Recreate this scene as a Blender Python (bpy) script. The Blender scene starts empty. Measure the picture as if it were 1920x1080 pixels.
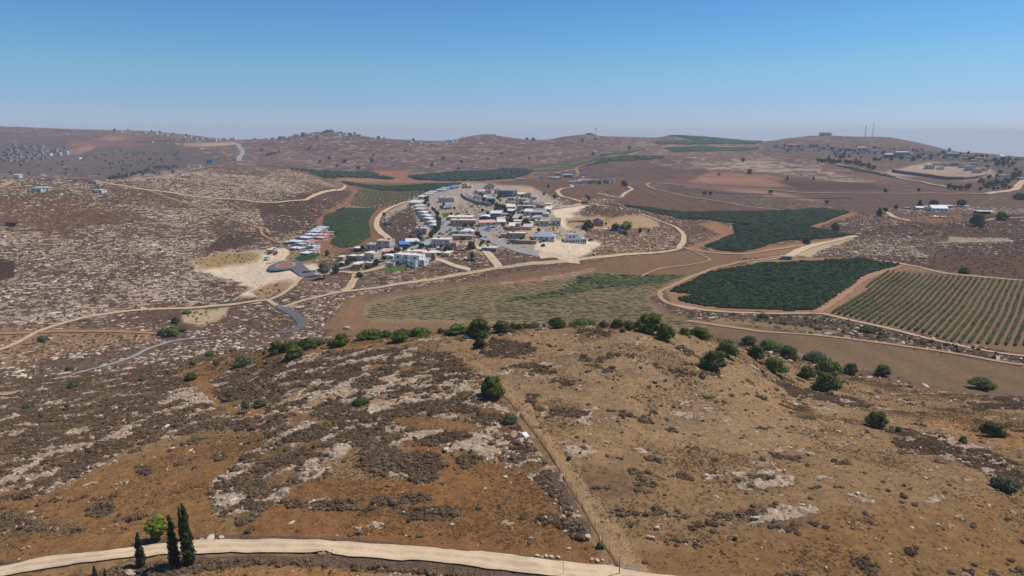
import bpy, math, random
import numpy as np
from mathutils import Vector
random.seed(7)
S = bpy.context.scene
R = math.radians
COL = S.collection
# ---------------------------------------------------------------- camera
F = 1297.0                      # focal length in photograph pixels (1920 wide)
PITCH = R(12.4)
CP, SP = math.cos(PITCH), math.sin(PITCH)
cam_d = bpy.data.cameras.new('camera')
cam = bpy.data.objects.new('camera', cam_d)
COL.objects.link(cam)
cam_d.sensor_width = 36.0
cam_d.lens = 36.0 * F / 1920.0
cam_d.clip_start = 1.0
cam_d.clip_end = 40000.0
cam.location = (0, 0, 0)
cam.rotation_euler = (R(90) - PITCH, 0, 0)
S.camera = cam
# ---------------------------------------------------------------- light
SUN_EL = R(57)
SUN_AZ = R(20)                  # angle of the sun from +X towards +Y
sunv = Vector((math.cos(SUN_EL) * math.cos(SUN_AZ), math.cos(SUN_EL) * math.sin(SUN_AZ), math.sin(SUN_EL)))
sl = bpy.data.lights.new('sun', 'SUN')
sl.energy = 4.3
sl.angle = R(0.53)
sl.color = (1.0, 0.93, 0.84)
so = bpy.data.objects.new('sun', sl)
COL.objects.link(so)
so.rotation_euler = sunv.to_track_quat('Z', 'Y').to_euler()
W = bpy.data.worlds.new('World')
S.world = W
W.use_nodes = True
nt = W.node_tree
nt.nodes.clear()
wo = nt.nodes.new('ShaderNodeOutputWorld')
bg = nt.nodes.new('ShaderNodeBackground')
sky = nt.nodes.new('ShaderNodeTexSky')
sky.sky_type = 'NISHITA'
sky.sun_disc = False
sky.sun_elevation = SUN_EL
sky.sun_rotation = R(90) - SUN_AZ
sky.altitude = 700
sky.air_density = 1.0
sky.dust_density = 0.6
sky.ozone_density = 3.0
bg.inputs['Strength'].default_value = 0.130
# below the horizon the sky goes on as its horizon colour
tc = nt.nodes.new('ShaderNodeTexCoord')
sx = nt.nodes.new('ShaderNodeSeparateXYZ')
mx = nt.nodes.new('ShaderNodeMath'); mx.operation = 'MAXIMUM'; mx.inputs[1].default_value = 0.004
cx = nt.nodes.new('ShaderNodeCombineXYZ')
L_ = nt.links.new
L_(tc.outputs['Generated'], sx.inputs[0])
L_(sx.outputs[0], cx.inputs[0]); L_(sx.outputs[1], cx.inputs[1])
L_(sx.outputs[2], mx.inputs[0]); L_(mx.outputs[0], cx.inputs[2])
L_(cx.outputs[0], sky.inputs[0])
# elevation-dependent tint of the whole dome (same all round): deep summer blue above, pale at the horizon
rmp = nt.nodes.new('ShaderNodeValToRGB')
mul = nt.nodes.new('ShaderNodeMix'); mul.data_type = 'RGBA'; mul.blend_type = 'MULTIPLY'; mul.inputs[0].default_value = 1.0
L_(mx.outputs[0], rmp.inputs[0])
e_ = rmp.color_ramp.elements
e_[0].position = 0.0; e_[0].color = (0.56, 0.66, 1.0, 1)
e_[1].position = 0.60; e_[1].color = (0.27, 0.50, 0.78, 1)
for p_, c_ in ((0.012, (0.54, 0.65, 0.98, 1)), (0.043, (0.45, 0.60, 0.86, 1)), (0.087, (0.43, 0.653, 0.80, 1)), (0.125, (0.365, 0.65, 0.83, 1)), (0.175, (0.325, 0.605, 0.84, 1)), (0.30, (0.28, 0.58, 0.88, 1))):
    q_ = e_.new(p_); q_.color = c_
L_(sky.outputs[0], mul.inputs[6]); L_(rmp.outputs[0], mul.inputs[7])
L_(mul.outputs[2], bg.inputs['Color'])
L_(bg.outputs[0], wo.inputs[0])
S.view_settings.view_transform = 'Standard'
S.view_settings.look = 'None'
S.view_settings.exposure = 0.0
S.view_settings.gamma = 1.0
S.view_settings.use_curve_mapping = False
S.cycles.use_denoising = True
S.cycles.max_bounces = 3
S.cycles.diffuse_bounces = 2
S.cycles.volume_bounces = 0
S.cycles.use_adaptive_sampling = False

# ---------------------------------------------------------------- helpers
def lin(c):
    r = []
    for v in c:
        v = v / 255.0
        r.append(v / 12.92 if v <= 0.04045 else ((v + 0.055) / 1.055) ** 2.4)
    return tuple(r)

def ef(py):                                     # photograph row -> slope (height / forward distance) of the sight line
    y = (540.0 - py) / F
    return (-SP + CP * y) / (CP + SP * y)

def af(px, py):                                 # photograph pixel -> sideways slope of the sight line
    y = (540.0 - py) / F
    return ((px - 960.0) / F) / (CP + SP * y)

def topix(X, Y, Z):
    fwd = Y * CP - Z * SP
    up = Y * SP + Z * CP
    return 960.0 + F * X / fwd, 540.0 - F * up / fwd

def hsh(ix, iy, seed):
    n = (ix.astype(np.int64) * 374761393 + iy.astype(np.int64) * 668265263 + seed * 974634777) & 0xFFFFFFFF
    n = ((n ^ (n >> 13)) * 1274126177) & 0xFFFFFFFF
    n = n ^ (n >> 16)
    return (n & 0xFFFF).astype(np.float64) / 65535.0

def vnoise(x, y, seed=0):
    x = np.asarray(x, float); y = np.asarray(y, float)
    ix = np.floor(x).astype(np.int64); iy = np.floor(y).astype(np.int64)
    fx = x - ix; fy = y - iy
    fx = fx * fx * (3 - 2 * fx); fy = fy * fy * (3 - 2 * fy)
    a = hsh(ix, iy, seed); b = hsh(ix + 1, iy, seed)
    c = hsh(ix, iy + 1, seed); d = hsh(ix + 1, iy + 1, seed)
    return (a * (1 - fx) + b * fx) * (1 - fy) + (c * (1 - fx) + d * fx) * fy

def fbm(x, y, seed=0, octs=4, gain=0.5):
    t = 0; amp = 1.0; tot = 0
    for o in range(octs):
        t = t + amp * vnoise(x * 2 ** o + 17.3 * o, y * 2 ** o - 9.1 * o, seed + o * 31)
        tot += amp; amp *= gain
    return t / tot                               # about 0.5 mean

def pchip_slopes(x, y):
    h = np.diff(x); d = np.diff(y) / h
    m = np.zeros_like(y)
    for i in range(1, len(x) - 1):
        if d[i - 1] * d[i] > 0:
            w1 = 2 * h[i] + h[i - 1]; w2 = h[i] + 2 * h[i - 1]
            m[i] = (w1 + w2) / (w1 / d[i - 1] + w2 / d[i])
    m[0] = d[0]; m[-1] = d[-1]
    return m

def pchip(x, y, q):
    x = np.asarray(x, float); y = np.asarray(y, float)
    m = pchip_slopes(x, y)
    q = np.clip(q, x[0], x[-1])
    i = np.clip(np.searchsorted(x, q) - 1, 0, len(x) - 2)
    h = x[i + 1] - x[i]; t = (q - x[i]) / h
    return ((1 + 2 * t) * (1 - t) ** 2 * y[i] + t * (1 - t) ** 2 * h * m[i]
            + t * t * (3 - 2 * t) * y[i + 1] + t * t * (t - 1) * h * m[i + 1])

# ---------------------------------------------------------------- the lie of the land
# each column: photograph x, then knots from near to far: (row, height) or ('D', distance, height)
HD = 'D'
COLS = {
 -300: [(1060, -58), (900, -63), (800, -70), (720, -82), (690, -92), (650, -97), (600, -94), (520, -84), (420, -60), (338, -38), (HD, 1000, -95), (330, -85), (285, -45)],
 0:    [(1060, -56), (900, -60), (800, -66), (722, -78), (690, -90), (650, -96), (600, -93), (520, -84), (420, -63), (335, -40), (HD, 1000, -95), (330, -85), (285, -45)],
 240:  [(1060, -54.5), (900, -57), (780, -62), (700, -74), (676, -88), (640, -95), (590, -92), (520, -86), (420, -66), (338, -43), (HD, 1050, -100), (330, -84), (290, -52)],
 430:  [(1060, -54), (900, -55), (760, -58), (672, -68), (652, -88), (625, -96), (580, -94), (510, -88), (420, -70), (311, -36), (HD, 1150, -90), (324, -80), (290, -50)],
 560:  [(1060, -54), (900, -53.5), (760, -55), (642, -60), (HD, 272, -90), (615, -96), (580, -93), (510, -85), (440, -78), (319, -42), (HD, 1150, -90), (322, -75), (290, -50)],
 640:  [(1060, -54), (900, -53), (760, -54), (632, -57), (HD, 270, -92), (612, -95), (570, -92), (500, -84), (440, -80), (344, -62), (HD, 1200, -74.5), (325, -76), (290, -50)],
 720:  [(1060, -54), (900, -53), (760, -53), (628, -56), (HD, 270, -92), (605, -95), (560, -92), (490, -80), (420, -76), (352, -72), (338, -74), (322, -74), (290, -50)],
 850:  [(1060, -54), (900, -53), (760, -52.5), (622, -55), (HD, 270, -92), (600, -95), (540, -91), (480, -78), (410, -70), (350, -68), (338, -72), (320, -74), (290, -50)],
 1000: [(1060, -54), (900, -53), (760, -52.5), (614, -54), (HD, 270, -92), (600, -94), (525, -90), (470, -76), (400, -66), (345, -66), (330, -70), (318, -72), (285, -43)],
 1150: [(1060, -54), (900, -53), (760, -52.5), (611, -53), (HD, 268, -91), (600, -93), (515, -90), (460, -78), (400, -68), (345, -68), (330, -68), (305, -57), (280, -37)],
 1300: [(1060, -54), (900, -54), (760, -55), (626, -57), (HD, 258, -87), (600, -91), (510, -91), (460, -88), (395, -78), (355, -72), (330, -65), (305, -55), (278, -34)],
 1500: [(1060, -54), (900, -55), (800, -60), (692, -76), (650, -85), (600, -90), (510, -92), (450, -88), (390, -78), (355, -70), (335, -64), (305, -50), (280, -35)],
 1700: [(1060, -55), (900, -56), (820, -64), (740, -78), (665, -85), (620, -88), (520, -92), (450, -84), (400, -76), (375, -74), (340, -66), (310, -52), (285, -38)],
 1920: [(1060, -57), (900, -59), (840, -64), (760, -76), (690, -84), (640, -88), (530, -92), (460, -86), (400, -78), (375, -76), (345, -68), (318, -54), (300, -45)],
 2250: [(1060, -60), (900, -63), (840, -68), (760, -78), (690, -85), (640, -89), (530, -92), (460, -87), (400, -80), (375, -77), (345, -70), (318, -56), (303, -46)],
}
SKY = [(-300, 236), (0, 237), (60, 239), (130, 242), (200, 243.5), (280, 246), (325, 250), (380, 256), (410, 260), (440, 262), (480, 261), (530, 257.5), (560, 253), (585, 249), (600, 247), (640, 248), (670, 253), (700, 258), (760, 262), (820, 264), (850, 262), (880, 255.5), (915, 251.5), (945, 256), (980, 260.5), (1020, 262), (1060, 256), (1100, 252), (1130, 255), (1200, 257), (1225, 258), (1260, 254.5), (1300, 256), (1360, 261), (1420, 265), (1440, 264.5), (1480, 259), (1540, 254), (1600, 256), (1660, 257), (1700, 263), (1750, 274), (1785, 283), (1830, 288), (1880, 292), (1920, 296), (2250, 302)]
SKYD = [(-300, 2750), (0, 2700), (240, 2600), (430, 2500), (620, 2300), (850, 2350), (1100, 2400), (1300, 2450), (1600, 2500), (1750, 2250), (1920, 1800), (2250, 1700)]
HILLS = [(HD, 12, -53), (HD, 45, -54)]
keys = sorted(COLS)
NK = 2 + 13
acol = []; Lk = []; Ek = []
for pxk in keys:
    Ls = []; Es = []
    for kn in HILLS + COLS[pxk]:
        if kn[0] == HD:
            Ls.append(math.log(kn[1])); Es.append(kn[2] / kn[1])
        else:
            e = ef(kn[0]); Ls.append(math.log(kn[1] / e)); Es.append(e)
    acol.append((pxk - 960.0) / F); Lk.append(Ls); Ek.append(Es)
acol = np.array(acol); Lk = np.array(Lk); Ek = np.array(Ek)
AMAX = 0.88
agrid = np.concatenate([np.linspace(-1.5, -AMAX, 26)[:-1], np.linspace(-AMAX, AMAX, 930), np.linspace(AMAX, 1.5, 26)[1:]])
lg = np.log
Lgrid = np.concatenate([np.linspace(lg(12), lg(68), 30)[:-1], np.linspace(lg(68), lg(250), 400)[:-1], np.linspace(lg(250), lg(1200), 350)[:-1],
                        np.linspace(lg(1200), lg(3000), 150)[:-1], np.linspace(lg(3000), lg(9000), 14)])
NA, NL = len(agrid), len(Lgrid)
# the knots' columns were measured at different rows: bring each to its own sideways slope
E = np.zeros((NA, NL))
knotL = []; knotE = []
for k in range(NK):
    ak = []
    for j, pxk in enumerate(keys):
        kn = (HILLS + COLS[pxk])[k]
        py = kn[0] if kn[0] != HD else {0: 1080, 1: 1080, 6: 620, 12: 335}.get(k, 620)
        ak.append(af(pxk, py))
    ak = np.array(ak)
    knotL.append(pchip(ak, Lk[:, k], agrid)); knotE.append(pchip(ak, Ek[:, k], agrid))
ska = np.array([af(p, q) for p, q in SKY]); ske = np.array([ef(q) for p, q in SKY])
skyE = pchip(ska, ske, agrid)
skyL = np.log(pchip([af(p, 260) for p, q in SKYD], [q for p, q in SKYD], agrid))
knotL += [skyL, skyL + 0.22, np.full(NA, lg(4200.0)), np.full(NA, lg(9000.0))]
knotE += [skyE, skyE - 0.020, np.full(NA, -0.045), np.full(NA, -0.046)]
knotL = np.array(knotL); knotE = np.array(knotE)
for i in range(NA):
    l = knotL[:, i].copy()
    for k in range(1, len(l)):
        l[k] = max(l[k], l[k - 1] + 0.03)
    knotL[:, i] = l
    E[i] = pchip(l, knotE[:, i], Lgrid)
# relief: small ledges near, folds and terraces farther out
Dg = np.exp(Lgrid)[None, :] * np.ones((NA, 1))
Xg = agrid[:, None] * Dg
Zg = E * Dg
def sstep(a, b, x):
    t = np.clip((x - a) / (b - a), 0, 1)
    return t * t * (3 - 2 * t)
brow = np.exp(knotL[5])[:, None]
fore = 1 - sstep(1.05, 1.25, Dg / brow)                    # 1 on the near hill
rel = (fbm(Xg / 9, Dg / 9, 3, 4) - 0.5) * 1.1 * fore
rel += (fbm(Xg / 2.2, Dg / 2.2, 5, 2) - 0.5) * 0.28 * (1 - sstep(120, 260, Dg))
mid = sstep(380, 520, Dg) * (1 - fore)
rel += (fbm(Xg / 60, Dg / 60, 8, 4) - 0.5) * 5.0 * sstep(500, 1000, Dg) * (1 - sstep(0.85, 1.0, Dg / np.exp(skyL)[:, None]) * 0.7)
rel += (fbm(Xg / 230, Dg / 230, 11, 3) - 0.5) * 26.0 * sstep(1300, 1800, Dg) * (1 - sstep(0.80, 0.97, Dg / np.exp(skyL)[:, None]))
rel += (fbm(Xg / 14, Dg / 14, 14, 3) - 0.5) * 1.2 * sstep(300, 420, Dg)
Zg = Zg + rel
E = Zg / Dg

def eat(a, L):                                             # terrain slope, bilinear on the grid
    a = np.asarray(a, float); L = np.asarray(L, float)
    fi = np.interp(a, agrid, np.arange(NA)); fj = np.interp(L, Lgrid, np.arange(NL))
    i = np.clip(fi.astype(int), 0, NA - 2); j = np.clip(fj.astype(int), 0, NL - 2)
    u = fi - i; v = fj - j
    return (E[i, j] * (1 - u) + E[i + 1, j] * u) * (1 - v) + (E[i, j + 1] * (1 - u) + E[i + 1, j + 1] * u) * v

def gz(X, Y):
    Y = np.maximum(np.asarray(Y, float), 12.0)
    return eat(np.asarray(X, float) / Y, np.log(Y)) * Y

def hit(px, py, dmin=14.0):                                # where the ground shows at a photograph pixel
    a = af(px, py); e = ef(py)
    col = eat(np.full(NL, a), Lgrid)
    js = np.where((col >= e) & (np.exp(Lgrid) >= dmin))[0]
    if len(js) == 0:
        jj = np.where(np.exp(Lgrid) >= dmin)[0]
        jj = jj[jj < NL - 14]
        j = jj[np.argmax(col[jj])]; L = Lgrid[j]
    else:
        j = js[0]
        if j > 0 and col[j] != col[j - 1] and np.exp(Lgrid[j - 1]) >= dmin:
            t = (e - col[j - 1]) / (col[j] - col[j - 1]); L = Lgrid[j - 1] + np.clip(t, 0, 1) * (Lgrid[j] - Lgrid[j - 1])
        else:
            L = Lgrid[j]
    Y = math.exp(L); X = a * Y
    return X, Y, float(gz(X, Y))

def tag(o, label=None, cat=None, group=None, kind=None):
    if label: o['label'] = label
    if cat: o['category'] = cat
    if group: o['group'] = group
    if kind: o['kind'] = kind
    return o

def mesh_np(name, verts, faces, mats=(), midx=None, smooth=False):
    """verts (n,3); faces: (m,k) array of one size, or list of such arrays"""
    me = bpy.data.meshes.new(name)
    if not isinstance(faces, list): faces = [faces]
    faces = [np.asarray(f, np.int32) for f in faces if len(f)]
    nl = sum(f.size for f in faces); nf = sum(len(f) for f in faces)
    me.vertices.add(len(verts)); me.loops.add(nl); me.polygons.add(nf)
    me.vertices.foreach_set('co', np.asarray(verts, np.float32).ravel())
    me.loops.foreach_set('vertex_index', np.concatenate([f.ravel() for f in faces]))
    tot = np.concatenate([np.full(len(f), f.shape[1], np.int32) for f in faces])
    st = np.concatenate([[0], np.cumsum(tot)[:-1]]).astype(np.int32)
    me.polygons.foreach_set('loop_start', st)
    if midx is not None: me.polygons.foreach_set('material_index', np.asarray(midx, np.int32))
    me.polygons.foreach_set('use_smooth', np.full(nf, smooth))
    me.update(calc_edges=True)
    for m in mats: me.materials.append(m)
    return me

def obj(name, me, parent=None, loc=None, rz=None):
    o = bpy.data.objects.new(name, me)
    COL.objects.link(o)
    if parent is not None: o.parent = parent
    if loc is not None: o.location = loc
    if rz is not None: o.rotation_euler = (0, 0, rz)
    return o

# ---------------------------------------------------------------- materials
class N:                                                   # small node-graph helper
    def __init__(s, name, rough=0.9):
        s.m = bpy.data.materials.new(name); s.m.use_nodes = True
        s.t = s.m.node_tree; s.t.nodes.clear()
        s.out = s.t.nodes.new('ShaderNodeOutputMaterial'); s.b = s.t.nodes.new('ShaderNodeBsdfPrincipled')
        s.t.links.new(s.b.outputs[0], s.out.inputs[0]); s.b.inputs['Roughness'].default_value = rough
        s.b.inputs['Specular IOR Level'].default_value = 0.15
    def node(s, typ, **kw):
        n = s.t.nodes.new(typ)
        for k, v in kw.items(): setattr(n, k, v)
        return n
    def link(s, a, b): s.t.links.new(a, b)
    def pos(s, scale=(1, 1, 1), obj=False):
        g = s.node('ShaderNodeTexCoord') if obj else s.node('ShaderNodeNewGeometry')
        src = g.outputs['Object'] if obj else g.outputs['Position']
        m = s.node('ShaderNodeVectorMath', operation='MULTIPLY'); m.inputs[1].default_value = scale
        s.link(src, m.inputs[0]); return m.outputs[0]
    def noise(s, vec, scale, detail=3, rough=0.55, dist=0.0):
        n = s.node('ShaderNodeTexNoise'); n.inputs['Scale'].default_value = scale; n.inputs['Detail'].default_value = detail
        n.inputs['Roughness'].default_value = rough; n.inputs['Distortion'].default_value = dist
        s.link(vec, n.inputs['Vector']); return n.outputs['Fac']
    def math(s, op, a, b=None, c=None, clamp=False):
        n = s.node('ShaderNodeMath', operation=op); n.use_clamp = clamp
        for i, v in enumerate((a, b, c)):
            if v is None: continue
            if isinstance(v, (int, float)): n.inputs[i].default_value = v
            else: s.link(v, n.inputs[i])
        return n.outputs[0]
    def ramp(s, fac, lo, hi):                              # smooth 0..1
        n = s.node('ShaderNodeMapRange', interpolation_type='SMOOTHSTEP')
        s.link(fac, n.inputs['Value'])
        for key, v in (('From Min', lo), ('From Max', hi)):
            if isinstance(v, (int, float)): n.inputs[key].default_value = v
            else: s.link(v, n.inputs[key])
        return n.outputs[0]
    def mix(s, fac, a, b, blend='MIX'):
        n = s.node('ShaderNodeMix', data_type='RGBA', blend_type=blend)
        for i, v in ((0, fac), (6, a), (7, b)):
            if isinstance(v, (int, float)): n.inputs[i].default_value = v
            elif isinstance(v, tuple): n.inputs[i].default_value = (*v[:3], 1)
            else: s.link(v, n.inputs[i])
        return n.outputs[2]
    def attr(s, name, fac=True):
        n = s.node('ShaderNodeAttribute', attribute_name=name); return n.outputs['Fac' if fac else 'Color']
    def color(s, v):
        if isinstance(v, tuple): s.b.inputs['Base Color'].default_value = (*v[:3], 1)
        else: s.link(v, s.b.inputs['Base Color'])
    def bump(s, h, strength, dist):
        n = s.node('ShaderNodeBump'); n.inputs['Strength'].default_value = strength; n.inputs['Distance'].default_value = dist
        s.link(h, n.inputs['Height']); s.link(n.outputs[0], s.b.inputs['Normal'])

def plain(name, rgb, var=0.18, scale=1.2, rough=0.85, spec=0.15, obj=True, metal=0.0, bump=0.0):
    """a painted, plastered or worn surface: colour with mottled wear"""
    n = N(name, rough); n.b.inputs['Specular IOR Level'].default_value = spec; n.b.inputs['Metallic'].default_value = metal
    p = n.pos(obj=obj)
    f = n.noise(p, scale, 4, 0.6)
    g = n.noise(p, scale * 7, 2)
    f = n.math('ADD', n.math('MULTIPLY', f, 0.7), n.math('MULTIPLY', g, 0.3))
    c = n.mix(n.ramp(f, 0.3, 0.7), tuple(v * (1 - var) for v in rgb), tuple(min(1, v * (1 + var * 0.7)) for v in rgb))
    n.color(c)
    if bump: n.bump(g, 0.5, bump)
    return n.m
# ---------------------------------------------------------------- ground zones (polygons in the photograph, laid on the land)
PXg, PYg = topix(Xg, Dg, Zg)
def sdpoly(px, py, poly):                                  # signed distance, inside > 0
    d2 = np.full(px.shape, 1e12); ins = np.zeros(px.shape, bool)
    n = len(poly)
    for i in range(n):
        x0, y0 = poly[i]; x1, y1 = poly[(i + 1) % n]
        ex, ey = x1 - x0, y1 - y0
        t = np.clip(((px - x0) * ex + (py - y0) * ey) / (ex * ex + ey * ey + 1e-9), 0, 1)
        d2 = np.minimum(d2, (px - x0 - t * ex) ** 2 + (py - y0 - t * ey) ** 2)
        if y0 != y1:
            c = ((y0 > py) != (y1 > py)) & (px < (x1 - x0) * (py - y0) / (y1 - y0) + x0)
            ins ^= c
    d = np.sqrt(d2)
    return np.where(ins, d, -d)

kf = sstep(1.0, 1.12, Dg / brow)                           # 0 near hill, 1 beyond
DESAT, TINT = 0.06, (0.98, 1.0, 0.88)
base = np.zeros((NA, NL, 3)); rock = np.zeros((NA, NL)); scr = np.zeros((NA, NL)); tone = np.zeros((NA, NL)); plow = np.zeros((NA, NL))
def setall(m, colr, r=None, s=None, p=None):
    global base, rock, scr, plow
    m3 = m[..., None]
    l_ = colr[0] * .3 + colr[1] * .55 + colr[2] * .15
    hill = DESAT
    colr = [(v * (1 - hill) + l_ * hill) * .84 * q for v, q in zip(colr, TINT)]
    base = base * (1 - m3) + np.array(colr) * m3
    if r is not None: rock = rock * (1 - m) + r * m
    if s is not None: scr = scr * (1 - m) + s * m
    if p is not None: plow = plow * (1 - m) + p * m
TAN = lin((148, 118, 86)); ORANGE = lin((145, 106, 68)); RUST = lin((152, 96, 62)); BROWN = lin((110, 84, 66)); UMBER = lin((92, 72, 60))
CREAM = lin((238, 216, 184)); FARB = lin((112, 86, 76)); RED = lin((150, 96, 68)); OLIVE = lin((98, 88, 56)); GREEN = lin((62, 84, 36)); SAND = lin((190, 155, 112))
one = np.ones((NA, NL))
setall(one, TAN, 0.12, 0.10)
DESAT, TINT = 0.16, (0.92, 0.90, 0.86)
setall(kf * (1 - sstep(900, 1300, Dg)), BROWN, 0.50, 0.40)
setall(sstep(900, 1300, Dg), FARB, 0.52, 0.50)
jn = (fbm(Xg / 6, Dg / 6, 21, 3) - 0.5)
jn = np.where(Dg < 900, jn, fbm(Xg / 45, Dg / 45, 23, 4) - 0.5)
def zone(poly, colr, r=None, s=None, p=None, f=3.0, wob=6.0, amt=1.0, near=None, back=False):
    """near True: only the near hill; near False: only beyond its brow"""
    xs = [q[0] for q in poly]; ys = [q[1] for q in poly]
    sel = (PXg > min(xs) - 12) & (PXg < max(xs) + 12) & (PYg > min(ys) - 12) & (PYg < max(ys) + 12)
    if near is True: sel &= (Dg < brow * 1.1)
    if near is False: sel &= (Dg > brow * 1.06)
    if not back: sel &= Dg < 3000
    m = np.zeros((NA, NL))
    if sel.any():
        d = sdpoly(PXg[sel], PYg[sel], poly) + jn[sel] * wob
        m[sel] = sstep(-f, f, d) * amt
    setall(m, colr, r, s, p)
    return m
B = False
# --- left hill: bare terraced limestone
zone([(-300, 345), (0, 338), (200, 342), (330, 318), (430, 311), (560, 319), (640, 345), (655, 360), (600, 410), (520, 470), (370, 480), (470, 545), (440, 570), (330, 578), (150, 600), (0, 650), (-300, 760)], lin((108, 84, 65)), 0.76, 0.42, near=B)
zone([(480, 385), (620, 350), (665, 362), (600, 412), (600, 440), (560, 430), (520, 440), (430, 470), (380, 470), (420, 440), (500, 430)], lin((92, 68, 54)), 0.40, 0.45, near=B)
zone([(-300, 380), (0, 370), (140, 372), (250, 400), (120, 440), (0, 430), (-300, 480)], lin((122, 86, 58)), 0.45, 0.35, f=14, wob=30, near=B)
zone([(-300, 480), (0, 487), (30, 492), (26, 520), (0, 528), (-300, 560)], lin((84, 60, 46)), 0.1, 0.3, near=B)
zone([(-60, 615), (100, 612), (240, 618), (310, 628), (280, 645), (150, 655), (60, 680), (0, 690), (-300, 740), (-300, 690)], lin((164, 128, 88)), 0.35, 0.45, f=8, wob=26, near=B)
zone([(-300, 790), (0, 700), (300, 655), (500, 640), (640, 632), (400, 672), (250, 700), (120, 728), (0, 750), (-300, 840)], lin((120, 100, 74)), 0.50, 0.40, f=10, wob=20)
# far slopes
zone([(-300, 262), (0, 250), (150, 262), (330, 280), (400, 300), (300, 320), (120, 325), (-300, 330)], lin((104, 84, 78)), 0.30, 0.75, f=8, wob=14, near=B)
zone([(130, 262), (330, 258), (300, 272), (130, 282)], lin((140, 98, 80)), 0.3, 0.3, f=5, wob=10, near=B)
zone([(105, 283), (183, 270), (170, 281), (150, 290), (125, 289)], lin((160, 122, 98)), 0.2, 0.1, f=2, near=B)
zone([(190, 255), (240, 256), (236, 264), (205, 265)], lin((164, 124, 100)), 0.1, 0.1, f=2, near=B)
zone([(345, 268), (440, 266), (445, 271), (400, 274), (345, 275)], lin((186, 154, 124)), 0, 0, f=2, wob=2, near=B)
zone([(180, 280), (330, 275), (330, 300), (200, 330), (150, 320)], lin((90, 82, 74)), 0.2, 0.9, f=6, near=B)
zone([(765, 320), (700, 316), (690, 333), (765, 334)], lin((160, 100, 74)), 0, 0, f=2, wob=2, near=B)
zone([(590, 332), (1000, 336), (860, 344), (640, 341)], lin((158, 118, 88)), 0.1, 0.1, f=2, wob=2, near=B)
zone([(990, 315), (1130, 290), (1210, 275), (1300, 275), (1320, 290), (1200, 296), (1110, 312), (1010, 322)], lin((98, 84, 62)), 0.2, 0.4, f=4, near=B)
zone([(1130, 280), (1230, 262), (1360, 262), (1420, 275), (1440, 300), (1300, 300), (1180, 300), (1130, 296)], lin((122, 98, 78)), 0.55, 0.3, f=6, near=B)
zone([(1100, 312), (1200, 303), (1280, 322), (1250, 340), (1190, 344), (1110, 334), (1050, 326)], lin((104, 82, 70)), 0.14, 0.25, 0.8, near=B)
zone([(1250, 340), (1290, 318), (1400, 322), (1600, 345), (1700, 358), (1820, 362), (1840, 372), (1700, 366), (1440, 354), (1330, 352)], lin((122, 88, 74)), 0.06, 0.15, 0.5, near=B)
zone([(1290, 302), (1420, 300), (1520, 312), (1640, 340), (1600, 345), (1440, 325), (1310, 318)], lin((122, 98, 86)), 0.82, 0.3, f=5, near=B)
zone([(1215, 345), (1420, 355), (1530, 378), (1440, 392), (1270, 368)], lin((100, 80, 66)), 0.5, 0.5, near=B)
zone([(1150, 345), (1215, 350), (1300, 376), (1440, 395), (1300, 398), (1170, 386), (1130, 372), (1170, 360)], lin((108, 82, 66)), 0.12, 0.2, 0.9, near=B)
zone([(1500, 362), (1700, 362), (1850, 366), (1830, 378), (1690, 385), (1640, 397), (1580, 397), (1540, 380)], lin((108, 84, 68)), 0.12, 0.2, 0.9, near=B)
zone([(1660, 322), (1740, 304), (1810, 306), (1860, 316), (1870, 330), (1810, 340), (1740, 332), (1670, 330)], lin((188, 164, 140)), 0.4, 0.2, f=3, near=B)
# right-hand village: gardens and scrub
zone([(1440, 268), (1700, 266), (1790, 284), (1925, 298), (2300, 310), (2300, 360), (1925, 350), (1860, 318), (1750, 300), (1660, 320), (1530, 300), (1450, 285)], lin((112, 98, 80)), 0.35, 0.8, f=5, near=B)
zone([(1330, 322), (1440, 326), (1475, 340), (1500, 351), (1440, 350), (1290, 342)], lin((160, 116, 90)), 0.05, 0.1, 0.6, near=B)
zone([(1440, 336), (1640, 345), (1670, 358), (1500, 356)], lin((94, 74, 64)), 0.1, 0.3, 0.6, near=B)
zone([(1285, 350), (1440, 356), (1545, 379), (1500, 375), (1400, 362)], lin((164, 128, 104)), 0.05, 0.1, near=B)
zone([(1450, 662), (1600, 660), (1760, 690), (1925, 712), (1925, 720), (1700, 700), (1560, 684)], lin((148, 122, 82)), 0.05, 0.15, 0.5, f=6, wob=14)
# village ground
zone([(720, 400), (770, 372), (860, 342), (1000, 350), (1080, 395), (1110, 420), (1100, 460), (1000, 478), (900, 480), (760, 500), (640, 500), (700, 470), (740, 460)], lin((186, 170, 146)), 0.25, 0.30, f=4, near=B)
zone([(735, 405), (770, 385), (790, 440), (800, 460), (760, 465), (735, 455), (712, 430)], lin((104, 80, 62)), 0.35, 0.4, near=B)
zone([(980, 335), (1170, 335), (1180, 365), (1140, 385), (1080, 382), (1000, 352)], lin((116, 88, 68)), 0.42, 0.3, near=B)
zone([(1160, 345), (1180, 352), (1160, 366), (1140, 360)], lin((112, 84, 66)), 0.2, 0.3, near=B)
zone([(1035, 395), (1100, 378), (1110, 385), (1070, 400), (1090, 420), (1062, 432), (1048, 420)], CREAM, 0.2, 0.05, f=3, near=B)
zone([(1060, 408), (1200, 402), (1235, 415), (1240, 426), (1200, 432), (1120, 432), (1062, 426)], lin((188, 152, 108)), 0.3, 0.2, f=3, near=B)
zone([(1100, 385), (1200, 400), (1150, 408), (1090, 400)], lin((112, 84, 66)), 0.3, 0.3, f=3, near=B)
zone([(1100, 432), (1250, 425), (1270, 440), (1262, 466), (1200, 474), (1110, 480), (1090, 470)], lin((118, 88, 62)), 0.6, 0.3, near=B)
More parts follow.
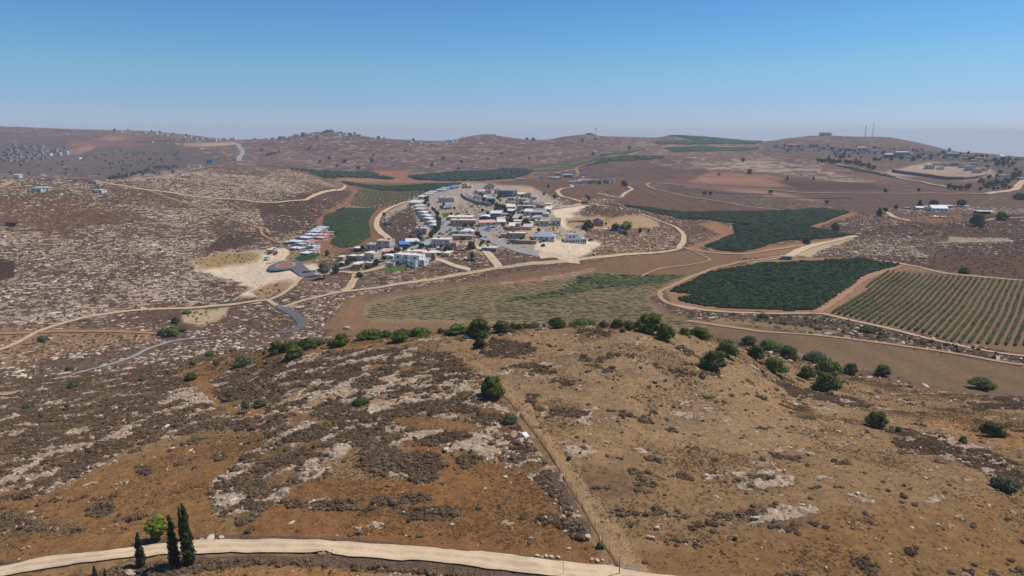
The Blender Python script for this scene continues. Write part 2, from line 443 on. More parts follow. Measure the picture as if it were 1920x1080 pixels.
zone([(1212, 404), (1280, 414), (1292, 460), (1310, 464), (1375, 438), (1330, 415), (1240, 400)], lin((118, 88, 64)), 0.4, 0.3, near=B)
zone([(900, 465), (1060, 478), (1090, 500), (1000, 510), (890, 508)], lin((114, 90, 70)), 0.55, 0.4, near=B)
zone([(1005, 455), (1100, 448), (1130, 456), (1110, 472), (1080, 486), (1040, 482), (1000, 470)], CREAM, 0.25, 0.12, f=4, near=B)
zone([(960, 425), (1005, 424), (1010, 437), (960, 436)], lin((214, 176, 124)), 0.1, 0.05, f=2, near=B)
zone([(975, 352), (1000, 352), (998, 362), (972, 360)], lin((210, 170, 122)), 0.1, 0.05, f=2, near=B)
zone([(735, 488), (760, 500), (700, 540), (600, 556), (556, 540), (575, 520), (640, 516), (700, 500)], lin((124, 96, 76)), 0.6, 0.3, near=B)
zone([(735, 500), (800, 496), (890, 508), (1100, 482), (1200, 478), (1100, 500), (900, 522), (680, 556), (600, 560), (560, 560), (650, 540)], lin((118, 92, 72)), 0.62, 0.35, near=B)
zone([(845, 460), (885, 460), (925, 500), (880, 505), (820, 480)], lin((120, 94, 72)), 0.6, 0.35, near=B)
zone([(560, 560), (700, 548), (660, 600), (560, 618), (575, 600)], lin((118, 92, 72)), 0.6, 0.35, near=B)
zone([(360, 490), (430, 472), (500, 470), (560, 480), (600, 500), (560, 528), (500, 556), (440, 560), (470, 540), (420, 520), (370, 508)], CREAM, 0.2, 0.16, f=5, wob=14, near=B)
zone([(360, 487), (430, 472), (495, 474), (480, 490), (430, 500), (372, 505)], lin((176, 146, 90)), 0.2, 0.3, f=5, wob=10, near=B)
zone([(470, 545), (520, 528), (560, 524), (540, 545), (490, 562)], lin((186, 148, 104)), 0.2, 0.3, f=4, wob=10, near=B)
zone([(340, 582), (430, 574), (425, 592), (380, 612), (345, 604)], lin((196, 172, 128)), 0.1, 0.3, f=4, wob=8, near=B)
zone([(335, 580), (420, 568), (450, 562), (452, 570), (400, 580)], lin((86, 92, 46)), 0, 0.3, f=3, near=B)
zone([(500, 470), (620, 470), (640, 480), (560, 500), (540, 490)], lin((150, 130, 92)), 0.3, 0.3, f=4, near=B)
zone([(552, 484), (575, 475), (600, 465), (612, 470), (590, 485), (560, 493)], lin((52, 84, 34)), 0, 0, f=1.5, wob=2, near=B)
zone([(828, 400), (843, 398), (842, 407), (830, 408)], lin((74, 116, 34)), 0, 0, f=1, wob=1, near=B)
zone([(712, 500), (765, 500), (755, 508), (716, 508)], lin((92, 118, 52)), 0, 0, f=1.5, wob=2, near=B)
# red soil round the vineyards
zone([(645, 345), (672, 356), (650, 388), (610, 402), (602, 420), (622, 452), (610, 470), (590, 470), (600, 440), (592, 412), (612, 396), (640, 382), (662, 360)], lin((152, 108, 76)), 0.05, 0.15, near=B)
zone([(690, 388), (770, 376), (728, 394), (712, 412), (708, 432), (724, 450), (712, 462), (680, 462), (640, 475), (600, 475), (590, 466), (640, 462), (690, 440), (686, 414)], lin((150, 108, 74)), 0.05, 0.2, near=B)
zone([(1312, 420), (1345, 415), (1385, 436), (1360, 455), (1310, 462), (1320, 470), (1390, 474), (1440, 462), (1560, 446), (1600, 440), (1600, 446), (1470, 478), (1400, 485), (1290, 475), (1290, 462), (1350, 440)], lin((166, 122, 82)), 0.05, 0.15, near=B)
zone([(1595, 396), (1610, 402), (1560, 415), (1530, 428), (1515, 424), (1560, 402)], lin((172, 124, 84)), 0.05, 0.1, near=B)
# mid valley: ploughed brown strip, thin vineyard, dirt
zone([(640, 600), (660, 560), (900, 522), (1050, 500), (1180, 482), (1290, 470), (1370, 478), (1400, 492), (1330, 512), (1250, 540), (1220, 560), (1260, 590), (1330, 600), (1450, 618), (1300, 640), (600, 640)], lin((136, 108, 76)), 0.12, 0.22, 0.3, near=B)
zone([(665, 600), (680, 566), (760, 552), (900, 534), (1050, 522), (1110, 512), (1290, 514), (1240, 545), (1215, 560), (1240, 590), (1320, 612), (1250, 625), (700, 612)], lin((150, 128, 92)), 0.04, 0.16, 0.2, near=B)
zone([(1085, 515), (1290, 514), (1240, 530), (1130, 540), (1000, 565), (930, 565), (1060, 540)], lin((116, 116, 70)), 0.0, 0.1, f=9, wob=14, near=B)
zone([(655, 560), (690, 552), (680, 590), (700, 606), (900, 606), (1000, 612), (900, 618), (600, 618)], lin((148, 112, 76)), 0.05, 0.1, near=B)
zone([(935, 530), (1010, 520), (1120, 502), (1110, 510), (1010, 530), (945, 538)], lin((168, 124, 92)), 0.75, 0.1, f=1.5, wob=4, near=B)
zone([(1130, 482), (1400, 476), (1360, 500), (1300, 512), (1200, 520), (1130, 508)], lin((136, 104, 72)), 0.08, 0.2, 0.3, near=B)
# right: scree bank, brown fields
zone([(1245, 545), (1270, 532), (1330, 506), (1480, 482), (1620, 480), (1720, 500), (1925, 530), (1925, 545), (1550, 590), (1330, 584), (1262, 575)], lin((164, 126, 88)), 0.05, 0.06, f=2, near=B)
zone([(1290, 584), (1400, 584), (1560, 590), (1680, 620), (1925, 672), (2300, 760), (2300, 800), (1925, 680), (1700, 645), (1540, 622), (1400, 606), (1290, 598)], lin((104, 84, 62)), 0.48, 0.68, f=3, near=B)
zone([(1350, 596), (1500, 612), (1600, 622), (1560, 626), (1420, 612), (1330, 604)], lin((148, 128, 80)), 0.2, 0.3, f=2, near=B)
zone([(1370, 612), (1600, 636), (1925, 690), (2300, 770), (2300, 900), (1925, 745), (1800, 735), (1600, 690), (1500, 660), (1400, 645), (1330, 630)], lin((128, 104, 72)), 0.08, 0.22, 0.6, near=None)
zone([(1690, 506), (1925, 526), (2300, 560), (2300, 760), (1925, 664), (1800, 640), (1640, 608), (1550, 588)], lin((140, 110, 76)), 0.10, 0.06, f=2, near=B)
zone([(1600, 440), (1760, 405), (1925, 400), (2300, 400), (2300, 540), (1925, 524), (1720, 500), (1610, 484), (1500, 480), (1530, 462)], lin((100, 76, 58)), 0.36, 0.48, near=B)
zone([(1500, 478), (1560, 456), (1640, 440), (1760, 442), (1800, 462), (1720, 484), (1620, 482)], lin((112, 88, 70)), 0.66, 0.4, f=8, wob=16, near=B)
zone([(1740, 486), (1925, 480), (2300, 480), (2300, 540), (1925, 524), (1740, 505)], lin((110, 78, 52)), 0.12, 0.4, f=6, near=B)
zone([(1780, 444), (1890, 446), (1900, 454), (1800, 456), (1780, 452)], lin((170, 148, 120)), 0.8, 0.1, f=3, near=B)
zone([(1690, 405), (1800, 402), (1830, 410), (1760, 418), (1700, 416)], lin((146, 110, 82)), 0.2, 0.3, f=5, near=B)
zone([(1488, 480), (1505, 468), (1540, 458), (1600, 444), (1600, 450), (1540, 468), (1520, 482)], lin((206, 178, 140)), 0.1, 0.05, f=1.5, near=B)
# --- near hill
DESAT, TINT = 0.06, (0.98, 1.0, 0.88)
NR = True
zone([(-60, 930), (140, 902), (260, 848), (400, 826), (520, 815), (440, 872), (385, 930), (405, 965), (440, 1012), (300, 1032), (120, 1050), (-60, 1075)], ORANGE, 0.05, 0.07, f=5, wob=18, near=NR)
zone([(430, 940), (600, 900), (700, 898), (830, 902), (835, 850), (960, 872), (1040, 930), (1110, 1020), (1130, 1065), (700, 1035), (450, 1020)], lin((142, 100, 64)), 0.06, 0.06, f=5, wob=18, near=NR)
zone([(-60, 1078), (300, 1062), (700, 1062), (1130, 1110), (1130, 1300), (-60, 1300)], lin((162, 118, 76)), 0.03, 0.06, near=NR)
zone([(1180, 1040), (1500, 960), (2000, 930), (2300, 1100), (1800, 1200), (1200, 1200)], lin((140, 106, 70)), 0.04, 0.08, f=30, wob=50, near=NR)
zone([(-60, 720), (120, 702), (300, 672), (420, 672), (560, 655), (700, 650), (850, 662), (905, 700), (945, 770), (1000, 830), (1060, 900), (1112, 1000), (1085, 1015), (1030, 930), (950, 868), (890, 850), (835, 845), (740, 830), (760, 850), (820, 852), (815, 900), (700, 897), (680, 840), (640, 830), (610, 895), (560, 908), (450, 985), (395, 965), (388, 925), (440, 870), (520, 818), (420, 800), (250, 838), (130, 908), (60, 932), (-60, 940)], lin((134, 104, 76)), 0.56, 0.57, f=4, wob=16, near=NR)
zone([(-60, 700), (140, 700), (320, 672), (380, 690), (330, 760), (160, 830), (-60, 860)], lin((122, 100, 74)), 0.45, 0.52, f=12, wob=22, near=NR)
zone([(330, 702), (360, 690), (420, 668), (520, 655), (640, 638), (760, 640), (700, 655), (560, 662), (440, 690), (398, 715), (402, 742), (445, 768), (500, 765), (485, 785), (430, 778), (378, 738)], lin((150, 110, 72)), 0.06, 0.08, f=3, wob=8, near=NR)
zone([(735, 786), (800, 782), (880, 795), (900, 812), (830, 806), (750, 798)], ORANGE, 0.05, 0.05, f=3, near=NR)
zone([(740, 826), (790, 830), (830, 850), (790, 848)], RUST, 0.02, 0.02, f=3, near=NR)
zone([(640, 745), (700, 720), (780, 700), (840, 700), (900, 735), (880, 760), (800, 745), (740, 760)], lin((170, 138, 104)), 0.72, 0.45, f=6, wob=22, near=NR)
zone([(470, 700), (560, 690), (620, 700), (700, 730), (640, 770), (560, 780), (500, 760)], lin((170, 138, 104)), 0.68, 0.5, f=6, wob=22, near=NR)
zone([(580, 850), (640, 830), (660, 840), (620, 880), (570, 905), (560, 890)], lin((176, 142, 106)), 0.85, 0.2, f=4, wob=10, near=NR)
zone([(400, 900), (470, 880), (480, 900), (430, 950), (400, 940)], lin((176, 142, 106)), 0.8, 0.3, f=4, wob=10, near=NR)
zone([(850, 830), (900, 822), (940, 850), (930, 868), (900, 860)], lin((180, 150, 112)), 0.9, 0.15, f=4, wob=8, near=NR)
zone([(60, 850), (130, 810), (220, 800), (150, 850), (70, 880)], lin((176, 150, 116)), 0.7, 0.4, f=5, wob=14, near=NR)
def blob(cx_, cy_, rx, ry, colr, r, s, f=None, wob=10.0, tilt=0.0):
    f = max(3.0, ry * .55) if f is None else f
    pts = []
    for i in range(12):
        t = 2 * math.pi * i / 12
        x = rx * math.cos(t); y = ry * math.sin(t)
        pts.append((cx_ + x * math.cos(tilt) - y * math.sin(tilt), cy_ + x * math.sin(tilt) + y * math.cos(tilt)))
    zone(pts, colr, r, s, f=f, wob=wob, near=NR)
SC = lin((128, 100, 74))
for (a_, b_, c_, d_, r_, s_) in [
    (270, 882, 18, 11, 0.1, 1), (622, 945, 44, 14, 0.5, 0.85), (718, 940, 20, 7, 0.3, 0.9), (782, 935, 30, 10, 0.3, 0.95), (815, 963, 52, 13, 0.4, 0.85),
    (1050, 926, 20, 8, 0.0, 1), (720, 868, 42, 30, 0.35, 0.9), (794, 874, 30, 30, 0.0, 1), (190, 957, 22, 10, 0.2, 0.9), (28, 985, 50, 22, 0.4, 0.8),
    (120, 992, 40, 9, 0.5, 0.6), (1028, 976, 24, 9, 0.5, 0.85), (1075, 985, 34, 14, 0.5, 0.8), (1085, 1005, 22, 8, 0.5, 0.7), (560, 945, 28, 12, 0.5, 0.7),
    (875, 866, 14, 10, 0.3, 0.9), (410, 858, 14, 7, 0.1, 0.8), (1435, 905, 62, 16, 0.75, 0.30), (1455, 970, 85, 26, 0.66, 0.28), (1280, 842, 34, 8, 0.6, 0.5),
    (1120, 778, 60, 16, 0.3, 0.5), (1210, 840, 40, 14, 0.3, 0.55), (1080, 848, 36, 12, 0.8, 0.2), (1075, 775, 40, 14, 0.5, 0.4), (1170, 700, 40, 10, 0.3, 0.5),
    (1260, 790, 60, 16, 0.2, 0.35), (1150, 905, 90, 30, 0.15, 0.28), (1480, 850, 60, 16, 0.3, 0.5), (1000, 770, 30, 14, 0.6, 0.3), (930, 765, 24, 14, 0.6, 0.5),
    (1110, 665, 50, 14, 0.4, 0.55), (945, 655, 50, 18, 0.35, 0.75), (1000, 690, 40, 10, 0.4, 0.4), (1100, 625, 60, 8, 0.3, 0.5), (1260, 660, 40, 10, 0.2, 0.5),
    (1300, 700, 60, 8, 0.2, 0.4), (1060, 720, 60, 12, 0.3, 0.35), (350, 745, 40, 12, 0.9, 0.1), (1190, 860, 50, 12, 0.2, 0.5), (650, 710, 50, 12, 0.6, 0.7),
    (1350, 860, 60, 14, 0.2, 0.3), (960, 700, 40, 12, 0.3, 0.3)]:
    blob(a_, b_, c_, d_, SC, r_, s_ if a_ < 1090 else s_ * .85)
for pl in ([(1470, 728), (1540, 735), (1620, 752), (1625, 764), (1560, 755), (1480, 742)], [(1780, 748), (1850, 756), (1925, 745), (1990, 740), (1990, 756), (1925, 764), (1840, 768)],
           [(1640, 798), (1740, 812), (1860, 850), (1925, 870), (2100, 930), (2100, 990), (1925, 925), (1840, 885), (1740, 850), (1680, 830)]):
    zone(pl, lin((118, 96, 76)), 0.62, 0.58, f=6, wob=16, near=NR)
zone([(1700, 770), (1925, 800), (2200, 860), (2200, 905), (1925, 850), (1760, 800)], lin((160, 118, 76)), 0.08, 0.12, f=6, wob=10, near=NR)
for pl in ([(-60, 1062), (150, 1040), (290, 1014), (440, 1004), (560, 1006), (700, 1014), (860, 1030), (1050, 1050), (1050, 1066), (860, 1046), (690, 1028), (560, 1021), (440, 1021), (290, 1030), (150, 1048), (-60, 1076)],
           [(60, 1090), (290, 1060), (345, 1048), (500, 1040), (700, 1044), (850, 1056), (1000, 1072), (1150, 1094), (1150, 1110), (860, 1084), (640, 1066), (480, 1062), (330, 1076), (150, 1110)]):
    zone(pl, lin((116, 90, 68)), 0.12, 0.9, f=3, wob=12, near=NR)

zone([(1165, 1070), (1120, 1000), (1078, 930), (1030, 850), (985, 775), (940, 725), (890, 688), (850, 664), (870, 662), (915, 690), (965, 725), (1010, 780), (1060, 850), (1120, 930), (1165, 1000), (1215, 1070)], lin((172, 138, 104)), 0.10, 0.02, f=5, wob=12, amt=.9, near=NR)
zone([(860, 640), (1000, 618), (1300, 630), (1420, 690), (1600, 760), (1500, 860), (1250, 900), (1080, 860), (1000, 770), (930, 700)], lin((166, 136, 106)), None, None, f=30, wob=60, amt=.4, near=NR)
# --- where scrub and bare rock actually sit (patches of real size on the ground)
scr0 = scr
cosr, sinr = math.cos(0.35), math.sin(0.35)
U = Xg * cosr + Dg * sinr; V = -Xg * sinr + Dg * cosr
nA = fbm(U / 5.0, V / 3.0, 41, 5, 0.66); nB = fbm(U / 6.0, V / 2.6, 57, 5, 0.68)
def norm01(n): 
    r = (n - n.mean()) / n.std()
    return 0.5 + r * 0.25                                # mean .5, sd .25
nA = norm01(nA); nB = norm01(nB)
nearw = 1 - sstep(230, 330, Dg)
Sm = sstep(-0.13, 0.11, nA - (1.06 - scr * 1.08))
Rm = sstep(-0.11, 0.08, nB - (1.10 - rock * 1.05)) * (1 - Sm * 0.9)
SCRUB = np.where(kf > 0.5, scr, Sm * nearw + scr * (1 - nearw))
ROCK = np.where(kf > 0.5, rock, Rm * nearw + rock * (1 - nearw))
NEARA = nearw * (1 - sstep(0.4, 0.6, kf))
# bare rock stands up as broken ledges, scrub patches sit on low hummocks
Zg = Zg + NEARA * (Rm * (0.06 + 0.42 * sstep(.45, .62, fbm(Xg / 1.6, Dg / 1.1, 61, 3))) + Sm * 0.10 * fbm(Xg / .9, Dg / .9, 63, 2))
E = Zg / Dg
# ---------------------------------------------------------------- ground mesh
ii = np.arange(NA - 1)[:, None] * NL + np.arange(NL - 1)[None, :]
faces = np.stack([ii, ii + NL, ii + NL + 1, ii + 1], -1).reshape(-1, 4)
verts = np.stack([Xg, Dg, Zg], -1).reshape(-1, 3)

g = N('dry_hillside', 0.95)
g.b.inputs['Specular IOR Level'].default_value = 0.05
cb = g.attr('soil', False); ar = g.attr('rock'); as_ = g.attr('scrub'); an = g.attr('near'); ap = g.attr('plough')
P = g.pos()
big = g.noise(P, 0.05, 4); med = g.noise(P, 0.6, 4, 0.6); fine = g.math('ADD', g.math('MULTIPLY', g.noise(P, 3.2, 5, 0.75), 0.6), g.math('MULTIPLY', g.noise(P, 11.0, 3, 0.7), 0.4))
strat = g.noise(g.pos((0.17, 0.17, 1.6)), 1.0, 5, 0.68)          # follows the contours: ledges of limestone
strat2 = g.noise(g.pos((0.45, 0.45, 3.2)), 1.0, 4, 0.70)
afar = g.attr('far')
stratf = g.noise(g.pos((0.045, 0.045, 0.20)), 1.0, 5, 0.72)
stratg = g.noise(g.pos((0.10, 0.10, 0.45)), 1.0, 3, 0.7)
strat2 = g.math('ADD', g.math('MULTIPLY', strat2, g.math('SUBTRACT', 1.0, afar)), g.math('MULTIPLY', stratg, afar))
strat = g.math('ADD', g.math('MULTIPLY', strat, g.math('SUBTRACT', 1.0, afar)), g.math('MULTIPLY', stratf, afar))
bigf = g.noise(g.pos((0.006, 0.006, 0.012)), 1.0, 5, 0.65)
c = g.mix(g.ramp(big, 0.3, 0.7), g.mix(0.0, cb, cb), g.mix(1.0, cb, (1.08, 1.02, 0.95), 'MULTIPLY'))
c = g.mix(g.ramp(med, 0.28, 0.72), g.mix(1.0, c, (0.80, 0.80, 0.80), 'MULTIPLY'), g.mix(1.0, c, (1.16, 1.16, 1.16), 'MULTIPLY'))
c = g.mix(g.ramp(fine, 0.36, 0.64), g.mix(1.0, c, (0.62, 0.59, 0.56), 'MULTIPLY'), g.mix(1.0, c, (1.24, 1.27, 1.30), 'MULTIPLY'))
c = g.mix(afar, c, g.mix(g.ramp(bigf, 0.3, 0.7), g.mix(1.0, c, (0.72, 0.72, 0.74), 'MULTIPLY'), g.mix(1.0, c, (1.3, 1.25, 1.18), 'MULTIPLY')))
ar = g.math('MULTIPLY', ar, g.math('ADD', g.math('MULTIPLY', g.ramp(g.noise(g.pos((0.018, 0.018, 0.05)), 1.0, 4, 0.65), 0.32, 0.66), g.math('MULTIPLY', g.math('SUBTRACT', 1.0, an), 0.45)), g.math('ADD', 0.70, g.math('MULTIPLY', an, 0.30))))
# far and middle distance: scrub and rock from noise against the zone's amounts
st = g.math('ADD', g.math('MULTIPLY', strat, 0.65), g.math('MULTIPLY', strat2, 0.35))
rth = g.math('SUBTRACT', 0.665, g.math('MULTIPLY', ar, 0.225))
rfar = g.ramp(g.math('SUBTRACT', g.math('ADD', st, g.math('MULTIPLY', afar, 0.012)), rth), -0.012, 0.04)
rfar = g.math('MULTIPLY', rfar, g.ramp(ar, 0.02, 0.12))
sn = g.noise(g.pos((0.38, 0.38, 0.6)), 1.0, 4, 0.7)
sn = g.math('ADD', g.math('MULTIPLY', sn, g.math('SUBTRACT', 1.0, afar)), g.math('MULTIPLY', g.noise(g.pos((0.07, 0.07, 0.12)), 1.0, 5, 0.7), afar))
sth = g.math('SUBTRACT', 0.66, g.math('MULTIPLY', as_, 0.24))
sfar = g.math('MULTIPLY', g.ramp(g.math('SUBTRACT', sn, sth), -0.02, 0.05), g.ramp(as_, 0.02, 0.12))
# near: the patches themselves, broken up finely
rn = g.ramp(g.math('ADD', ar, g.math('MULTIPLY', g.math('SUBTRACT', g.noise(P, 1.3, 5, 0.7), 0.5), 2.6)), 0.42, 0.60)
sn2 = g.ramp(g.math('ADD', as_, g.math('MULTIPLY', g.math('SUBTRACT', g.noise(P, 1.1, 4, 0.7), 0.5), 0.8)), 0.35, 0.6)
speck = g.math('MULTIPLY', g.ramp(g.noise(P, 2.3, 3, 0.6), 0.665, 0.70), an)
rockm = g.math('MAXIMUM', g.math('ADD', g.math('MULTIPLY', rfar, g.math('SUBTRACT', 1.0, an)), g.math('MULTIPLY', rn, an)), speck)
scrm = g.math('ADD', g.math('MULTIPLY', sfar, g.math('SUBTRACT', 1.0, an)), g.math('MULTIPLY', sn2, an))
rc = g.mix(g.ramp(g.noise(P, 0.9, 4, 0.7), 0.3, 0.7), lin((128, 108, 90)), lin((184, 162, 136)))
scol = g.mix(g.ramp(g.noise(P, 2.6, 3, 0.7), 0.3, 0.7), lin((70, 57, 47)), lin((114, 96, 78)))
c = g.mix(g.math('MULTIPLY', scrm, 0.85), c, scol)
c = g.mix(rockm, c, rc)
# plough lines
wv = g.node('ShaderNodeTexWave'); wv.inputs['Scale'].default_value = 0.03; wv.inputs['Distortion'].default_value = 5; wv.inputs['Detail'].default_value = 2
wv.inputs['Detail Scale'].default_value = 0.4
g.link(g.pos((0.55, 0.83, 0)), wv.inputs['Vector'])
c = g.mix(g.math('MULTIPLY', g.math('MULTIPLY', wv.outputs['Fac'], ap), 0.55), c, g.mix(1.0, c, (1.4, 1.35, 1.3), 'MULTIPLY'))
g.color(c)
hgt = g.math('ADD', g.math('MULTIPLY', rockm, 0.7), g.math('MULTIPLY', fine, 0.4))
g.bump(hgt, 0.8, 0.35)
MG = g.m
me = mesh_np('hillside', verts, faces[:, ::-1].copy() if False else faces, (MG,), smooth=True)
def vattr(me, name, arr, typ='FLOAT'):
    a = me.attributes.new(name, typ, 'POINT')
    a.data.foreach_set('value' if typ == 'FLOAT' else 'color', np.ascontiguousarray(arr, np.float32).ravel())
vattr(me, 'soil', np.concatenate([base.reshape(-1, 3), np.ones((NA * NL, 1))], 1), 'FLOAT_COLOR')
vattr(me, 'rock', ROCK); vattr(me, 'scrub', SCRUB); vattr(me, 'near', NEARA); vattr(me, 'plough', plow); vattr(me, 'far', sstep(800, 1300, Dg))
ground = tag(obj('ground', me), 'dry brown hills and valley of scrub, soil and pale limestone', None, None, 'structure')

# ---------------------------------------------------------------- haze
hz = N('haze'); hz.t.nodes.clear()
ho = hz.node('ShaderNodeOutputMaterial'); pv = hz.node('ShaderNodeVolumePrincipled')
pv.inputs['Color'].default_value = (0.86, 0.92, 1.0, 1); pv.inputs['Density'].default_value = HAZE = 0.000115
pv.inputs['Anisotropy'].default_value = 0.0
hz.link(pv.outputs[0], ho.inputs['Volume'])
x0, x1, y0, y1, z0, z1 = -14500, 14500, -600, 10500, -440, 60
hv = np.array([(x, y, z) for x in (x0, x1) for y in (y0, y1) for z in (z0, z1)], float)
hf = np.array([(0, 1, 3, 2), (4, 6, 7, 5), (0, 4, 5, 1), (2, 3, 7, 6), (0, 2, 6, 4), (1, 5, 7, 3)])
haze = tag(obj('haze', mesh_np('haze', hv, hf, (hz.m,))), 'pale blue summer haze thickening towards the far hills', None, None, 'stuff')
# ---------------------------------------------------------------- roads and tracks: ribbons laid on the land
def dirt(name, rgb, rut=True, var=0.14):
    n = N(name, 0.95)
    P = n.pos()
    f = n.noise(P, 0.35, 4, 0.6); h = n.noise(P, 3.0, 3, 0.7)
    c = n.mix(n.ramp(f, 0.3, 0.7), tuple(v * (1 - var) for v in rgb), tuple(min(1, v * (1 + var)) for v in rgb))
    c = n.mix(n.math('MULTIPLY', n.ramp(h, 0.48, 0.72), 0.5), c, tuple(v * 0.66 for v in rgb))
    if rut:                                                # two paler wheel tracks along the ribbon
        uv = n.node('ShaderNodeAttribute', attribute_name='across').outputs['Fac']
        w = n.math('ABSOLUTE', n.math('SUBTRACT', n.math('ABSOLUTE', uv), 0.45))
        c = n.mix(n.math('MULTIPLY', n.ramp(w, 0.24, 0.05), 0.5), c, tuple(min(1, v * 1.20) for v in rgb))
        c = n.mix(n.math('MULTIPLY', n.math('MULTIPLY', n.ramp(n.math('ABSOLUTE', uv), 0.22, 0.02), n.ramp(n.noise(P, 0.9, 3, 0.6), 0.42, 0.6)), 0.35), c, tuple(v * q for v, q in zip(rgb, (0.62, 0.62, 0.55))))
    n.color(c); n.bump(h, 0.4, 0.06)
    return n.m
M_CREAM = dirt('packed_limestone', lin((198, 174, 140)))
M_PALE = dirt('dusty_track', lin((184, 158, 126)))
M_TRACK = dirt('soil_track', lin((164, 132, 100)))
M_ORTRACK = dirt('red_soil_track', lin((156, 120, 88)))
M_ASPH = dirt('asphalt', lin((98, 98, 102)), False, 0.08)
M_STREET = dirt('worn_asphalt', lin((150, 146, 140)), False, 0.10)
M_KERB = plain('kerb_stone', lin((196, 190, 178)), 0.08)

def smooth_line(pts, step=6.0):
    """points in the world -> evenly spaced rounded polyline"""
    P = np.array(pts, float)
    t = np.concatenate([[0], np.cumsum(np.hypot(*np.diff(P, axis=0).T))])
    if len(P) > 2:
        X = lambda q: pchip(t, P[:, 0], q)
        Y = lambda q: pchip(t, P[:, 1], q)
    else:
        X = lambda q: np.interp(q, t, P[:, 0]); Y = lambda q: np.interp(q, t, P[:, 1])
    q = np.linspace(0, t[-1], max(3, int(t[-1] / step) + 1))
    return np.stack([X(q), Y(q)], 1)

BLOCK = []
def ribbon(name, line, width, mat, label, lift=0.10, wob=0.12, na=5, kerb=None, seed=1, kind='structure'):
    P = line
    T = np.gradient(P, axis=0); T /= np.linalg.norm(T, axis=1)[:, None] + 1e-9
    Nn = np.stack([-T[:, 1], T[:, 0]], 1)
    dist = np.hypot(P[:, 0], P[:, 1])
    w = width * np.ones(len(P)) if np.isscalar(width) else np.interp(np.linspace(0, 1, len(P)), np.linspace(0, 1, len(width)), width)
    ac = np.linspace(-1, 1, na)
    BLOCK.append((P.copy(), float(np.mean(w)) / 2 + .9))
    V = []; A = []
    for k in ac:
        j = (fbm(P[:, 0] / 4 + 50 * k, P[:, 1] / 4, seed, 2) - 0.5) * 2 * wob * w * (abs(k) > 0.9)
        off = k * w / 2 + j * np.sign(k)
        q = P + Nn * off[:, None]
        z = gz(q[:, 0], q[:, 1]) + lift + dist * 0.0007 - (0.0 if abs(k) < 0.9 else 0.06)
        V.append(np.column_stack([q, z])); A.append(np.full(len(P), k))
    n = len(P)
    V = np.concatenate(V); i = np.arange(n - 1)
    Fs = np.concatenate([np.stack([i + a * n, i + 1 + a * n, i + 1 + (a + 1) * n, i + (a + 1) * n], 1)[:, ::-1] for a in range(na - 1)])
    me = mesh_np(name, V, Fs, (mat,), smooth=True)
    at = me.attributes.new('across', 'FLOAT', 'POINT'); at.data.foreach_set('value', np.concatenate(A).astype(np.float32))
    return tag(obj(name, me), label, None, None, kind)

def road(name, px, width, mat, label, dmin=14, step=None, **kw):
    W3 = [hit(p[0], p[1], p[2] if len(p) > 2 else dmin) for p in px]
    pts = [(q[0], q[1]) for q in W3]
    md = np.mean([q[1] for q in pts])
    return ribbon(name, smooth_line(pts, step or max(1.0, md * 0.008)), width, mat, label, **kw)

road('gravel_road', [(-160, 1112), (0, 1074), (100, 1056), (200, 1042), (270, 1035), (350, 1030), (450, 1026), (560, 1026), (680, 1033), (800, 1041), (900, 1050), (1000, 1061), (1100, 1074), (1170, 1083), (1300, 1102), (1500, 1140)], 2.9, M_CREAM, 'pale gravel road crossing the foreground behind the cypresses', wob=0.07, na=11, lift=0.20)
road('dirt_road', [(-120, 705), (0, 656), (60, 628), (150, 598), (230, 585), (330, 579), (420, 573), (480, 565), (505, 562), (530, 551), (548, 538), (558, 526), (572, 517)], 3.3, M_PALE, 'pale dirt road climbing from the left edge to the roundabout', dmin=280, wob=0.08)
road('paved_lane', [(520, 573), (528, 578), (545, 586), (558, 596), (566, 608), (562, 615), (548, 621), (520, 624)], 4.6, M_ASPH, 'short curve of dark asphalt above the brow of the near hill', dmin=280, wob=0.02)
road('dirt_road', [(503, 564), (530, 576), (575, 562), (640, 548), (700, 541), (800, 526), (900, 509), (960, 500), (1040, 492), (1130, 482), (1200, 476), (1262, 470), (1276, 466)], 2.6, M_PALE, 'long pale dirt road running below the village', dmin=300, wob=0.08)
road('perimeter_road', [(1200, 402), (1232, 413), (1262, 424), (1278, 436), (1282, 450), (1272, 466)], 4.4, M_PALE, 'grey perimeter road curving round the east side of the village', dmin=450, wob=0.05)
road('dirt_road', [(1278, 464), (1330, 474), (1380, 477), (1440, 470), (1520, 458), (1600, 444)], 4.0, M_TRACK, 'tan dirt track passing under the far green vineyard', dmin=450)
road('dirt_road', [(1300, 582), (1262, 572), (1240, 560), (1236, 550), (1262, 536), (1300, 518), (1340, 503), (1400, 490), (1470, 480)], 3.0, M_TRACK, 'tan track bending round the western corner of the dark vineyard', dmin=280)
road('dirt_road', [(1262, 572), (1330, 583), (1420, 588), (1530, 588), (1600, 602), (1660, 615), (1760, 640), (1920, 668), (2080, 700)], 2.8, M_PALE, 'pale track along the lower edge of both large vineyards', dmin=255)
road('dirt_road', [(1530, 586), (1575, 556), (1620, 523), (1660, 508), (1690, 498)], 6.0, M_ORTRACK, 'broad orange track between the dark vineyard and the wide-rowed one', dmin=300)
road('dirt_road', [(1600, 490), (1660, 491), (1710, 499), (1780, 514), (1850, 521), (1930, 527), (2080, 545)], 3.2, M_PALE, 'pale track along the upper edge of the wide-rowed vineyard', dmin=380)
road('dirt_road', [(1290, 602), (1330, 608), (1400, 618), (1470, 625), (1560, 632), (1640, 642), (1700, 650), (1800, 665), (1930, 686), (2080, 712)], 3.2, M_TRACK, 'narrow tan track above the brown ploughed field', dmin=240)
road('dirt_road', [(1478, 482), (1495, 472), (1520, 462), (1560, 453), (1604, 443)], 7.0, M_CREAM, 'wide cream gravel track leading up from the grey hut', dmin=400)
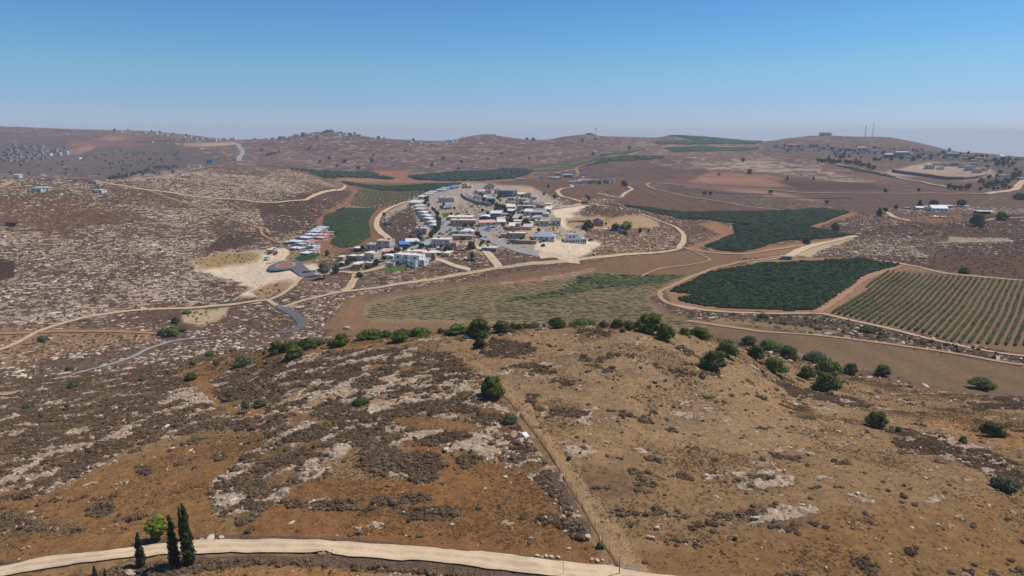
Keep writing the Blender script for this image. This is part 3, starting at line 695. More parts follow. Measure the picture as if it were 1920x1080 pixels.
road('footpath', [(0, 742), (20, 739), (41, 733)], 3.0, M_TRACK, 'short tan path at the left edge on the green-brown slope', dmin=150)
road('paved_lane', [(130, 704), (200, 686), (250, 669), (280, 654), (310, 644), (345, 637), (390, 634)], 2.6, M_STREET, 'thin grey lane following the bottom of the gully', dmin=220, wob=0.15)
road('dirt_road', [(-80, 628), (0, 626), (75, 624), (110, 622), (200, 622), (290, 626)], 2.4, M_ORTRACK, 'orange path under the eroded bank at the left', dmin=250, wob=0.2)
road('dirt_road', [(180, 340), (215, 347), (270, 356), (350, 367), (420, 374), (480, 379), (540, 378), (575, 375), (592, 366), (605, 361), (630, 357), (645, 353), (640, 346), (628, 342)], 3.4, M_PALE, 'pale dirt road over the left hill to the far vineyards', dmin=400)
road('footpath', [(276, 358), (310, 370), (350, 382), (410, 403), (450, 417), (488, 430), (492, 440), (510, 450), (530, 458)], 2.4, M_ORTRACK, 'orange footpath slanting down the left hill to the white cabins', dmin=400)
road('dirt_road', [(-40, 362), (0, 352), (14, 346), (27, 340)], 5.0, M_TRACK, 'tan road at the left edge below the white shed', dmin=400)
road('dirt_road', [(200, 340), (260, 336), (300, 324), (345, 317), (365, 313)], 2.2, M_PALE, 'thin track below the conifer belt on the left hilltop', dmin=500)
road('far_road', [(447, 303), (449, 296), (455, 286), (450, 278), (444, 270)], 13, M_STREET, 'grey road bending up the far slope at the left', dmin=1300, wob=0.02)
road('dirt_road', [(766, 378), (745, 385), (722, 396), (710, 408), (706, 424), (714, 436), (726, 445), (731, 455)], 5.0, M_CREAM, 'curving cream track between the far vineyards and the village', dmin=450)
road('street', [(862, 348), (845, 354), (822, 364), (806, 377), (808, 388), (816, 402), (828, 414), (838, 424), (834, 434), (818, 447), (800, 456), (775, 465), (742, 477), (700, 489), (660, 499), (630, 506), (597, 513), (572, 518)], [6.5, 6.5, 6.5, 7, 8, 8.5, 8.5, 8, 7, 6.5, 6, 6, 6, 6, 6, 6, 6, 7], M_STREET, 'main village street winding down to the roundabout', dmin=420, wob=0.02)
road('street', [(1000, 395), (960, 402), (945, 412), (934, 424), (905, 434), (880, 437), (860, 440)], 7.0, M_STREET, 'grey side street through the middle of the village', dmin=430, wob=0.03)
road('street', [(905, 436), (906, 444), (925, 452), (955, 463), (985, 472), (1010, 476)], 8.5, M_STREET, 'wide grey street curving down beside the stone retaining wall', dmin=430, wob=0.03)
road('street', [(936, 420), (952, 405), (958, 394), (935, 384), (910, 376), (888, 370), (880, 362), (892, 356), (905, 350)], 6.0, M_STREET, 'upper village street lined with parked cars', dmin=500, wob=0.03)
road('dirt_road', [(1070, 347), (1074, 350), (1052, 355), (1046, 361), (1052, 368), (1080, 376), (1100, 382), (1140, 388)], 5.0, M_PALE, 'pale track looping below the hilltop houses', dmin=500)
road('dirt_road', [(1100, 383), (1070, 388), (1050, 390), (1010, 392), (1004, 386), (1030, 384)], 4.5, M_PALE, 'pale track from the red truck into the village', dmin=500)
road('dirt_road', [(1120, 363), (1135, 366), (1158, 371), (1172, 363), (1185, 355), (1178, 350)], 4.0, M_PALE, 'forked pale track on the eastern village slope', dmin=500)
road('dirt_road', [(876, 458), (892, 463), (908, 469), (918, 480), (928, 492), (936, 502)], 5.5, M_CREAM, 'cream track dropping from the village to the long dirt road', dmin=430)
road('dirt_road', [(816, 486), (838, 493), (858, 500), (882, 507)], 3.5, M_CREAM, 'short cream track joining the long dirt road', dmin=400)
road('dirt_road', [(1010, 480), (1040, 478), (1062, 486), (1085, 490)], 6.0, M_CREAM, 'cream track below the white arcaded house', dmin=430)
road('dirt_road', [(640, 546), (655, 541), (664, 525), (668, 514), (700, 506), (735, 496)], 5.0, M_PALE, 'sandy track up to the white block house', dmin=380)
road('dirt_road', [(600, 516), (640, 510), (668, 512), (700, 505)], 3.5, M_PALE, 'sandy link track south of the stone houses', dmin=380)
road('dirt_road', [(507, 470), (520, 466), (532, 474), (522, 488), (500, 492)], 8.0, M_CREAM, 'cream access road to the rows of white cabins', dmin=420)
road('dirt_road', [(1212, 346), (1220, 343), (1215, 350), (1250, 360), (1330, 375), (1440, 392), (1560, 398)], 3.5, M_TRACK, 'tan track along the ploughed hollow', dmin=600)
road('dirt_road', [(1100, 337), (1080, 316), (1110, 305), (1160, 292), (1215, 280)], 6.0, M_ORTRACK, 'orange track climbing beside the far terraces', dmin=900)
road('dirt_road', [(960, 325), (1010, 318), (1080, 315)], 6.0, M_ORTRACK, 'orange track past the end of the olive grove', dmin=1000)
road('dirt_road', [(1240, 344), (1330, 350), (1440, 356), (1520, 362), (1640, 363), (1760, 363), (1845, 364)], 4.0, M_TRACK, 'level track between the far brown fields', dmin=800)
road('far_road', [(1555, 304), (1600, 314), (1660, 327), (1710, 339), (1770, 350), (1800, 356)], 7, M_STREET, 'straight grey road descending under the right-hand village', dmin=900, wob=0.02)
road('far_road', [(1850, 364), (1900, 357), (1912, 346), (1920, 340), (1990, 330)], 9, M_PALE, 'pale road leaving at the right edge', dmin=800)
road('dirt_road', [(1286, 466), (1330, 486), (1300, 496), (1240, 504), (1200, 520)], 1.6, M_TRACK, 'faint curving tan track on the brown slope below the perimeter road', dmin=400)
road('dirt_road', [(1400, 494), (1440, 488), (1480, 480)], 2.2, M_PALE, 'pale link beside the top left corner of the dark vineyard', dmin=380)
road('dirt_road', [(1660, 398), (1668, 402), (1680, 409), (1705, 415)], 5, M_PALE, 'short pale track below the farm sheds', dmin=550)
road('dirt_road', [(1925, 408), (1880, 410), (1845, 414)], 4, M_TRACK, 'tan track beside the large round tree at the right', dmin=550)
road('dirt_road', [(740, 382), (720, 384), (705, 388), (650, 388)], 5, M_ORTRACK, 'orange headland between the far left vineyards', dmin=550)

# roundabout
rc_ = hit(535.6, 499, 420)
def disc(name, cx_, cy_, r, mat, label, lift, squash=1.0, r0=0.0):
    n = 48; rr = [r0] + [r0 + (r - r0) * k / 3 for k in (1, 2, 3)]
    V = []; 
    for q in rr:
        for i in range(n):
            t = 2 * math.pi * i / n
            x = cx_ + q * math.cos(t); y = cy_ + q * math.sin(t) * squash
            V.append((x, y, 0))
    V = np.array(V); V[:, 2] = gz(V[:, 0], V[:, 1]).mean() * 0.35 + gz(V[:, 0], V[:, 1]) * 0.65 + lift
    i = np.arange(n)
    Fs = np.concatenate([np.stack([i + k * n, (i + 1) % n + k * n, (i + 1) % n + (k + 1) * n, i + (k + 1) * n], 1) for k in range(3)])[:, ::-1]
    me = mesh_np(name, V, Fs, (mat,), smooth=True)
    return tag(obj(name, me), label, None, None, 'structure')
disc('roundabout', rc_[0], rc_[1], 11.2, M_ASPH, 'dark asphalt roundabout ring on the cream spoil ground', 0.75, 1.15, 5.9)
disc('roundabout_kerb', rc_[0], rc_[1], 6.1, M_KERB, 'pale kerb round the roundabout island', 0.85, 1.15, 5.6)
disc('roundabout_island', rc_[0], rc_[1], 5.7, dirt('island_soil', lin((150, 96, 66)), False), 'reddish soil island inside the roundabout', 0.80, 1.15, 0.0)
road('paved_lane', [(552, 500), (562, 506), (572, 514), (580, 520)], 10.0, M_ASPH, 'dark asphalt arm joining the roundabout to the street', dmin=420, wob=0.01, lift=0.45)

# ---------------------------------------------------------------- vineyards: every row that shows is a row of its own
def foliage(name, dark, light, scale=0.6, rough=0.75):
    n = N(name, rough)
    n.b.inputs['Specular IOR Level'].default_value = 0.12
    P = n.pos()
    f = n.noise(P, scale, 4, 0.7)
    oi = n.node('ShaderNodeObjectInfo')
    f = n.math('ADD', f, n.math('MULTIPLY', n.math('SUBTRACT', oi.outputs['Random'], 0.5), 0.12))
    n.color(n.mix(n.ramp(f, 0.3, 0.7), dark, light))
    return n.m
M_VDARK = foliage('vine_leaves_dark', lin((18, 34, 10)), lin((42, 68, 22)), 0.8)
M_VMID = foliage('vine_leaves', lin((42, 52, 24)), lin((84, 92, 46)), 0.8)
M_VDRY = foliage('vine_leaves_dry', lin((98, 98, 58)), lin((146, 138, 92)), 0.3)
M_VFAR = foliage('orchard_leaves', lin((34, 54, 34)), lin((56, 78, 48)), 0.2)
rng = np.random.default_rng(5)

def row_mesh(P, w, h, seg, gap, mat, name, tint=0):
    """hedge-like vine row along world points P (n,2), origin at its first point"""
    n = len(P)
    T = np.gradient(P, axis=0); T /= np.linalg.norm(T, axis=1)[:, None] + 1e-9
    Nn = np.stack([-T[:, 1], T[:, 0]], 1)
    z0 = gz(P[:, 0], P[:, 1])
    ww = w * rng.uniform(0.75, 1.3, n); hh = h * rng.uniform(0.72, 1.22, n)
    keep = np.ones(n, bool)
    if gap > 0:
        gp = rng.random(n) < gap
        hh = np.where(gp, hh * 0.25, hh); ww = np.where(gp, ww * 0.3, ww)
    ww[0] *= 0.5; ww[-1] *= 0.5; hh[0] *= .6; hh[-1] *= .6
    prof = [(-0.5, 0.05), (-0.62, 0.55), (-0.25, 1.0), (0.25, 1.0), (0.62, 0.55), (0.5, 0.05)]
    V = []
    for (a, b) in prof:
        jx = rng.uniform(-0.16, 0.16, n) * w; jz = rng.uniform(-0.12, 0.12, n) * h
        q = P + Nn * (a * ww + jx)[:, None]
        V.append(np.column_stack([q, z0 + b * hh + (jz if b > 0.3 else 0)]))
    V = np.concatenate(V); i = np.arange(n - 1); m = len(prof)
    Fs = np.concatenate([np.stack([i + k * n, i + 1 + k * n, i + 1 + (k + 1) * n, i + (k + 1) * n], 1)[:, ::-1] for k in range(m - 1)])
    o0 = V[0].copy(); V -= o0
    return mesh_np(name, V, Fs, (mat,)), o0

def clip_rows(poly, d, spacing, off=0.5):
    """parallel lines along unit vector d through a world polygon -> list of segments"""
    nrm = np.array([-d[1], d[0]])
    P = np.array(poly); c = P @ nrm; out = []
    k = math.floor(c.min() / spacing)
    while k * spacing < c.max():
        cc = (k + off) * spacing; k += 1
        xs = []
        for i in range(len(P)):
            a, b = P[i], P[(i + 1) % len(P)]
            ca, cb = a @ nrm, b @ nrm
            if (ca > cc) != (cb > cc):
                q = a + (b - a) * (cc - ca) / (cb - ca); xs.append(q @ d)
        xs.sort()
        for s in range(0, len(xs) - 1, 2):
            if xs[s + 1] - xs[s] > 4: out.append((cc, xs[s], xs[s + 1]))
    return out, nrm

def vineyard(name, px, dirpx, spacing, w, h, mat, label, group, seg=1.6, gap=0.0, each=True, dmin=280, cat='vine row', bend=0.0):
    poly = [hit(p[0], p[1], dmin)[:2] for p in px]
    a = np.array(hit(*dirpx[0], dmin)[:2]); b = np.array(hit(*dirpx[1], dmin)[:2])
    d = (b - a) / np.linalg.norm(b - a)
    rows, nrm = clip_rows(poly, d, spacing)
    made = []
    Vs, Fs, nv = [], [], 0
    for (cc, s0, s1) in rows:
        s0 += rng.uniform(-1, 1); s1 += rng.uniform(-1, 1)
        n = max(3, int((s1 - s0) / seg) + 1)
        t = np.linspace(s0, s1, n)
        wb = (fbm(t / 40, np.full(n, cc / 60), 71, 2) - 0.5) * spacing * 0.5
        P = d[None, :] * t[:, None] + nrm[None, :] * (cc + wb)[:, None]
        if each:
            me, o0 = row_mesh(P, w, h, seg, gap, mat, name)
            o = obj(name, me, loc=o0)
            tag(o, label, cat, group); made.append(o)
        else:
            me, o0 = row_mesh(P, w, h, seg, gap, mat, 'tmp')
            v = np.empty(len(me.vertices) * 3, np.float32); me.vertices.foreach_get('co', v); v = v.reshape(-1, 3) + o0
            f = np.empty(len(me.loops), np.int32); me.loops.foreach_get('vertex_index', f)
            Vs.append(v); Fs.append(f.reshape(-1, 4) + nv); nv += len(v); bpy.data.meshes.remove(me)
    if not each and Vs:
        o = tag(obj(name, mesh_np(name, np.concatenate(Vs), np.concatenate(Fs), (mat,))), label, None, group, 'stuff')
        made.append(o)
    return made

nV = {}
nV['wide'] = vineyard('vine_row', [(1664, 509), (1760, 517), (1930, 529), (2150, 548), (2300, 640), (2150, 720), (1930, 662), (1800, 643), (1652, 608), (1552, 586)], [(1664, 510), (1552, 584)], 3.15, 1.0, 1.5, M_VMID,
         'olive green vine row with bare soil between, in the wide-rowed vineyard at the right', 'rows of the wide-rowed vineyard at the right', seg=1.1, gap=0.05)
ORD = ['first', 'second', 'third', 'fourth', 'fifth', 'sixth', 'seventh', 'eighth', 'ninth', 'tenth', 'eleventh', 'twelfth', 'thirteenth', 'fourteenth', 'fifteenth', 'sixteenth', 'seventeenth', 'eighteenth', 'nineteenth', 'twentieth']
nV['wide'].sort(key=lambda o: o.location.x / o.location.y)
for i_, o_ in enumerate(nV['wide'][:20]): o_['label'] = '%s olive green vine row counted from the broad orange track' % ORD[i_]
nV['dark'] = vineyard('vine_row', [(1255, 547), (1330, 511), (1430, 494), (1610, 485), (1690, 497), (1622, 516), (1532, 582), (1480, 583), (1330, 576), (1290, 569), (1268, 561), (1300, 553)], [(1290, 563), (1500, 568)], 3.1, 1.35, 1.5, M_VDARK,
         'dark green vine row in the dense vineyard right of centre', 'rows of the dense dark vineyard right of centre', seg=1.5)
nV['thin'] = vineyard('vine_row', [(685, 596), (696, 572), (760, 556), (900, 536), (1050, 524), (1110, 513), (1180, 515), (1290, 515), (1240, 540), (1212, 556), (1225, 585), (1320, 612), (1240, 622), (1000, 606), (900, 600)], [(760, 572), (900, 584)], 2.9, 0.45, 0.42, M_VDRY,
         'thin patchy vine row in the valley behind the near hill', 'rows of the thin vineyard behind the near hill', seg=1.7, gap=0.35)
vineyard('dense_vineyard', [(1086, 517), (1110, 513), (1180, 516), (1290, 516), (1240, 530), (1130, 541), (1010, 562), (930, 566), (1060, 540)], [(760, 572), (900, 584)], 2.6, 0.9, 0.8, foliage('young_vines', lin((66, 80, 42)), lin((108, 118, 68))), 'brighter green strip of young vines across the thin vineyard', None, seg=2.0, gap=0.5, each=False)
nV['slant'] = vineyard('vine_row', [(683, 355), (804, 359), (775, 373), (730, 387), (652, 387), (668, 366)], [(700, 357), (672, 386)], 5.0, 1.7, 1.4, M_VMID,
         'far slanting vine row over orange soil beside the village', 'rows of the far striped vineyard beside the village', seg=3, dmin=450)
nV['leaf'] = vineyard('vine_row', [(646, 390), (708, 391), (690, 415), (694, 445), (664, 462), (640, 465), (618, 455), (632, 444), (607, 425), (609, 405)], [(625, 440), (690, 405)], 2.8, 1.6, 1.4, foliage('vine_leaves_village', lin((34, 48, 24)), lin((60, 76, 38))),
         'green vine row in the leaf-shaped vineyard between cabins and village', 'rows of the leaf-shaped vineyard by the white cabins', seg=2.2, dmin=450)
vineyard('dense_vineyard', [(641, 341), (865, 343), (850, 352), (800, 358), (690, 353), (652, 346)], [(660, 350), (800, 353)], 4.2, 3.0, 1.8, M_VDARK, 'dark green band of vineyard on the far side of the village', None, seg=5, each=False, dmin=700)
vineyard('dense_vineyard', [(1166, 386), (1250, 395), (1350, 398), (1440, 397), (1540, 391), (1594, 398), (1560, 410), (1520, 424), (1440, 424), (1370, 419), (1320, 411), (1240, 403)], [(1400, 400), (1500, 400)], 2.7, 1.9, 1.7, M_VDARK, 'upper block of dark green vineyard east of the village', None, seg=2.6, each=False, dmin=450)
vineyard('dense_vineyard', [(1372, 422), (1520, 426), (1572, 437), (1600, 441), (1560, 446), (1470, 451), (1430, 463), (1395, 472), (1350, 470), (1320, 462), (1378, 438)], [(1400, 440), (1500, 440)], 2.7, 1.9, 1.7, M_VDARK, 'lower block of dark green vineyard east of the village', None, seg=2.6, each=False, dmin=450)
vineyard('dense_vineyard', [(1250, 254), (1290, 255), (1360, 260), (1430, 265), (1420, 269), (1330, 271), (1240, 271), (1225, 267), (1310, 264)], [(1250, 268), (1400, 267)], 9, 8, 3.0, M_VFAR, 'dark orchard on the crest of the far hill', None, seg=9, each=False, dmin=1300)
vineyard('dense_vineyard', [(1125, 291), (1200, 281), (1215, 280), (1190, 284), (1140, 292)], [(1130, 290), (1200, 282)], 9, 7, 3.0, M_VFAR, 'dark strip of orchard on the far slope above the terraces', None, seg=9, each=False, dmin=900)
vineyard('dense_vineyard', [(1245, 278), (1420, 276), (1425, 281), (1330, 284), (1260, 284)], [(1250, 281), (1400, 280)], 8, 6, 2.6, M_VFAR, 'narrow dark orchard below the crest of the far hill', None, seg=9, each=False, dmin=900)
vineyard('dense_vineyard', [(1105, 304), (1130, 296), (1180, 292), (1250, 293), (1240, 298), (1170, 302), (1120, 308), (1096, 312)], [(1110, 303), (1230, 295)], 14, 3.5, 2.4, M_VFAR, 'lines of dark trees on the far terraces', None, seg=6, gap=0.15, each=False, dmin=900)
vineyard('dense_vineyard', [(1570, 310), (1600, 314), (1650, 325), (1690, 334), (1670, 333), (1610, 321), (1575, 313)], [(1575, 311), (1680, 333)], 5, 4, 2, M_VFAR, 'green strip beside the straight grey road', None, seg=6, each=False, dmin=900)
vineyard('dense_vineyard', [(985, 318), (1100, 300), (1130, 297), (1080, 311), (1000, 322)], [(990, 319), (1120, 300)], 9, 3.2, 1.6, foliage('pale_vines', lin((84, 90, 54)), lin((108, 112, 70))), 'pale green terrace of vines beyond the olive grove', None, seg=8, gap=0.1, each=False, dmin=900)
for pl, lb in (([(545, 317), (600, 322), (700, 325), (712, 328), (690, 332), (742, 334), (735, 337), (600, 334), (580, 328)], 'dark grove of trees behind the left hill'),
               ([(765, 332), (830, 325), (960, 317), (1002, 320), (960, 335), (860, 340), (790, 338)], 'blue-green olive grove beyond the village')):
    vineyard('olive_grove', pl, [(600, 330), (700, 330)], 6.5, 4.5, 3.4, M_VFAR, lb, None, seg=4.5, gap=0.2, each=False, dmin=1000)
# ---------------------------------------------------------------- trees and bushes
def leaf_cloud(lobes, n, size, seed, flat=0.0, inner=0.25, up=0.35):
    """n leaf-sized quads spread through overlapping lobes (cx,cy,cz,rx,ry,rz)"""
    r = np.random.default_rng(seed)
    L = np.array(lobes, float); vol = (L[:, 3] * L[:, 4] * L[:, 5]) ** (2 / 3)
    k = r.choice(len(L), n, p=vol / vol.sum())
    d = r.normal(size=(n, 3)); d /= np.linalg.norm(d, axis=1)[:, None]
    rad = 1 - inner * r.random(n) ** 1.6 + r.normal(0, 0.06, n)
    lump = 0.76 + 0.50 * vnoise(d[:, 0] * 2.3 + 7 + k * 3.1, d[:, 1] * 2.3 + d[:, 2] * 2.9 + 11, seed + 5)
    C = L[k, :3] + d * L[k, 3:6] * (rad * lump)[:, None]
    nrm = d + r.normal(0, 0.55, (n, 3)); nrm[:, 2] += up
    nrm /= np.linalg.norm(nrm, axis=1)[:, None]
    t = np.cross(nrm, r.normal(size=(n, 3))); t /= np.linalg.norm(t, axis=1)[:, None] + 1e-9
    b = np.cross(nrm, t)
    s = size * r.uniform(0.6, 1.35, n)[:, None]
    q = r.uniform(0.55, 1.0, (n, 1))
    V = np.stack([C - t * s - b * s * q * 0.4, C + t * s * 0.2 - b * s * q, C + t * s + b * s * q * 0.3, C - t * s * 0.1 + b * s * q], 1).reshape(-1, 3)
    Fc = np.arange(n * 4).reshape(n, 4)
    return V, Fc

def lumpy(lobes, k, seed, sub=2):
    """closed lumpy core inside the crown so that no sky shows straight through it"""
    import bmesh
    Vs, Fs, nv = [], [], 0
    for i, (cx_, cy_, cz_, rx, ry, rz) in enumerate(lobes):
        bm = bmesh.new(); bmesh.ops.create_icosphere(bm, subdivisions=sub, radius=1.0)
        v = np.array([p.co[:] for p in bm.verts]); f = np.array([[q.index for q in fc.verts] for fc in bm.faces]); bm.free()
        v *= (0.8 + 0.4 * vnoise(v[:, 0] * 2 + i * 5 + 9, v[:, 1] * 2 + v[:, 2] * 2 + 9, seed))[:, None]
        v = v * np.array([rx, ry, rz]) * k + np.array([cx_, cy_, cz_])
        Vs.append(v); Fs.append(f + nv); nv += len(v)
    return np.concatenate(Vs), np.concatenate(Fs)

def trunk_mesh(name, h, r0, r1, mat, limbs=3, seed=1, top=0.6):
    r = random.Random(seed)
    V, Fs = [], []
    def tube(pts, rads, ns=7):
        b0 = len(V)
        for (x, y, z), q in zip(pts, rads):
            for i in range(ns):
                t = 2 * math.pi * i / ns
                V.append((x + q * math.cos(t), y + q * math.sin(t), z))
        for s in range(len(pts) - 1):
            for i in range(ns):
                j = (i + 1) % ns
                Fs.append((b0 + s * ns + i, b0 + s * ns + j, b0 + (s + 1) * ns + j, b0 + (s + 1) * ns + i))
    bx_, by_ = r.uniform(-.1, .1) * h, r.uniform(-.1, .1) * h
    tube([(0, 0, -0.5), (0, 0, 0.05 * h), (bx_ * .4, by_ * .4, h * .35), (bx_, by_, h)], [r0 * 1.35, r0, r0 * .8, r1])
    for k in range(limbs):
        a = 2 * math.pi * (k + r.random() * .5) / max(1, limbs); ln = h * top * r.uniform(.7, 1.1); z = h * r.uniform(.3, .6)
        tube([(bx_ * .4, by_ * .4, z), (bx_ * .4 + math.cos(a) * ln * .5, by_ * .4 + math.sin(a) * ln * .5, z + ln * .4), (bx_ * .4 + math.cos(a) * ln, by_ * .4 + math.sin(a) * ln, z + ln * .95)], [r0 * .5, r0 * .35, r0 * .15], 5)
    return mesh_np(name, np.array(V), np.array(Fs), (mat,), smooth=True)

M_BARK = plain('bark', lin((84, 70, 58)), 0.3, 6.0)
M_OAK = foliage('oak_leaves', lin((34, 42, 14)), lin((92, 102, 40)), 1.3)
M_OAKL = foliage('carob_leaves', lin((52, 62, 20)), lin((108, 120, 48)), 1.3)
M_CYP = foliage('cypress_leaves', lin((24, 32, 14)), lin((62, 70, 34)), 2.0)
M_LIME = foliage('bright_leaves', lin((78, 92, 28)), lin((128, 140, 50)), 2.0)
M_GREYL = foliage('olive_leaves', lin((62, 68, 44)), lin((96, 102, 70)), 1.5)
M_DGREEN = foliage('garden_leaves', lin((32, 46, 26)), lin((64, 84, 42)), 1.0)
M_PINE = foliage('pine_needles', lin((26, 40, 26)), lin((48, 66, 40)), 0.8)

def dry(name, a, b):
    n = N(name, 0.95); n.b.inputs['Specular IOR Level'].default_value = 0.05
    oi = n.node('ShaderNodeObjectInfo'); f = n.math('ADD', n.math('MULTIPLY', oi.outputs['Random'], 0.7), n.math('MULTIPLY', n.noise(n.pos(), 6.0, 2), 0.3))
    n.color(n.mix(f, a, b)); return n.m
M_SCRUB = dry('thorny_scrub', lin((84, 68, 52)), lin((140, 116, 88)))
M_SCRUBG = dry('grey_scrub', lin((96, 82, 62)), lin((140, 122, 96)))
M_STONE = dry('limestone', lin((160, 142, 120)), lin((212, 194, 168)))
M_GRASS = dry('dry_grass', lin((90, 70, 44)), lin((158, 128, 86)))

def crown_mesh(name, lobes, n, size, mats, seed, core=0.82, sub=2, inner=.25):
    V, Fc = leaf_cloud(lobes, n, size, seed, inner=inner)
    if core:
        V2, F2 = lumpy(lobes, core, seed, sub)
        return mesh_np(name, np.concatenate([V, V2]), [Fc, F2 + len(V)], mats)
    return mesh_np(name, V, Fc, mats)

def rl(seed, n, r, spread, z0, zr, flat=0.85):
    q = random.Random(seed); out = []
    for i in range(n):
        a = 2 * math.pi * i / n + q.uniform(-.4, .4); d = spread * q.uniform(.5, 1)
        s = r * q.uniform(.75, 1.15)
        out.append((math.cos(a) * d, math.sin(a) * d, z0 + q.uniform(-zr, zr), s, s, s * flat))
    return out
# unit kinds, about 1 m tall crown; scaled per tree
KIND = {}
def kind(name, lobes, n, size, mat, trunk=None, seed=1, core=0.82, sub=2, inner=.25):
    KIND[name] = (crown_mesh('crown', lobes, n, size, (mat,), seed, core, sub, inner), trunk)
tk_low = trunk_mesh('trunk', 0.45, 0.055, 0.03, M_BARK, 4, 3, 0.5)
tk_mid = trunk_mesh('trunk', 0.7, 0.035, 0.02, M_BARK, 4, 5, 0.5)
tk_cyp = trunk_mesh('trunk', 0.6, 0.02, 0.01, M_BARK, 0, 6)
for v in range(3):
    kind('oak%d' % v, [(0, 0, .52, .40, .40, .40)] + rl(10 + v, 5, .27, .36, .40, .15) + rl(20 + v, 3, .20, .20, .76, .08), 2300, .036, M_OAK, tk_low, 30 + v)
    kind('carob%d' % v, [(0, 0, .5, .38, .38, .38)] + rl(40 + v, 6, .24, .40, .38, .13) + rl(50 + v, 3, .2, .22, .74, .08), 2300, .037, M_OAKL, tk_low, 60 + v)
    kind('bush%d' % v, [(0, 0, .42, .5, .45, .44)] + rl(70 + v, 5, .3, .42, .34, .08), 1100, .045, M_OAK if v != 1 else M_GREYL, tk_low, 80 + v)
    kind('olive%d' % v, rl(90 + v, 4, .26, .22, .62, .08) + [(0, 0, .74, .26, .26, .22)], 600, .045, M_GREYL, tk_mid, 95 + v, core=0.7)
    kind('garden%d' % v, [(0, 0, .55, .36, .36, .40)] + rl(100 + v, 4, .24, .24, .5, .12), 260, .085, M_DGREEN, tk_mid, 110 + v, sub=1)
    kind('pine%d' % v, [(0, 0, .36, .30, .30, .22), (0, 0, .58, .22, .22, .22), (0, 0, .82, .12, .12, .2)], 240, .08, M_PINE, tk_mid, 120 + v, sub=1)
    # tapering spire of foliage
    cl = [(0.01 * math.sin(i * 2.1 + v), 0.01 * math.cos(i * 1.7), .05 + i * .08, .082 * (1 - (i / 12.2) ** 1.9) * (.75 + .25 * min(1, (i + 1) / 3)) + .008, .082 * (1 - (i / 12.2) ** 1.9) * (.75 + .25 * min(1, (i + 1) / 3)) + .008, .075) for i in range(12)]
    kind('cypress%d' % v, cl, 2200, .016, M_CYP, tk_cyp, 130 + v, core=0.86, inner=.15)
KIND['lime'] = (crown_mesh('crown', [(0, 0, .55, .30, .30, .36)] + rl(7, 5, .2, .3, .66, .16) + rl(8, 3, .16, .12, .3, .05), 1500, .04, (M_LIME,), 9, core=.6), tk_mid)
KIND['lightbush'] = (crown_mesh('crown', rl(17, 4, .24, .22, .58, .10) + [(0, 0, .7, .24, .24, .22)], 420, .075, (foliage('yellowgreen_leaves', lin((92, 104, 44)), lin((136, 146, 74))),), 19, core=.7, sub=1), tk_mid)

def tree(nm, kd, px, py, hpx, label, cat='tree', group=None, wr=1.0, dmin=14, hm=None, D=None, xy=None):
    """base of the tree at a photograph pixel; height given in photograph pixels or metres"""
    if xy is not None: X, Y = xy; Z = float(gz(X, Y))
    else: X, Y, Z = hit(px, py, dmin)
    s = hm if hm else hpx * math.sqrt(X * X * 0 + Y * Y + Z * Z) / F * 1.02
    o = obj(nm, None, loc=(X, Y, Z - 0.04 * s))
    cm, tm = KIND[kd]
    c = obj('crown', cm, o)
    if tm: obj('trunk', tm, o)
    o.scale = (s * wr, s * wr, s); o.rotation_euler = (0, 0, random.uniform(0, 6.28))
    return tag(o, label, cat, group)

GB = 'bushes along the brow of the near hill'
GR = 'round trees and bushes on the right slope'
# cypresses and bright tree by the road
tree('cypress_tree', 'cypress0', 355, 1060, 122, 'tallest dark cypress, front right of the roadside group', group='cypresses beside the gravel road', wr=1.0)
tree('cypress_tree', 'cypress1', 328, 1061, 100, 'dark cypress just left of the tallest one', group='cypresses beside the gravel road', wr=1.0)
tree('cypress_tree', 'cypress2', 341, 1011, 66, 'slim brownish cypress behind the two tallest', group='cypresses beside the gravel road', wr=.72)
tree('cypress_tree', 'cypress2', 265, 1062, 66, 'shorter dark cypress standing apart at the left of the pale road', group='cypresses beside the gravel road', wr=1.35)
tree('cypress_tree', 'cypress1', 181, 1100, 42, 'young cypress cut by the bottom edge, left of the other', group='cypresses beside the gravel road', wr=1.3)
tree('cypress_tree', 'cypress0', 200, 1100, 38, 'smallest slim cypress at the bottom edge', group='cypresses beside the gravel road', wr=.8)
tree('broadleaf_tree', 'lime', 296, 1012, 52, 'bright yellow-green leafy tree behind the cypresses', wr=.95)
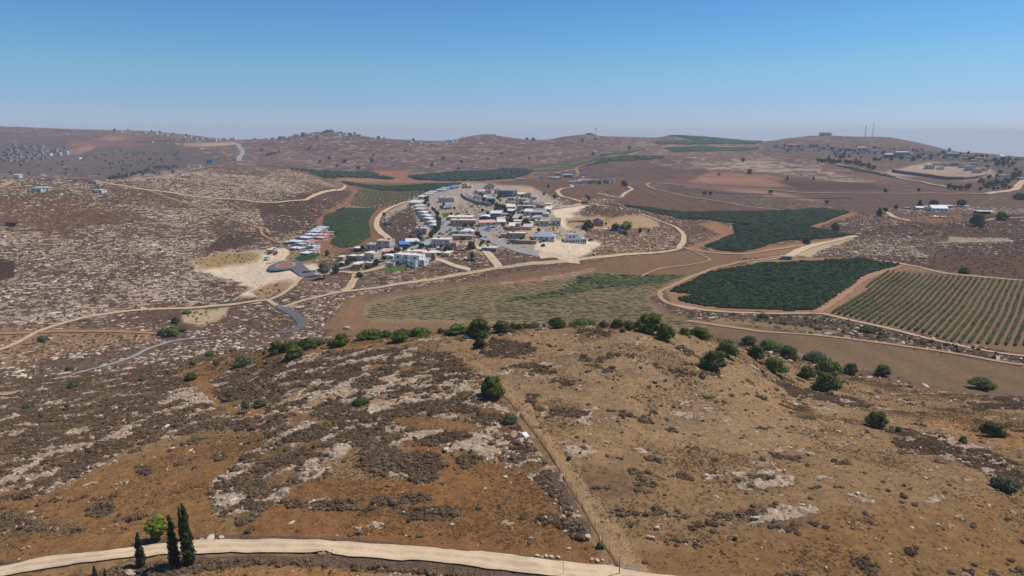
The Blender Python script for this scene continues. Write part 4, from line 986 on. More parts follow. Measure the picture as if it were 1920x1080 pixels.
# brow
for (nm, kd, px, py, h, wr, lb) in [
    ('bush', 'oak0', 520, 662, 20, 1.25, 'dark round bush at the left end of the brow'),
    ('bush', 'carob1', 553, 672, 22, 1.4, 'pair-sized green bush in front of the left brow thicket'),
    ('bush', 'bush0', 545, 655, 17, 1.5, 'low dark thicket behind the green bushes at the left of the brow'),
    ('bush', 'oak2', 572, 655, 18, 1.5, 'broad dark bush filling the gap in the left brow thicket'),
    ('bush', 'bush1', 588, 645, 14, 1.8, 'greyish spreading bush at the top of the left brow thicket'),
    ('bush', 'bush1', 458, 684, 20, 1.5, 'pale grey-green bush beside the orange soil patch'),
    ('bush', 'oak1', 639, 648, 22, 1.2, 'single dark bush just right of the left thicket'),
    ('bush', 'carob0', 697, 634, 16, 2.6, 'long low green hedge-like bush on the brow'),
    ('bush', 'oak2', 749, 641, 21, 1.3, 'dark leafy bush standing proud on the brow, left of centre'),
    ('bush', 'carob2', 787, 630, 16, 2.2, 'wide green bush behind the brow, left of centre'),
    ('bush', 'carob1', 858, 626, 17, 2.2, 'lighter green bush touching the big dark tree'),
    ('oak_tree', 'oak0', 898, 630, 29, 1.35, 'largest dark tree on the middle of the brow'),
    ('oak_tree', 'oak1', 942, 624, 22, 1.35, 'second dark tree right beside the largest brow tree'),
    ('bush', 'carob0', 975, 618, 12, 1.1, 'small isolated green bush right of the two big dark brow trees'),
    ('bush', 'bush1', 1002, 614, 12, 1.3, 'small grey bush at the centre of the brow'),
    ('bush', 'oak2', 1043, 615, 19, 1.4, 'dark tree at the start of the central hedge'),
    ('bush', 'carob2', 1095, 612, 14, 2.8, 'wide green bush ending the central hedge'),
    ('bush', 'bush0', 1130, 613, 9, 1.3, 'tiny round bush between hedge and dark bush'),
    ('bush', 'oak1', 1157, 614, 15, 1.2, 'neat dark round bush right of the central hedge'),
    ('bush', 'oak0', 1181, 619, 14, 1.2, 'dark round bush just left of the tall light green tree'),
    ('bush', 'bush2', 1168, 622, 8, 1.1, 'knee-high bush in front of two dark round bushes'),
    ('carob_tree', 'carob1', 1218, 625, 36, 1.2, 'tall light green tree on the right part of the brow'),
    ('carob_tree', 'carob0', 1247, 638, 30, 1.0, 'loose light green tree leaning beside the tall one'),
    ('bush', 'carob2', 1284, 628, 14, 1.1, 'small greenish bush at the right end of the brow'),
    ('bush', 'oak1', 1312, 632, 18, 1.7, 'dark green bush on the track at the right end of the brow'),
    ('bush', 'oak2', 899, 652, 18, 1.0, 'small bush in front of the largest brow tree'),
    ]:
    tree(nm, kd, px, py, h * 1.15, lb, 'tree' if 'tree' in nm else 'bush', GB, wr * (1.0 if 'carob' in nm else 1.08), dmin=100)
for (nm, kd, px, py, h, wr, lb) in [
    ('oak_tree', 'oak0', 923, 745, 37, 1.15, 'lone dark round tree in the middle of the near hill'),
    ('bush', 'bush1', 957, 793, 20, 1.1, 'small grey-green bush next to the fence track'),
    ('bush', 'bush0', 679, 757, 14, 1.9, 'low green bush on the white rocks'),
    ('oak_tree', 'oak1', 1338, 693, 38, 1.15, 'dark tree with deep shadow leading the right-hand group'),
    ('carob_tree', 'carob0', 1363, 668, 32, 1.15, 'bright green tree just behind the dark leading tree'),
    ('bush', 'oak2', 1404, 645, 15, 1.7, 'flat dark bush behind the bright green tree'),
    ('bush', 'oak0', 1416, 672, 24, 1.1, 'upright bush in the middle of the right-hand group'),
    ('bush', 'carob1', 1440, 655, 18, 1.7, 'olive green bush above the middle of the group'),
    ('bush', 'oak1', 1478, 672, 24, 1.3, 'dark bush at the end of the upper row of bushes'),
    ('bush', 'bush2', 1458, 660, 20, 1.6, 'spreading bush in the upper row of the right-hand group'),
    ('bush', 'carob2', 1450, 697, 29, 1.35, 'yellowish green bush sloping down from the group'),
    ('bush', 'oak0', 1513, 710, 23, 1.25, 'round dark bush before the large pair'),
    ('oak_tree', 'carob0', 1551, 705, 34, 1.25, 'upper tree of the large green pair'),
    ('oak_tree', 'oak2', 1548, 736, 38, 1.15, 'lower tree of the large green pair, darker'),
    ('bush', 'bush1', 1530, 678, 22, 1.4, 'grey twiggy bush above the large green pair'),
    ('bush', 'oak1', 1594, 701, 21, 1.1, 'round bush alone to the right of the large pair'),
    ('bush', 'oak0', 1655, 705, 20, 1.3, 'bush on the edge of the brown field, right of the lone round one'),
    ('bush', 'oak2', 1840, 728, 20, 1.9, 'wide dark bush on the field edge at the far right'),
    ('bush', 'carob1', 1643, 802, 32, 1.0, 'green tree standing alone on the dark scrub strip'),
    ('bush', 'oak1', 1861, 818, 27, 1.3, 'dense dark bush on the tan slope at the far right'),
    ('bush', 'bush1', 1884, 918, 28, 1.2, 'blue-grey bush in the scrub at the right edge'),
    ('bush', 'bush2', 1627, 622, 14, 1.7, 'dark bush in the hedge strip below the wide-rowed vineyard'),
    ('bush', 'bush2', 1430, 596, 11, 1.1, 'small dark bush under the dense vineyard'),
    ('bush', 'oak0', 1808, 513, 12, 1.4, 'lone bush on the brown field above the wide-rowed vineyard'),
    ]:
    tree(nm, kd, px, py, h * 1.08, lb, 'tree' if 'tree' in nm else 'bush', GR, wr * 1.05, dmin=80)
for (px, py, h, kd, wr, lb) in [
    (137, 727, 14, 'bush0', 1.5, 'dark green bush on the left slope above the rock strips'), (53, 767, 13, 'bush0', 1.6, 'dark bush near the left edge of the slope'),
    (126, 768, 13, 'olive0', 1.0, 'small olive tree right of the left-edge bush'), (78, 786, 12, 'olive1', .9, 'stunted tree on the orange streak at the left'),
    (266, 720, 14, 'olive2', 1.0, 'small tree alone above the white rock slabs'), (313, 704, 12, 'olive0', .9, 'thin young tree between slope and orange soil'),
    (363, 690, 17, 'olive1', 1.0, 'small tree at the head of the orange patch'), (358, 712, 15, 'bush0', 1.5, 'green bush at the left lip of the orange patch'),
    (405, 690, 17, 'olive2', 1.0, 'grey olive tree on the orange patch near the brow'), (430, 752, 22, 'olive0', .9, 'upper of two olive trees with black shadows on orange soil'),
    (462, 773, 24, 'olive1', .95, 'lower of two olive trees with black shadows on orange soil'), (488, 762, 16, 'bush1', 1.1, 'grey bush right of the two shadowed olive trees'),
    (392, 668, 11, 'bush0', 1.6, 'green bush on the grey brow above the gully'), (131, 695, 10, 'bush2', 1.3, 'tiny green bush by the thin grey lane'),
    (434, 663, 8, 'olive2', 1.0, 'very small tree on the brow near the gully'), (80, 640, 14, 'bush1', 1.1, 'grey shrub on the pale eroded bank'),
    (1378, 1012, 8, 'bush0', 1.0, 'tiny green tuft on the bottom of the tan slope'), (1684, 811, 12, 'carob0', 1.0, 'small bright green shrub near the lone tree'),
    (1805, 832, 16, 'carob1', .9, 'small upright green shrub on the dark scrub strip'), (1067, 862, 7, 'oak0', 1.3, 'tiny green shrub on the white rock beside the fence'),
    (1125, 1027, 13, 'bush1', 1.0, 'grey-green shrub between fence and gravel road')]:
    tree('shrub' if h < 15 else 'small_tree', kd, px, py, h, lb, 'shrub', 'small trees and shrubs dotted over the near slopes', wr, dmin=60)
# thicket in the gully and on the slope below the cream bank
for (px, py, h, wr, lb) in [(305, 628, 12, 1.6, 'left clump of the green gully thicket'), (322, 630, 20, 1.6, 'tallest clump of the green gully thicket'), (340, 622, 12, 1.7, 'right clump of the green gully thicket'), (330, 606, 14, 1.0, 'green clump climbing above the gully thicket'), (350, 588, 8, 2.0, 'low green clump beside the pale road')]:
    tree('bush', 'carob0' if wr < 1.65 else 'bush0', px, py, h, lb, 'bush', 'green thicket in the gully', wr, dmin=280)
# middle distance trees
for (px, py, h, kd, wr, lb) in [
    (1831, 424, 24, 'oak0', 1.15, 'large dark round tree near the right edge'), (1878, 413, 17, 'oak1', 1.2, 'dark tree right of the open shed'), (1648, 406, 18, 'pine0', .9, 'pointed dark conifer left of the farm'),
    (1660, 399, 11, 'garden1', 1.0, 'small tree beside the pointed conifer'), (1680, 393, 10, 'garden2', 1.0, 'small tree left of the white farm sheds'), (1724, 390, 16, 'pine1', 1.0, 'dark conifer behind the two small sheds'),
    (1750, 388, 15, 'garden0', 1.4, 'broad tree behind the white barn'), (1802, 388, 16, 'garden1', 1.4, 'broad tree right of the white barn'), (1565, 432, 15, 'oak2', 1.0, 'dark tree at the tip of the green vineyards'),
    (1511, 458, 14, 'oak0', 1.15, 'round dark tree above the dense vineyard'), (1550, 382, 8, 'garden2', 1.2, 'bush at the corner of the brown field'), (1660, 362, 10, 'garden0', .9, 'lone tree on the far brown field'),
    (1722, 360, 8, 'garden1', .9, 'right-hand lone tree on the far brown field'), (1914, 374, 14, 'oak1', 1.8, 'dark tree cut by the right edge'), (1170, 349, 12, 'oak2', 1.1, 'round tree at the end of the hilltop houses'),
    (1102, 431, 21, 'oak1', .95, 'dark tree left of the peaked-roof house'), (1154, 434, 17, 'garden0', 1.1, 'green tree left of the yellow-green one'), (1174, 438, 26, 'lightbush', 1.1, 'yellow-green tree casting a black shadow'),
    (987, 425, 16, 'oak0', 1.1, 'very dark round tree among the village houses'), (1393, 304, 8, 'garden0', 1.1, 'tree on the stony far field'), (1348, 329, 5, 'garden2', 1.3, 'small bush on the far pink field'),
    (1405, 326, 9, 'oak0', 1.1, 'green bush at the foot of the stony far field'), (610, 534, 24, 'olive2', 1.1, 'feathery grey tree below the village street'), (674, 527, 10, 'oak2', 1.3, 'dark bush in the fork of the sandy track'),
    (688, 505, 9, 'garden1', 1.0, 'reddish-shadowed bush on the sandy track'), (884, 466, 16, 'oak1', 1.0, 'dark green tree at the head of the cream track'), (885, 487, 16, 'garden2', .6, 'thin dark tree on the rocky lot'),
    (613, 480, 12, 'garden0', .9, 'bush below the white cabins'), (268, 329, 6, 'garden0', .9, 'first dark tree on the left hilltop track'), (288, 326, 6, 'garden1', 1.1, 'second dark tree on the left hilltop track'),
    (324, 325, 7, 'garden2', 1.0, 'third dark tree on the left hilltop track'), (1445, 363, 8, 'garden1', 1.5, 'scrubby tree above the terraced plots'), (1321, 365, 7, 'garden0', 1.5, 'green tree left on the terraced plots'), (1332, 365, 7, 'garden2', 1.4, 'green tree right on the terraced plots')]:
    tree('tree', kd, px, py, h, lb, 'tree', None, wr, dmin=420 if py > 300 and px > 450 else 300)
tree('pine_tree', 'garden1', 697, 306, 10, 'largest dark tree on the far slope above the orange field', 'tree', None, 1.0, dmin=1200)
tree('pine_tree', 'garden2', 810, 313, 8, 'second dark tree on the far slope, right of the orange field', 'tree', None, 1.1, dmin=1200)

def many(nm, kinds, spots, hm, label, cat, group, dmin=400, wr=(0.9, 1.3)):
    for i, (px, py) in enumerate(spots):
        o = tree(nm, random.choice(kinds), px, py, 0, label, cat, group, random.uniform(*wr), dmin, hm=random.uniform(*hm))
def line_spots(pts, n, jx=2, jy=1.0):
    out = []
    for i in range(n):
        t = i / max(1, n - 1) * (len(pts) - 1); k = min(int(t), len(pts) - 2); u = t - k
        out.append((pts[k][0] * (1 - u) + pts[k + 1][0] * u + random.uniform(-jx, jx), pts[k][1] * (1 - u) + pts[k + 1][1] * u + random.uniform(-jy, jy)))
    return out
G3 = ['garden0', 'garden1', 'garden2']
many('conifer', ['pine0', 'pine1', 'garden0'], line_spots([(204, 337), (230, 334), (262, 326), (280, 320)], 26) + line_spots([(288, 316), (334, 314)], 12), (6, 9), 'dark conifer in the belt behind the left hilltop', 'tree', 'conifer belt on the left hill', 700)
many('street_tree', G3, line_spots([(800, 372), (798, 383), (812, 398), (822, 412), (826, 424), (820, 436), (808, 446)], 22, 3, 1.5), (3.5, 5.5), 'dark green tree on the left side of the main village street', 'tree', 'trees left of the main village street', 450)
many('street_tree', G3, line_spots([(900, 368), (915, 378), (930, 388), (945, 396), (950, 410), (955, 420)], 20, 6, 2), (3.5, 5.5), 'dark green tree along the upper village street', 'tree', 'trees along the upper village street', 450)
many('garden_tree', G3, [(872, 428), (884, 427), (860, 436), (895, 444), (846, 404), (828, 392), (832, 386), (852, 392), (905, 398), (915, 404), (925, 372), (938, 378), (950, 386), (962, 396), (972, 404), (985, 396), (1000, 420), (1012, 408), (760, 470), (745, 474), (778, 460), (735, 480), (720, 490), (706, 497), (694, 484), (800, 470), (812, 488), (828, 468), (790, 465), (660, 492), (640, 500), (652, 498), (630, 512), (604, 505), (680, 470), (868, 452), (900, 446), (1010, 436), (1028, 352), (1052, 336), (1088, 345), (1106, 345), (1125, 345), (1020, 366), (1100, 370), (1140, 362), (1040, 372), (1104, 375), (788, 452), (770, 447), (784, 446), (1136, 422), (1200, 436), (1216, 436)],
     (2.5, 5), 'small garden tree among the village houses', 'tree', 'garden trees among the village houses', 430)
many('far_tree', G3, line_spots([(1537, 303), (1560, 305), (1600, 308), (1640, 318)], 26, 3, 2), (6, 10), 'dark tree in the belt under the right-hand village', 'tree', 'tree belt under the right-hand village', 900)
many('far_tree', G3, [(1455, 277), (1470, 280), (1482, 278), (1520, 276), (1700, 280), (1712, 285), (1768, 290), (1780, 284), (1800, 292), (1815, 290), (1830, 295), (1840, 297), (1850, 296), (1865, 303), (1880, 302), (1892, 301), (1905, 303), (1888, 308), (1660, 298), (1675, 296), (1690, 300), (1712, 302), (1722, 298), (1745, 296), (1640, 290), (1620, 286), (1600, 286), (1576, 284), (1560, 282), (1545, 280), (1605, 302), (1580, 296), (1850, 318), (1875, 326), (1905, 322), (1900, 336), (1890, 344), (1855, 352), (1838, 358), (1800, 357), (1812, 357), (1790, 356), (1780, 355), (1868, 348), (1840, 342), (1880, 352), (1900, 330), (1870, 312), (1820, 302), (1730, 285), (1760, 292)],
     (6, 11), 'dark tree among the houses of the right-hand village', 'tree', 'trees in the right-hand village', 850)
many('far_tree', G3, [(594, 262), (608, 250), (614, 249), (640, 252), (658, 256), (665, 252), (525, 262), (520, 264), (541, 262), (505, 292), (510, 290), (516, 289), (500, 293), (523, 287), (490, 284), (600, 306), (646, 306), (618, 300), (735, 300), (860, 318), (915, 300), (865, 306), (720, 260), (710, 261), (775, 265), (800, 270), (1000, 264), (988, 263), (1092, 266), (1117, 264), (992, 299), (215, 246), (240, 245), (325, 252), (284, 248), (300, 249), (350, 256), (370, 258), (1180, 280), (1112, 292), (700, 292), (760, 285), (830, 300), (940, 292), (655, 290), (580, 280), (632, 314), (672, 318)],
     (6, 12), 'dark speck of a tree on the far hills', 'tree', 'scattered trees on the far hills', 1300)
many('far_tree', G3, [(random.uniform(150, 340), random.uniform(283, 330)) for _ in range(70)] + [(random.uniform(0, 150), random.uniform(300, 330)) for _ in range(20)] + line_spots([(255, 268), (300, 266), (345, 264)], 16, 3, 1), (4, 6.5), 'dark tree on the wooded slope below the left-hand town', 'tree', 'trees on the far left slope', 1200)
many('vineyard_bush', ['bush0', 'bush2', 'oak2'], [(random.uniform(1300, 1900), 0) for _ in range(0)], (1, 2), '', 'bush', 'x')


many('brow_shrub', ['bush0', 'bush1', 'bush2', 'carob1'], line_spots([(690, 633), (780, 629), (860, 625), (960, 617), (1060, 612), (1130, 611), (1200, 615), (1300, 627)], 34, 8, 2.5), (1.3, 2.6), 'low scrubby shrub filling the gaps of the brow hedge', 'shrub', 'low shrubs along the brow', 120)
many('brow_shrub', ['bush0', 'bush1', 'bush2'], line_spots([(500, 662), (560, 655), (620, 645)], 8, 6, 3) + line_spots([(1395, 650), (1450, 662), (1540, 690), (1600, 702)], 14, 12, 8), (1.0, 2.2), 'small twiggy shrub between the larger bushes', 'shrub', 'twiggy shrubs on the hill shoulders', 100)
gr_ = random.Random(77)
def rand_in(poly, n):
    out = []
    xs = [p[0] for p in poly]; ys = [p[1] for p in poly]
    while len(out) < n:
        x = gr_.uniform(min(xs), max(xs)); y = gr_.uniform(min(ys), max(ys))
        c = False
        for k in range(len(poly)):
            (x0_, y0_), (x1_, y1_) = poly[k], poly[(k + 1) % len(poly)]
            if (y0_ > y) != (y1_ > y) and x < (x1_ - x0_) * (y - y0_) / (y1_ - y0_) + x0_: c = not c
        if c: out.append((x, y))
    return out
many('garden_tree', G3, rand_in([(905, 370), (990, 366), (1010, 395), (1000, 415), (940, 425), (925, 395)], 70), (2.2, 4.5), 'dark green tree squeezed between houses of the upper village', 'tree', 'trees between the upper village houses', 430)
many('garden_bush', ['bush0', 'bush1', 'bush2'], rand_in([(735, 465), (770, 440), (830, 385), (905, 380), (905, 440), (1010, 440), (1040, 430), (1050, 465), (940, 460), (880, 470), (800, 495), (640, 510), (620, 495), (690, 470)], 110), (1.2, 2.4), 'low green shrub in a village yard', 'shrub', 'yard shrubs in the village', 430)
many('far_tree', G3, rand_in([(1450, 272), (1600, 276), (1700, 280), (1790, 290), (1900, 302), (1900, 316), (1860, 312), (1750, 300), (1660, 306), (1540, 298), (1455, 284)], 80), (5, 9), 'dark garden tree in the terraces of the right-hand village', 'tree', 'garden trees of the right-hand village', 900)
many('far_tree', G3, rand_in([(1815, 340), (1850, 335), (1915, 325), (1915, 350), (1880, 358), (1800, 358)], 26), (4, 8), 'dark tree on the slope below the building site', 'tree', 'trees below the building site', 850)
many('hedge_bush', ['bush0', 'bush1', 'bush2'], rand_in([(1300, 588), (1550, 592), (1700, 628), (1915, 672), (1915, 682), (1700, 644), (1540, 620), (1400, 604)], 60), (.9, 1.8), 'brown-green bush in the hedge strip under the vineyards', 'shrub', 'bushes of the hedge strip under the vineyards', 255)
# ---------------------------------------------------------------- buildings
BM = {
 'white': plain('white_plaster', (0.74, 0.74, 0.72), .08), 'cream': plain('cream_stone', lin((214, 200, 172)), .12), 'stone': plain('pale_stone', lin((206, 190, 166)), .14),
 'grey': plain('grey_concrete_and_shade', lin((194, 186, 174)), .12), 'dgrey': plain('dark_grey_render', lin((138, 134, 136)), .12), 'pink': plain('pinkish_stone', lin((210, 188, 172)), .12),  # grey also puts the cabin fronts' shade into their walls
 'brown': plain('brown_stone', lin((182, 162, 138)), .14), 'peach': plain('peach_plaster', lin((222, 186, 150)), .1), 'blue': plain('blue_cladding', lin((64, 112, 170)), .1, rough=.5, spec=.3),
 'lime': plain('pale_green_plaster', lin((196, 208, 170)), .1), 'dark': plain('dark_cladding', lin((58, 56, 66)), .15), 'yellow': plain('ochre_plaster', lin((222, 184, 110)), .1),
 'glassy': plain('blue_grey_glazing', lin((84, 98, 114)), .25, .6, rough=.3, spec=.5),
}
RM = {
 'wmetal': plain('white_metal_roof', (0.66, 0.66, 0.66), .06, rough=.45, spec=.4), 'gmetal': plain('grey_metal_roof', lin((160, 164, 172)), .08, rough=.45, spec=.4),
 'concrete': plain('roof_screed', lin((220, 206, 184)), .14), 'grey': plain('grey_roof', lin((190, 182, 170)), .14), 'red': plain('red_roof_tiles', lin((182, 124, 104)), .16),
 'pinkroof': plain('pink_roof_sheet', lin((206, 164, 150)), .12), 'tan': plain('tan_roof', lin((200, 168, 132)), .12), 'green': plain('grey_green_roof', lin((112, 132, 122)), .12),
 'turq': plain('turquoise_roof', lin((130, 176, 172)), .12), 'blue': plain('blue_roof', lin((72, 130, 196)), .12), 'dark': plain('dark_roof', lin((74, 68, 74)), .15), 'white': plain('white_roof', (0.66, 0.65, 0.63), .07),
}
M_GLASS = plain('window_glass', (0.035, 0.045, 0.06), .2, rough=.15, spec=.6)
M_FRAME = plain('window_frame', lin((205, 203, 198)), .05)
M_DOOR = plain('door_paint', lin((92, 74, 62)), .1)
M_METAL = plain('galvanised_steel', lin((140, 142, 146)), .1, rough=.4, spec=.5)
M_POLE = plain('dark_steel', lin((58, 56, 56)), .1, rough=.5)

class MB:
    def __init__(s): s.v = []; s.f = []; s.m = []
    def quad(s, pts, m=0):
        b = len(s.v); s.v += [tuple(p) for p in pts]; s.f.append(tuple(range(b, b + len(pts)))); s.m.append(m)
    def box(s, x0, x1, y0, y1, z0, z1, m=0, bottom=True):
        b = len(s.v)
        s.v += [(x0, y0, z0), (x1, y0, z0), (x1, y1, z0), (x0, y1, z0), (x0, y0, z1), (x1, y0, z1), (x1, y1, z1), (x0, y1, z1)]
        fs = [(0, 1, 5, 4), (1, 2, 6, 5), (2, 3, 7, 6), (3, 0, 4, 7), (4, 5, 6, 7)] + ([(3, 2, 1, 0)] if bottom else [])
        for f in fs: s.f.append(tuple(i + b for i in f)); s.m.append(m)
    def beam(s, p, q, r, n=5, m=0, r2=None):
        p = Vector(p); q = Vector(q); d = (q - p).normalized(); r2 = r if r2 is None else r2
        a = d.orthogonal().normalized(); c = d.cross(a); b = len(s.v)
        for (o_, rr) in ((p, r), (q, r2)):
            for i in range(n):
                t = 2 * math.pi * i / n; s.v.append(tuple(o_ + (a * math.cos(t) + c * math.sin(t)) * rr))
        for i in range(n):
            j = (i + 1) % n; s.f.append((b + i, b + j, b + n + j, b + n + i)); s.m.append(m)
        s.f.append(tuple(b + n + i for i in range(n))); s.m.append(m)
        s.f.append(tuple(b + i for i in reversed(range(n)))); s.m.append(m)
    def mesh(s, name, mats):
        me = bpy.data.meshes.new(name); me.from_pydata(s.v, [], s.f); me.update()
        me.polygons.foreach_set('material_index', s.m)
        for m in mats: me.materials.append(m)
        return me

WIN = {}
def winmesh(w, h):
    k = (round(w, 1), round(h, 1))
    if k not in WIN:
        b = MB(); t = .09
        b.box(-w / 2, w / 2, -.08, .02, 0, t); b.box(-w / 2, w / 2, -.08, .02, h - t, h); b.box(-w / 2, -w / 2 + t, -.08, .02, t, h - t); b.box(w / 2 - t, w / 2, -.08, .02, t, h - t)
        b.box(-w / 2 - .08, w / 2 + .08, -.16, .02, -.1, -.002)
        b.quad([(-w / 2 + t, -.03, t), (w / 2 - t, -.03, t), (w / 2 - t, -.03, h - t), (-w / 2 + t, -.03, h - t)], 1)
        WIN[k] = b.mesh('window', (M_FRAME, M_GLASS))
    return WIN[k]
DOORM = None
def doormesh():
    global DOORM
    if DOORM is None:
        b = MB(); b.box(-.5, .5, -.06, .02, 0, 2.1); b.box(-.6, .6, -.1, .02, 2.1, 2.2, 1); DOORM = b.mesh('door', (M_DOOR, M_FRAME))
    return DOORM
PART = {}
def cached(key, fn):
    if key not in PART: PART[key] = fn()
    return PART[key]
def tank():
    b = MB(); b.beam((-.6, 0, .9), (.6, 0, .9), .3, 8); b.box(-.5, -.42, -.2, .2, 0, .7); b.box(.42, .5, -.2, .2, 0, .7)
    return b.mesh('water_tank', (M_FRAME,))
def panel():
    b = MB(); b.quad([(-.9, -1.0, .15), (.9, -1.0, .15), (.9, .4, 1.0), (-.9, .4, 1.0)]); b.quad([(-.9, .4, .95), (.9, .4, .95), (.9, -1.0, .1), (-.9, -1.0, .1)], 1)
    return b.mesh('solar_panel', (M_GLASS, M_METAL))

def faces_windows(root, x0, x1, y0, y1, h, storeys, rr, sides=('f', 'r', 'l'), arch=False):
    fh = h / storeys
    ww = min(1.5, fh * .45); wh = min(1.5, fh * .46)
    for st in range(storeys):
        z = st * fh + fh * .34
        if 'f' in sides:
            n = max(1, int((x1 - x0) / 3.4)); dk = rr.randrange(n) if st == 0 else -1
            for i in range(n):
                x = x0 + (x1 - x0) * (i + .5) / n
                if i == dk and n > 1: obj('door', doormesh(), root, (x, y0, 0.05))
                else: obj('window', winmesh(ww * rr.choice((.8, 1, 1.3)), wh), root, (x, y0, z))
        for sd, xx, rz in (('r', x1, math.pi / 2), ('l', x0, -math.pi / 2)):
            if sd in sides:
                n = max(1, int((y1 - y0) / 4.2))
                for i in range(n):
                    obj('window', winmesh(ww, wh), root, (xx, y0 + (y1 - y0) * (i + .5) / n, z), rz)

def vol(root, x0, x1, y0, y1, h, wall, roof, rk, storeys=1, over=0.0, rr=random, win=True, z0=0.0):
    b = MB(); b.box(x0, x1, y0, y1, -1.6 if z0 == 0 else z0, h)
    if storeys > 1:
        for k in range(1, storeys): b.box(x0 - .05, x1 + .05, y0 - .05, y1 + .05, h * k / storeys - .1, h * k / storeys + .08)
    obj('wall', b.mesh('wall', (wall,)), root)
    b = MB()
    if rk == 'flat':
        p = .22; ph = .55
        b.box(x0 - .06, x1 + .06, y0 - .06, y1 + .06, h + .003, h + .12)
        b.box(x0 - .06, x1 + .06, y0 - .06, y0 + p, h + .12, h + ph, 1); b.box(x0 - .06, x1 + .06, y1 - p, y1 + .06, h + .12, h + ph, 1)
        b.box(x0 - .06, x0 + p, y0 + p, y1 - p, h + .12, h + ph, 1); b.box(x1 - p, x1 + .06, y0 + p, y1 - p, h + .12, h + ph, 1)
    elif rk == 'slab':
        b.box(x0 - .4, x1 + .4, y0 - .5, y1 + .4, h + .003, h + .25)
    elif rk in ('gable', 'gablef', 'hip', 'mono', 'vault', 'low'):
        o_ = .45; X0, X1, Y0, Y1 = x0 - o_, x1 + o_, y0 - o_, y1 + o_; th = .12
        if rk == 'gable' or rk == 'hip':
            rise = (y1 - y0) * .24; ym = (y0 + y1) / 2; ins = (y1 - y0) * .45 if rk == 'hip' else 0
            A, Bq = (X0 + ins, ym, h + rise), (X1 - ins, ym, h + rise)
            b.quad([(X0, Y0, h), (X1, Y0, h), Bq, A]); b.quad([(X1, Y1, h), (X0, Y1, h), A, Bq])
            b.quad([(X1, Y0, h), (X1, Y1, h), Bq]); b.quad([(X0, Y1, h), (X0, Y0, h), A])
        elif rk == 'gablef':
            rise = (x1 - x0) * .30; xm = (x0 + x1) / 2
            b.quad([(X0, Y0, h), (xm, Y0, h + rise), (xm, Y1, h + rise), (X0, Y1, h)][::-1]); b.quad([(X1, Y0, h), (X1, Y1, h), (xm, Y1, h + rise), (xm, Y0, h + rise)])
            b.quad([(x0, y0, h), (x1, y0, h), (xm, y0, h + rise * .93)], 1); b.quad([(x1, y1, h), (x0, y1, h), (xm, y1, h + rise * .93)], 1)
        elif rk in ('mono', 'low'):
            rise = (y1 - y0) * (.14 if rk == 'mono' else .05)
            b.quad([(X0, Y0, h), (X1, Y0, h), (X1, Y1, h + rise), (X0, Y1, h + rise)]); b.quad([(X1, Y0, h), (X1, Y1, h), (X1, Y1, h + rise)], 1); b.quad([(X0, Y1, h), (X0, Y0, h), (X0, Y1, h + rise)], 1)
            b.quad([(X1, Y1, h), (X0, Y1, h), (X0, Y1, h + rise), (X1, Y1, h + rise)], 1)
        else:
            n = 7; rise = (x1 - x0) * .07 + .25
            for i in range(n):
                u0, u1 = i / n, (i + 1) / n
                zz = lambda u: h + rise * (1 - (2 * u - 1) ** 2)
                xa, xb = X0 + (X1 - X0) * u0, X0 + (X1 - X0) * u1
                b.quad([(xa, Y0, zz(u0)), (xb, Y0, zz(u1)), (xb, Y1, zz(u1)), (xa, Y1, zz(u0))])
                b.quad([(xa, Y0 + .05, h), (xb, Y0 + .05, h), (xb, Y0 + .05, zz(u1)), (xa, Y0 + .05, zz(u0))], 1)
                b.quad([(xb, Y1 - .05, h), (xa, Y1 - .05, h), (xa, Y1 - .05, zz(u0)), (xb, Y1 - .05, zz(u1))], 1)
        b.box(X0, X1, Y0, Y1, h - .1, h - .003)
    obj('roof', b.mesh('roof', (roof, wall)), root)
    if win: faces_windows(root, x0, x1, y0, y1, h - max(z0, 0), storeys, rr) if z0 <= 0 else None

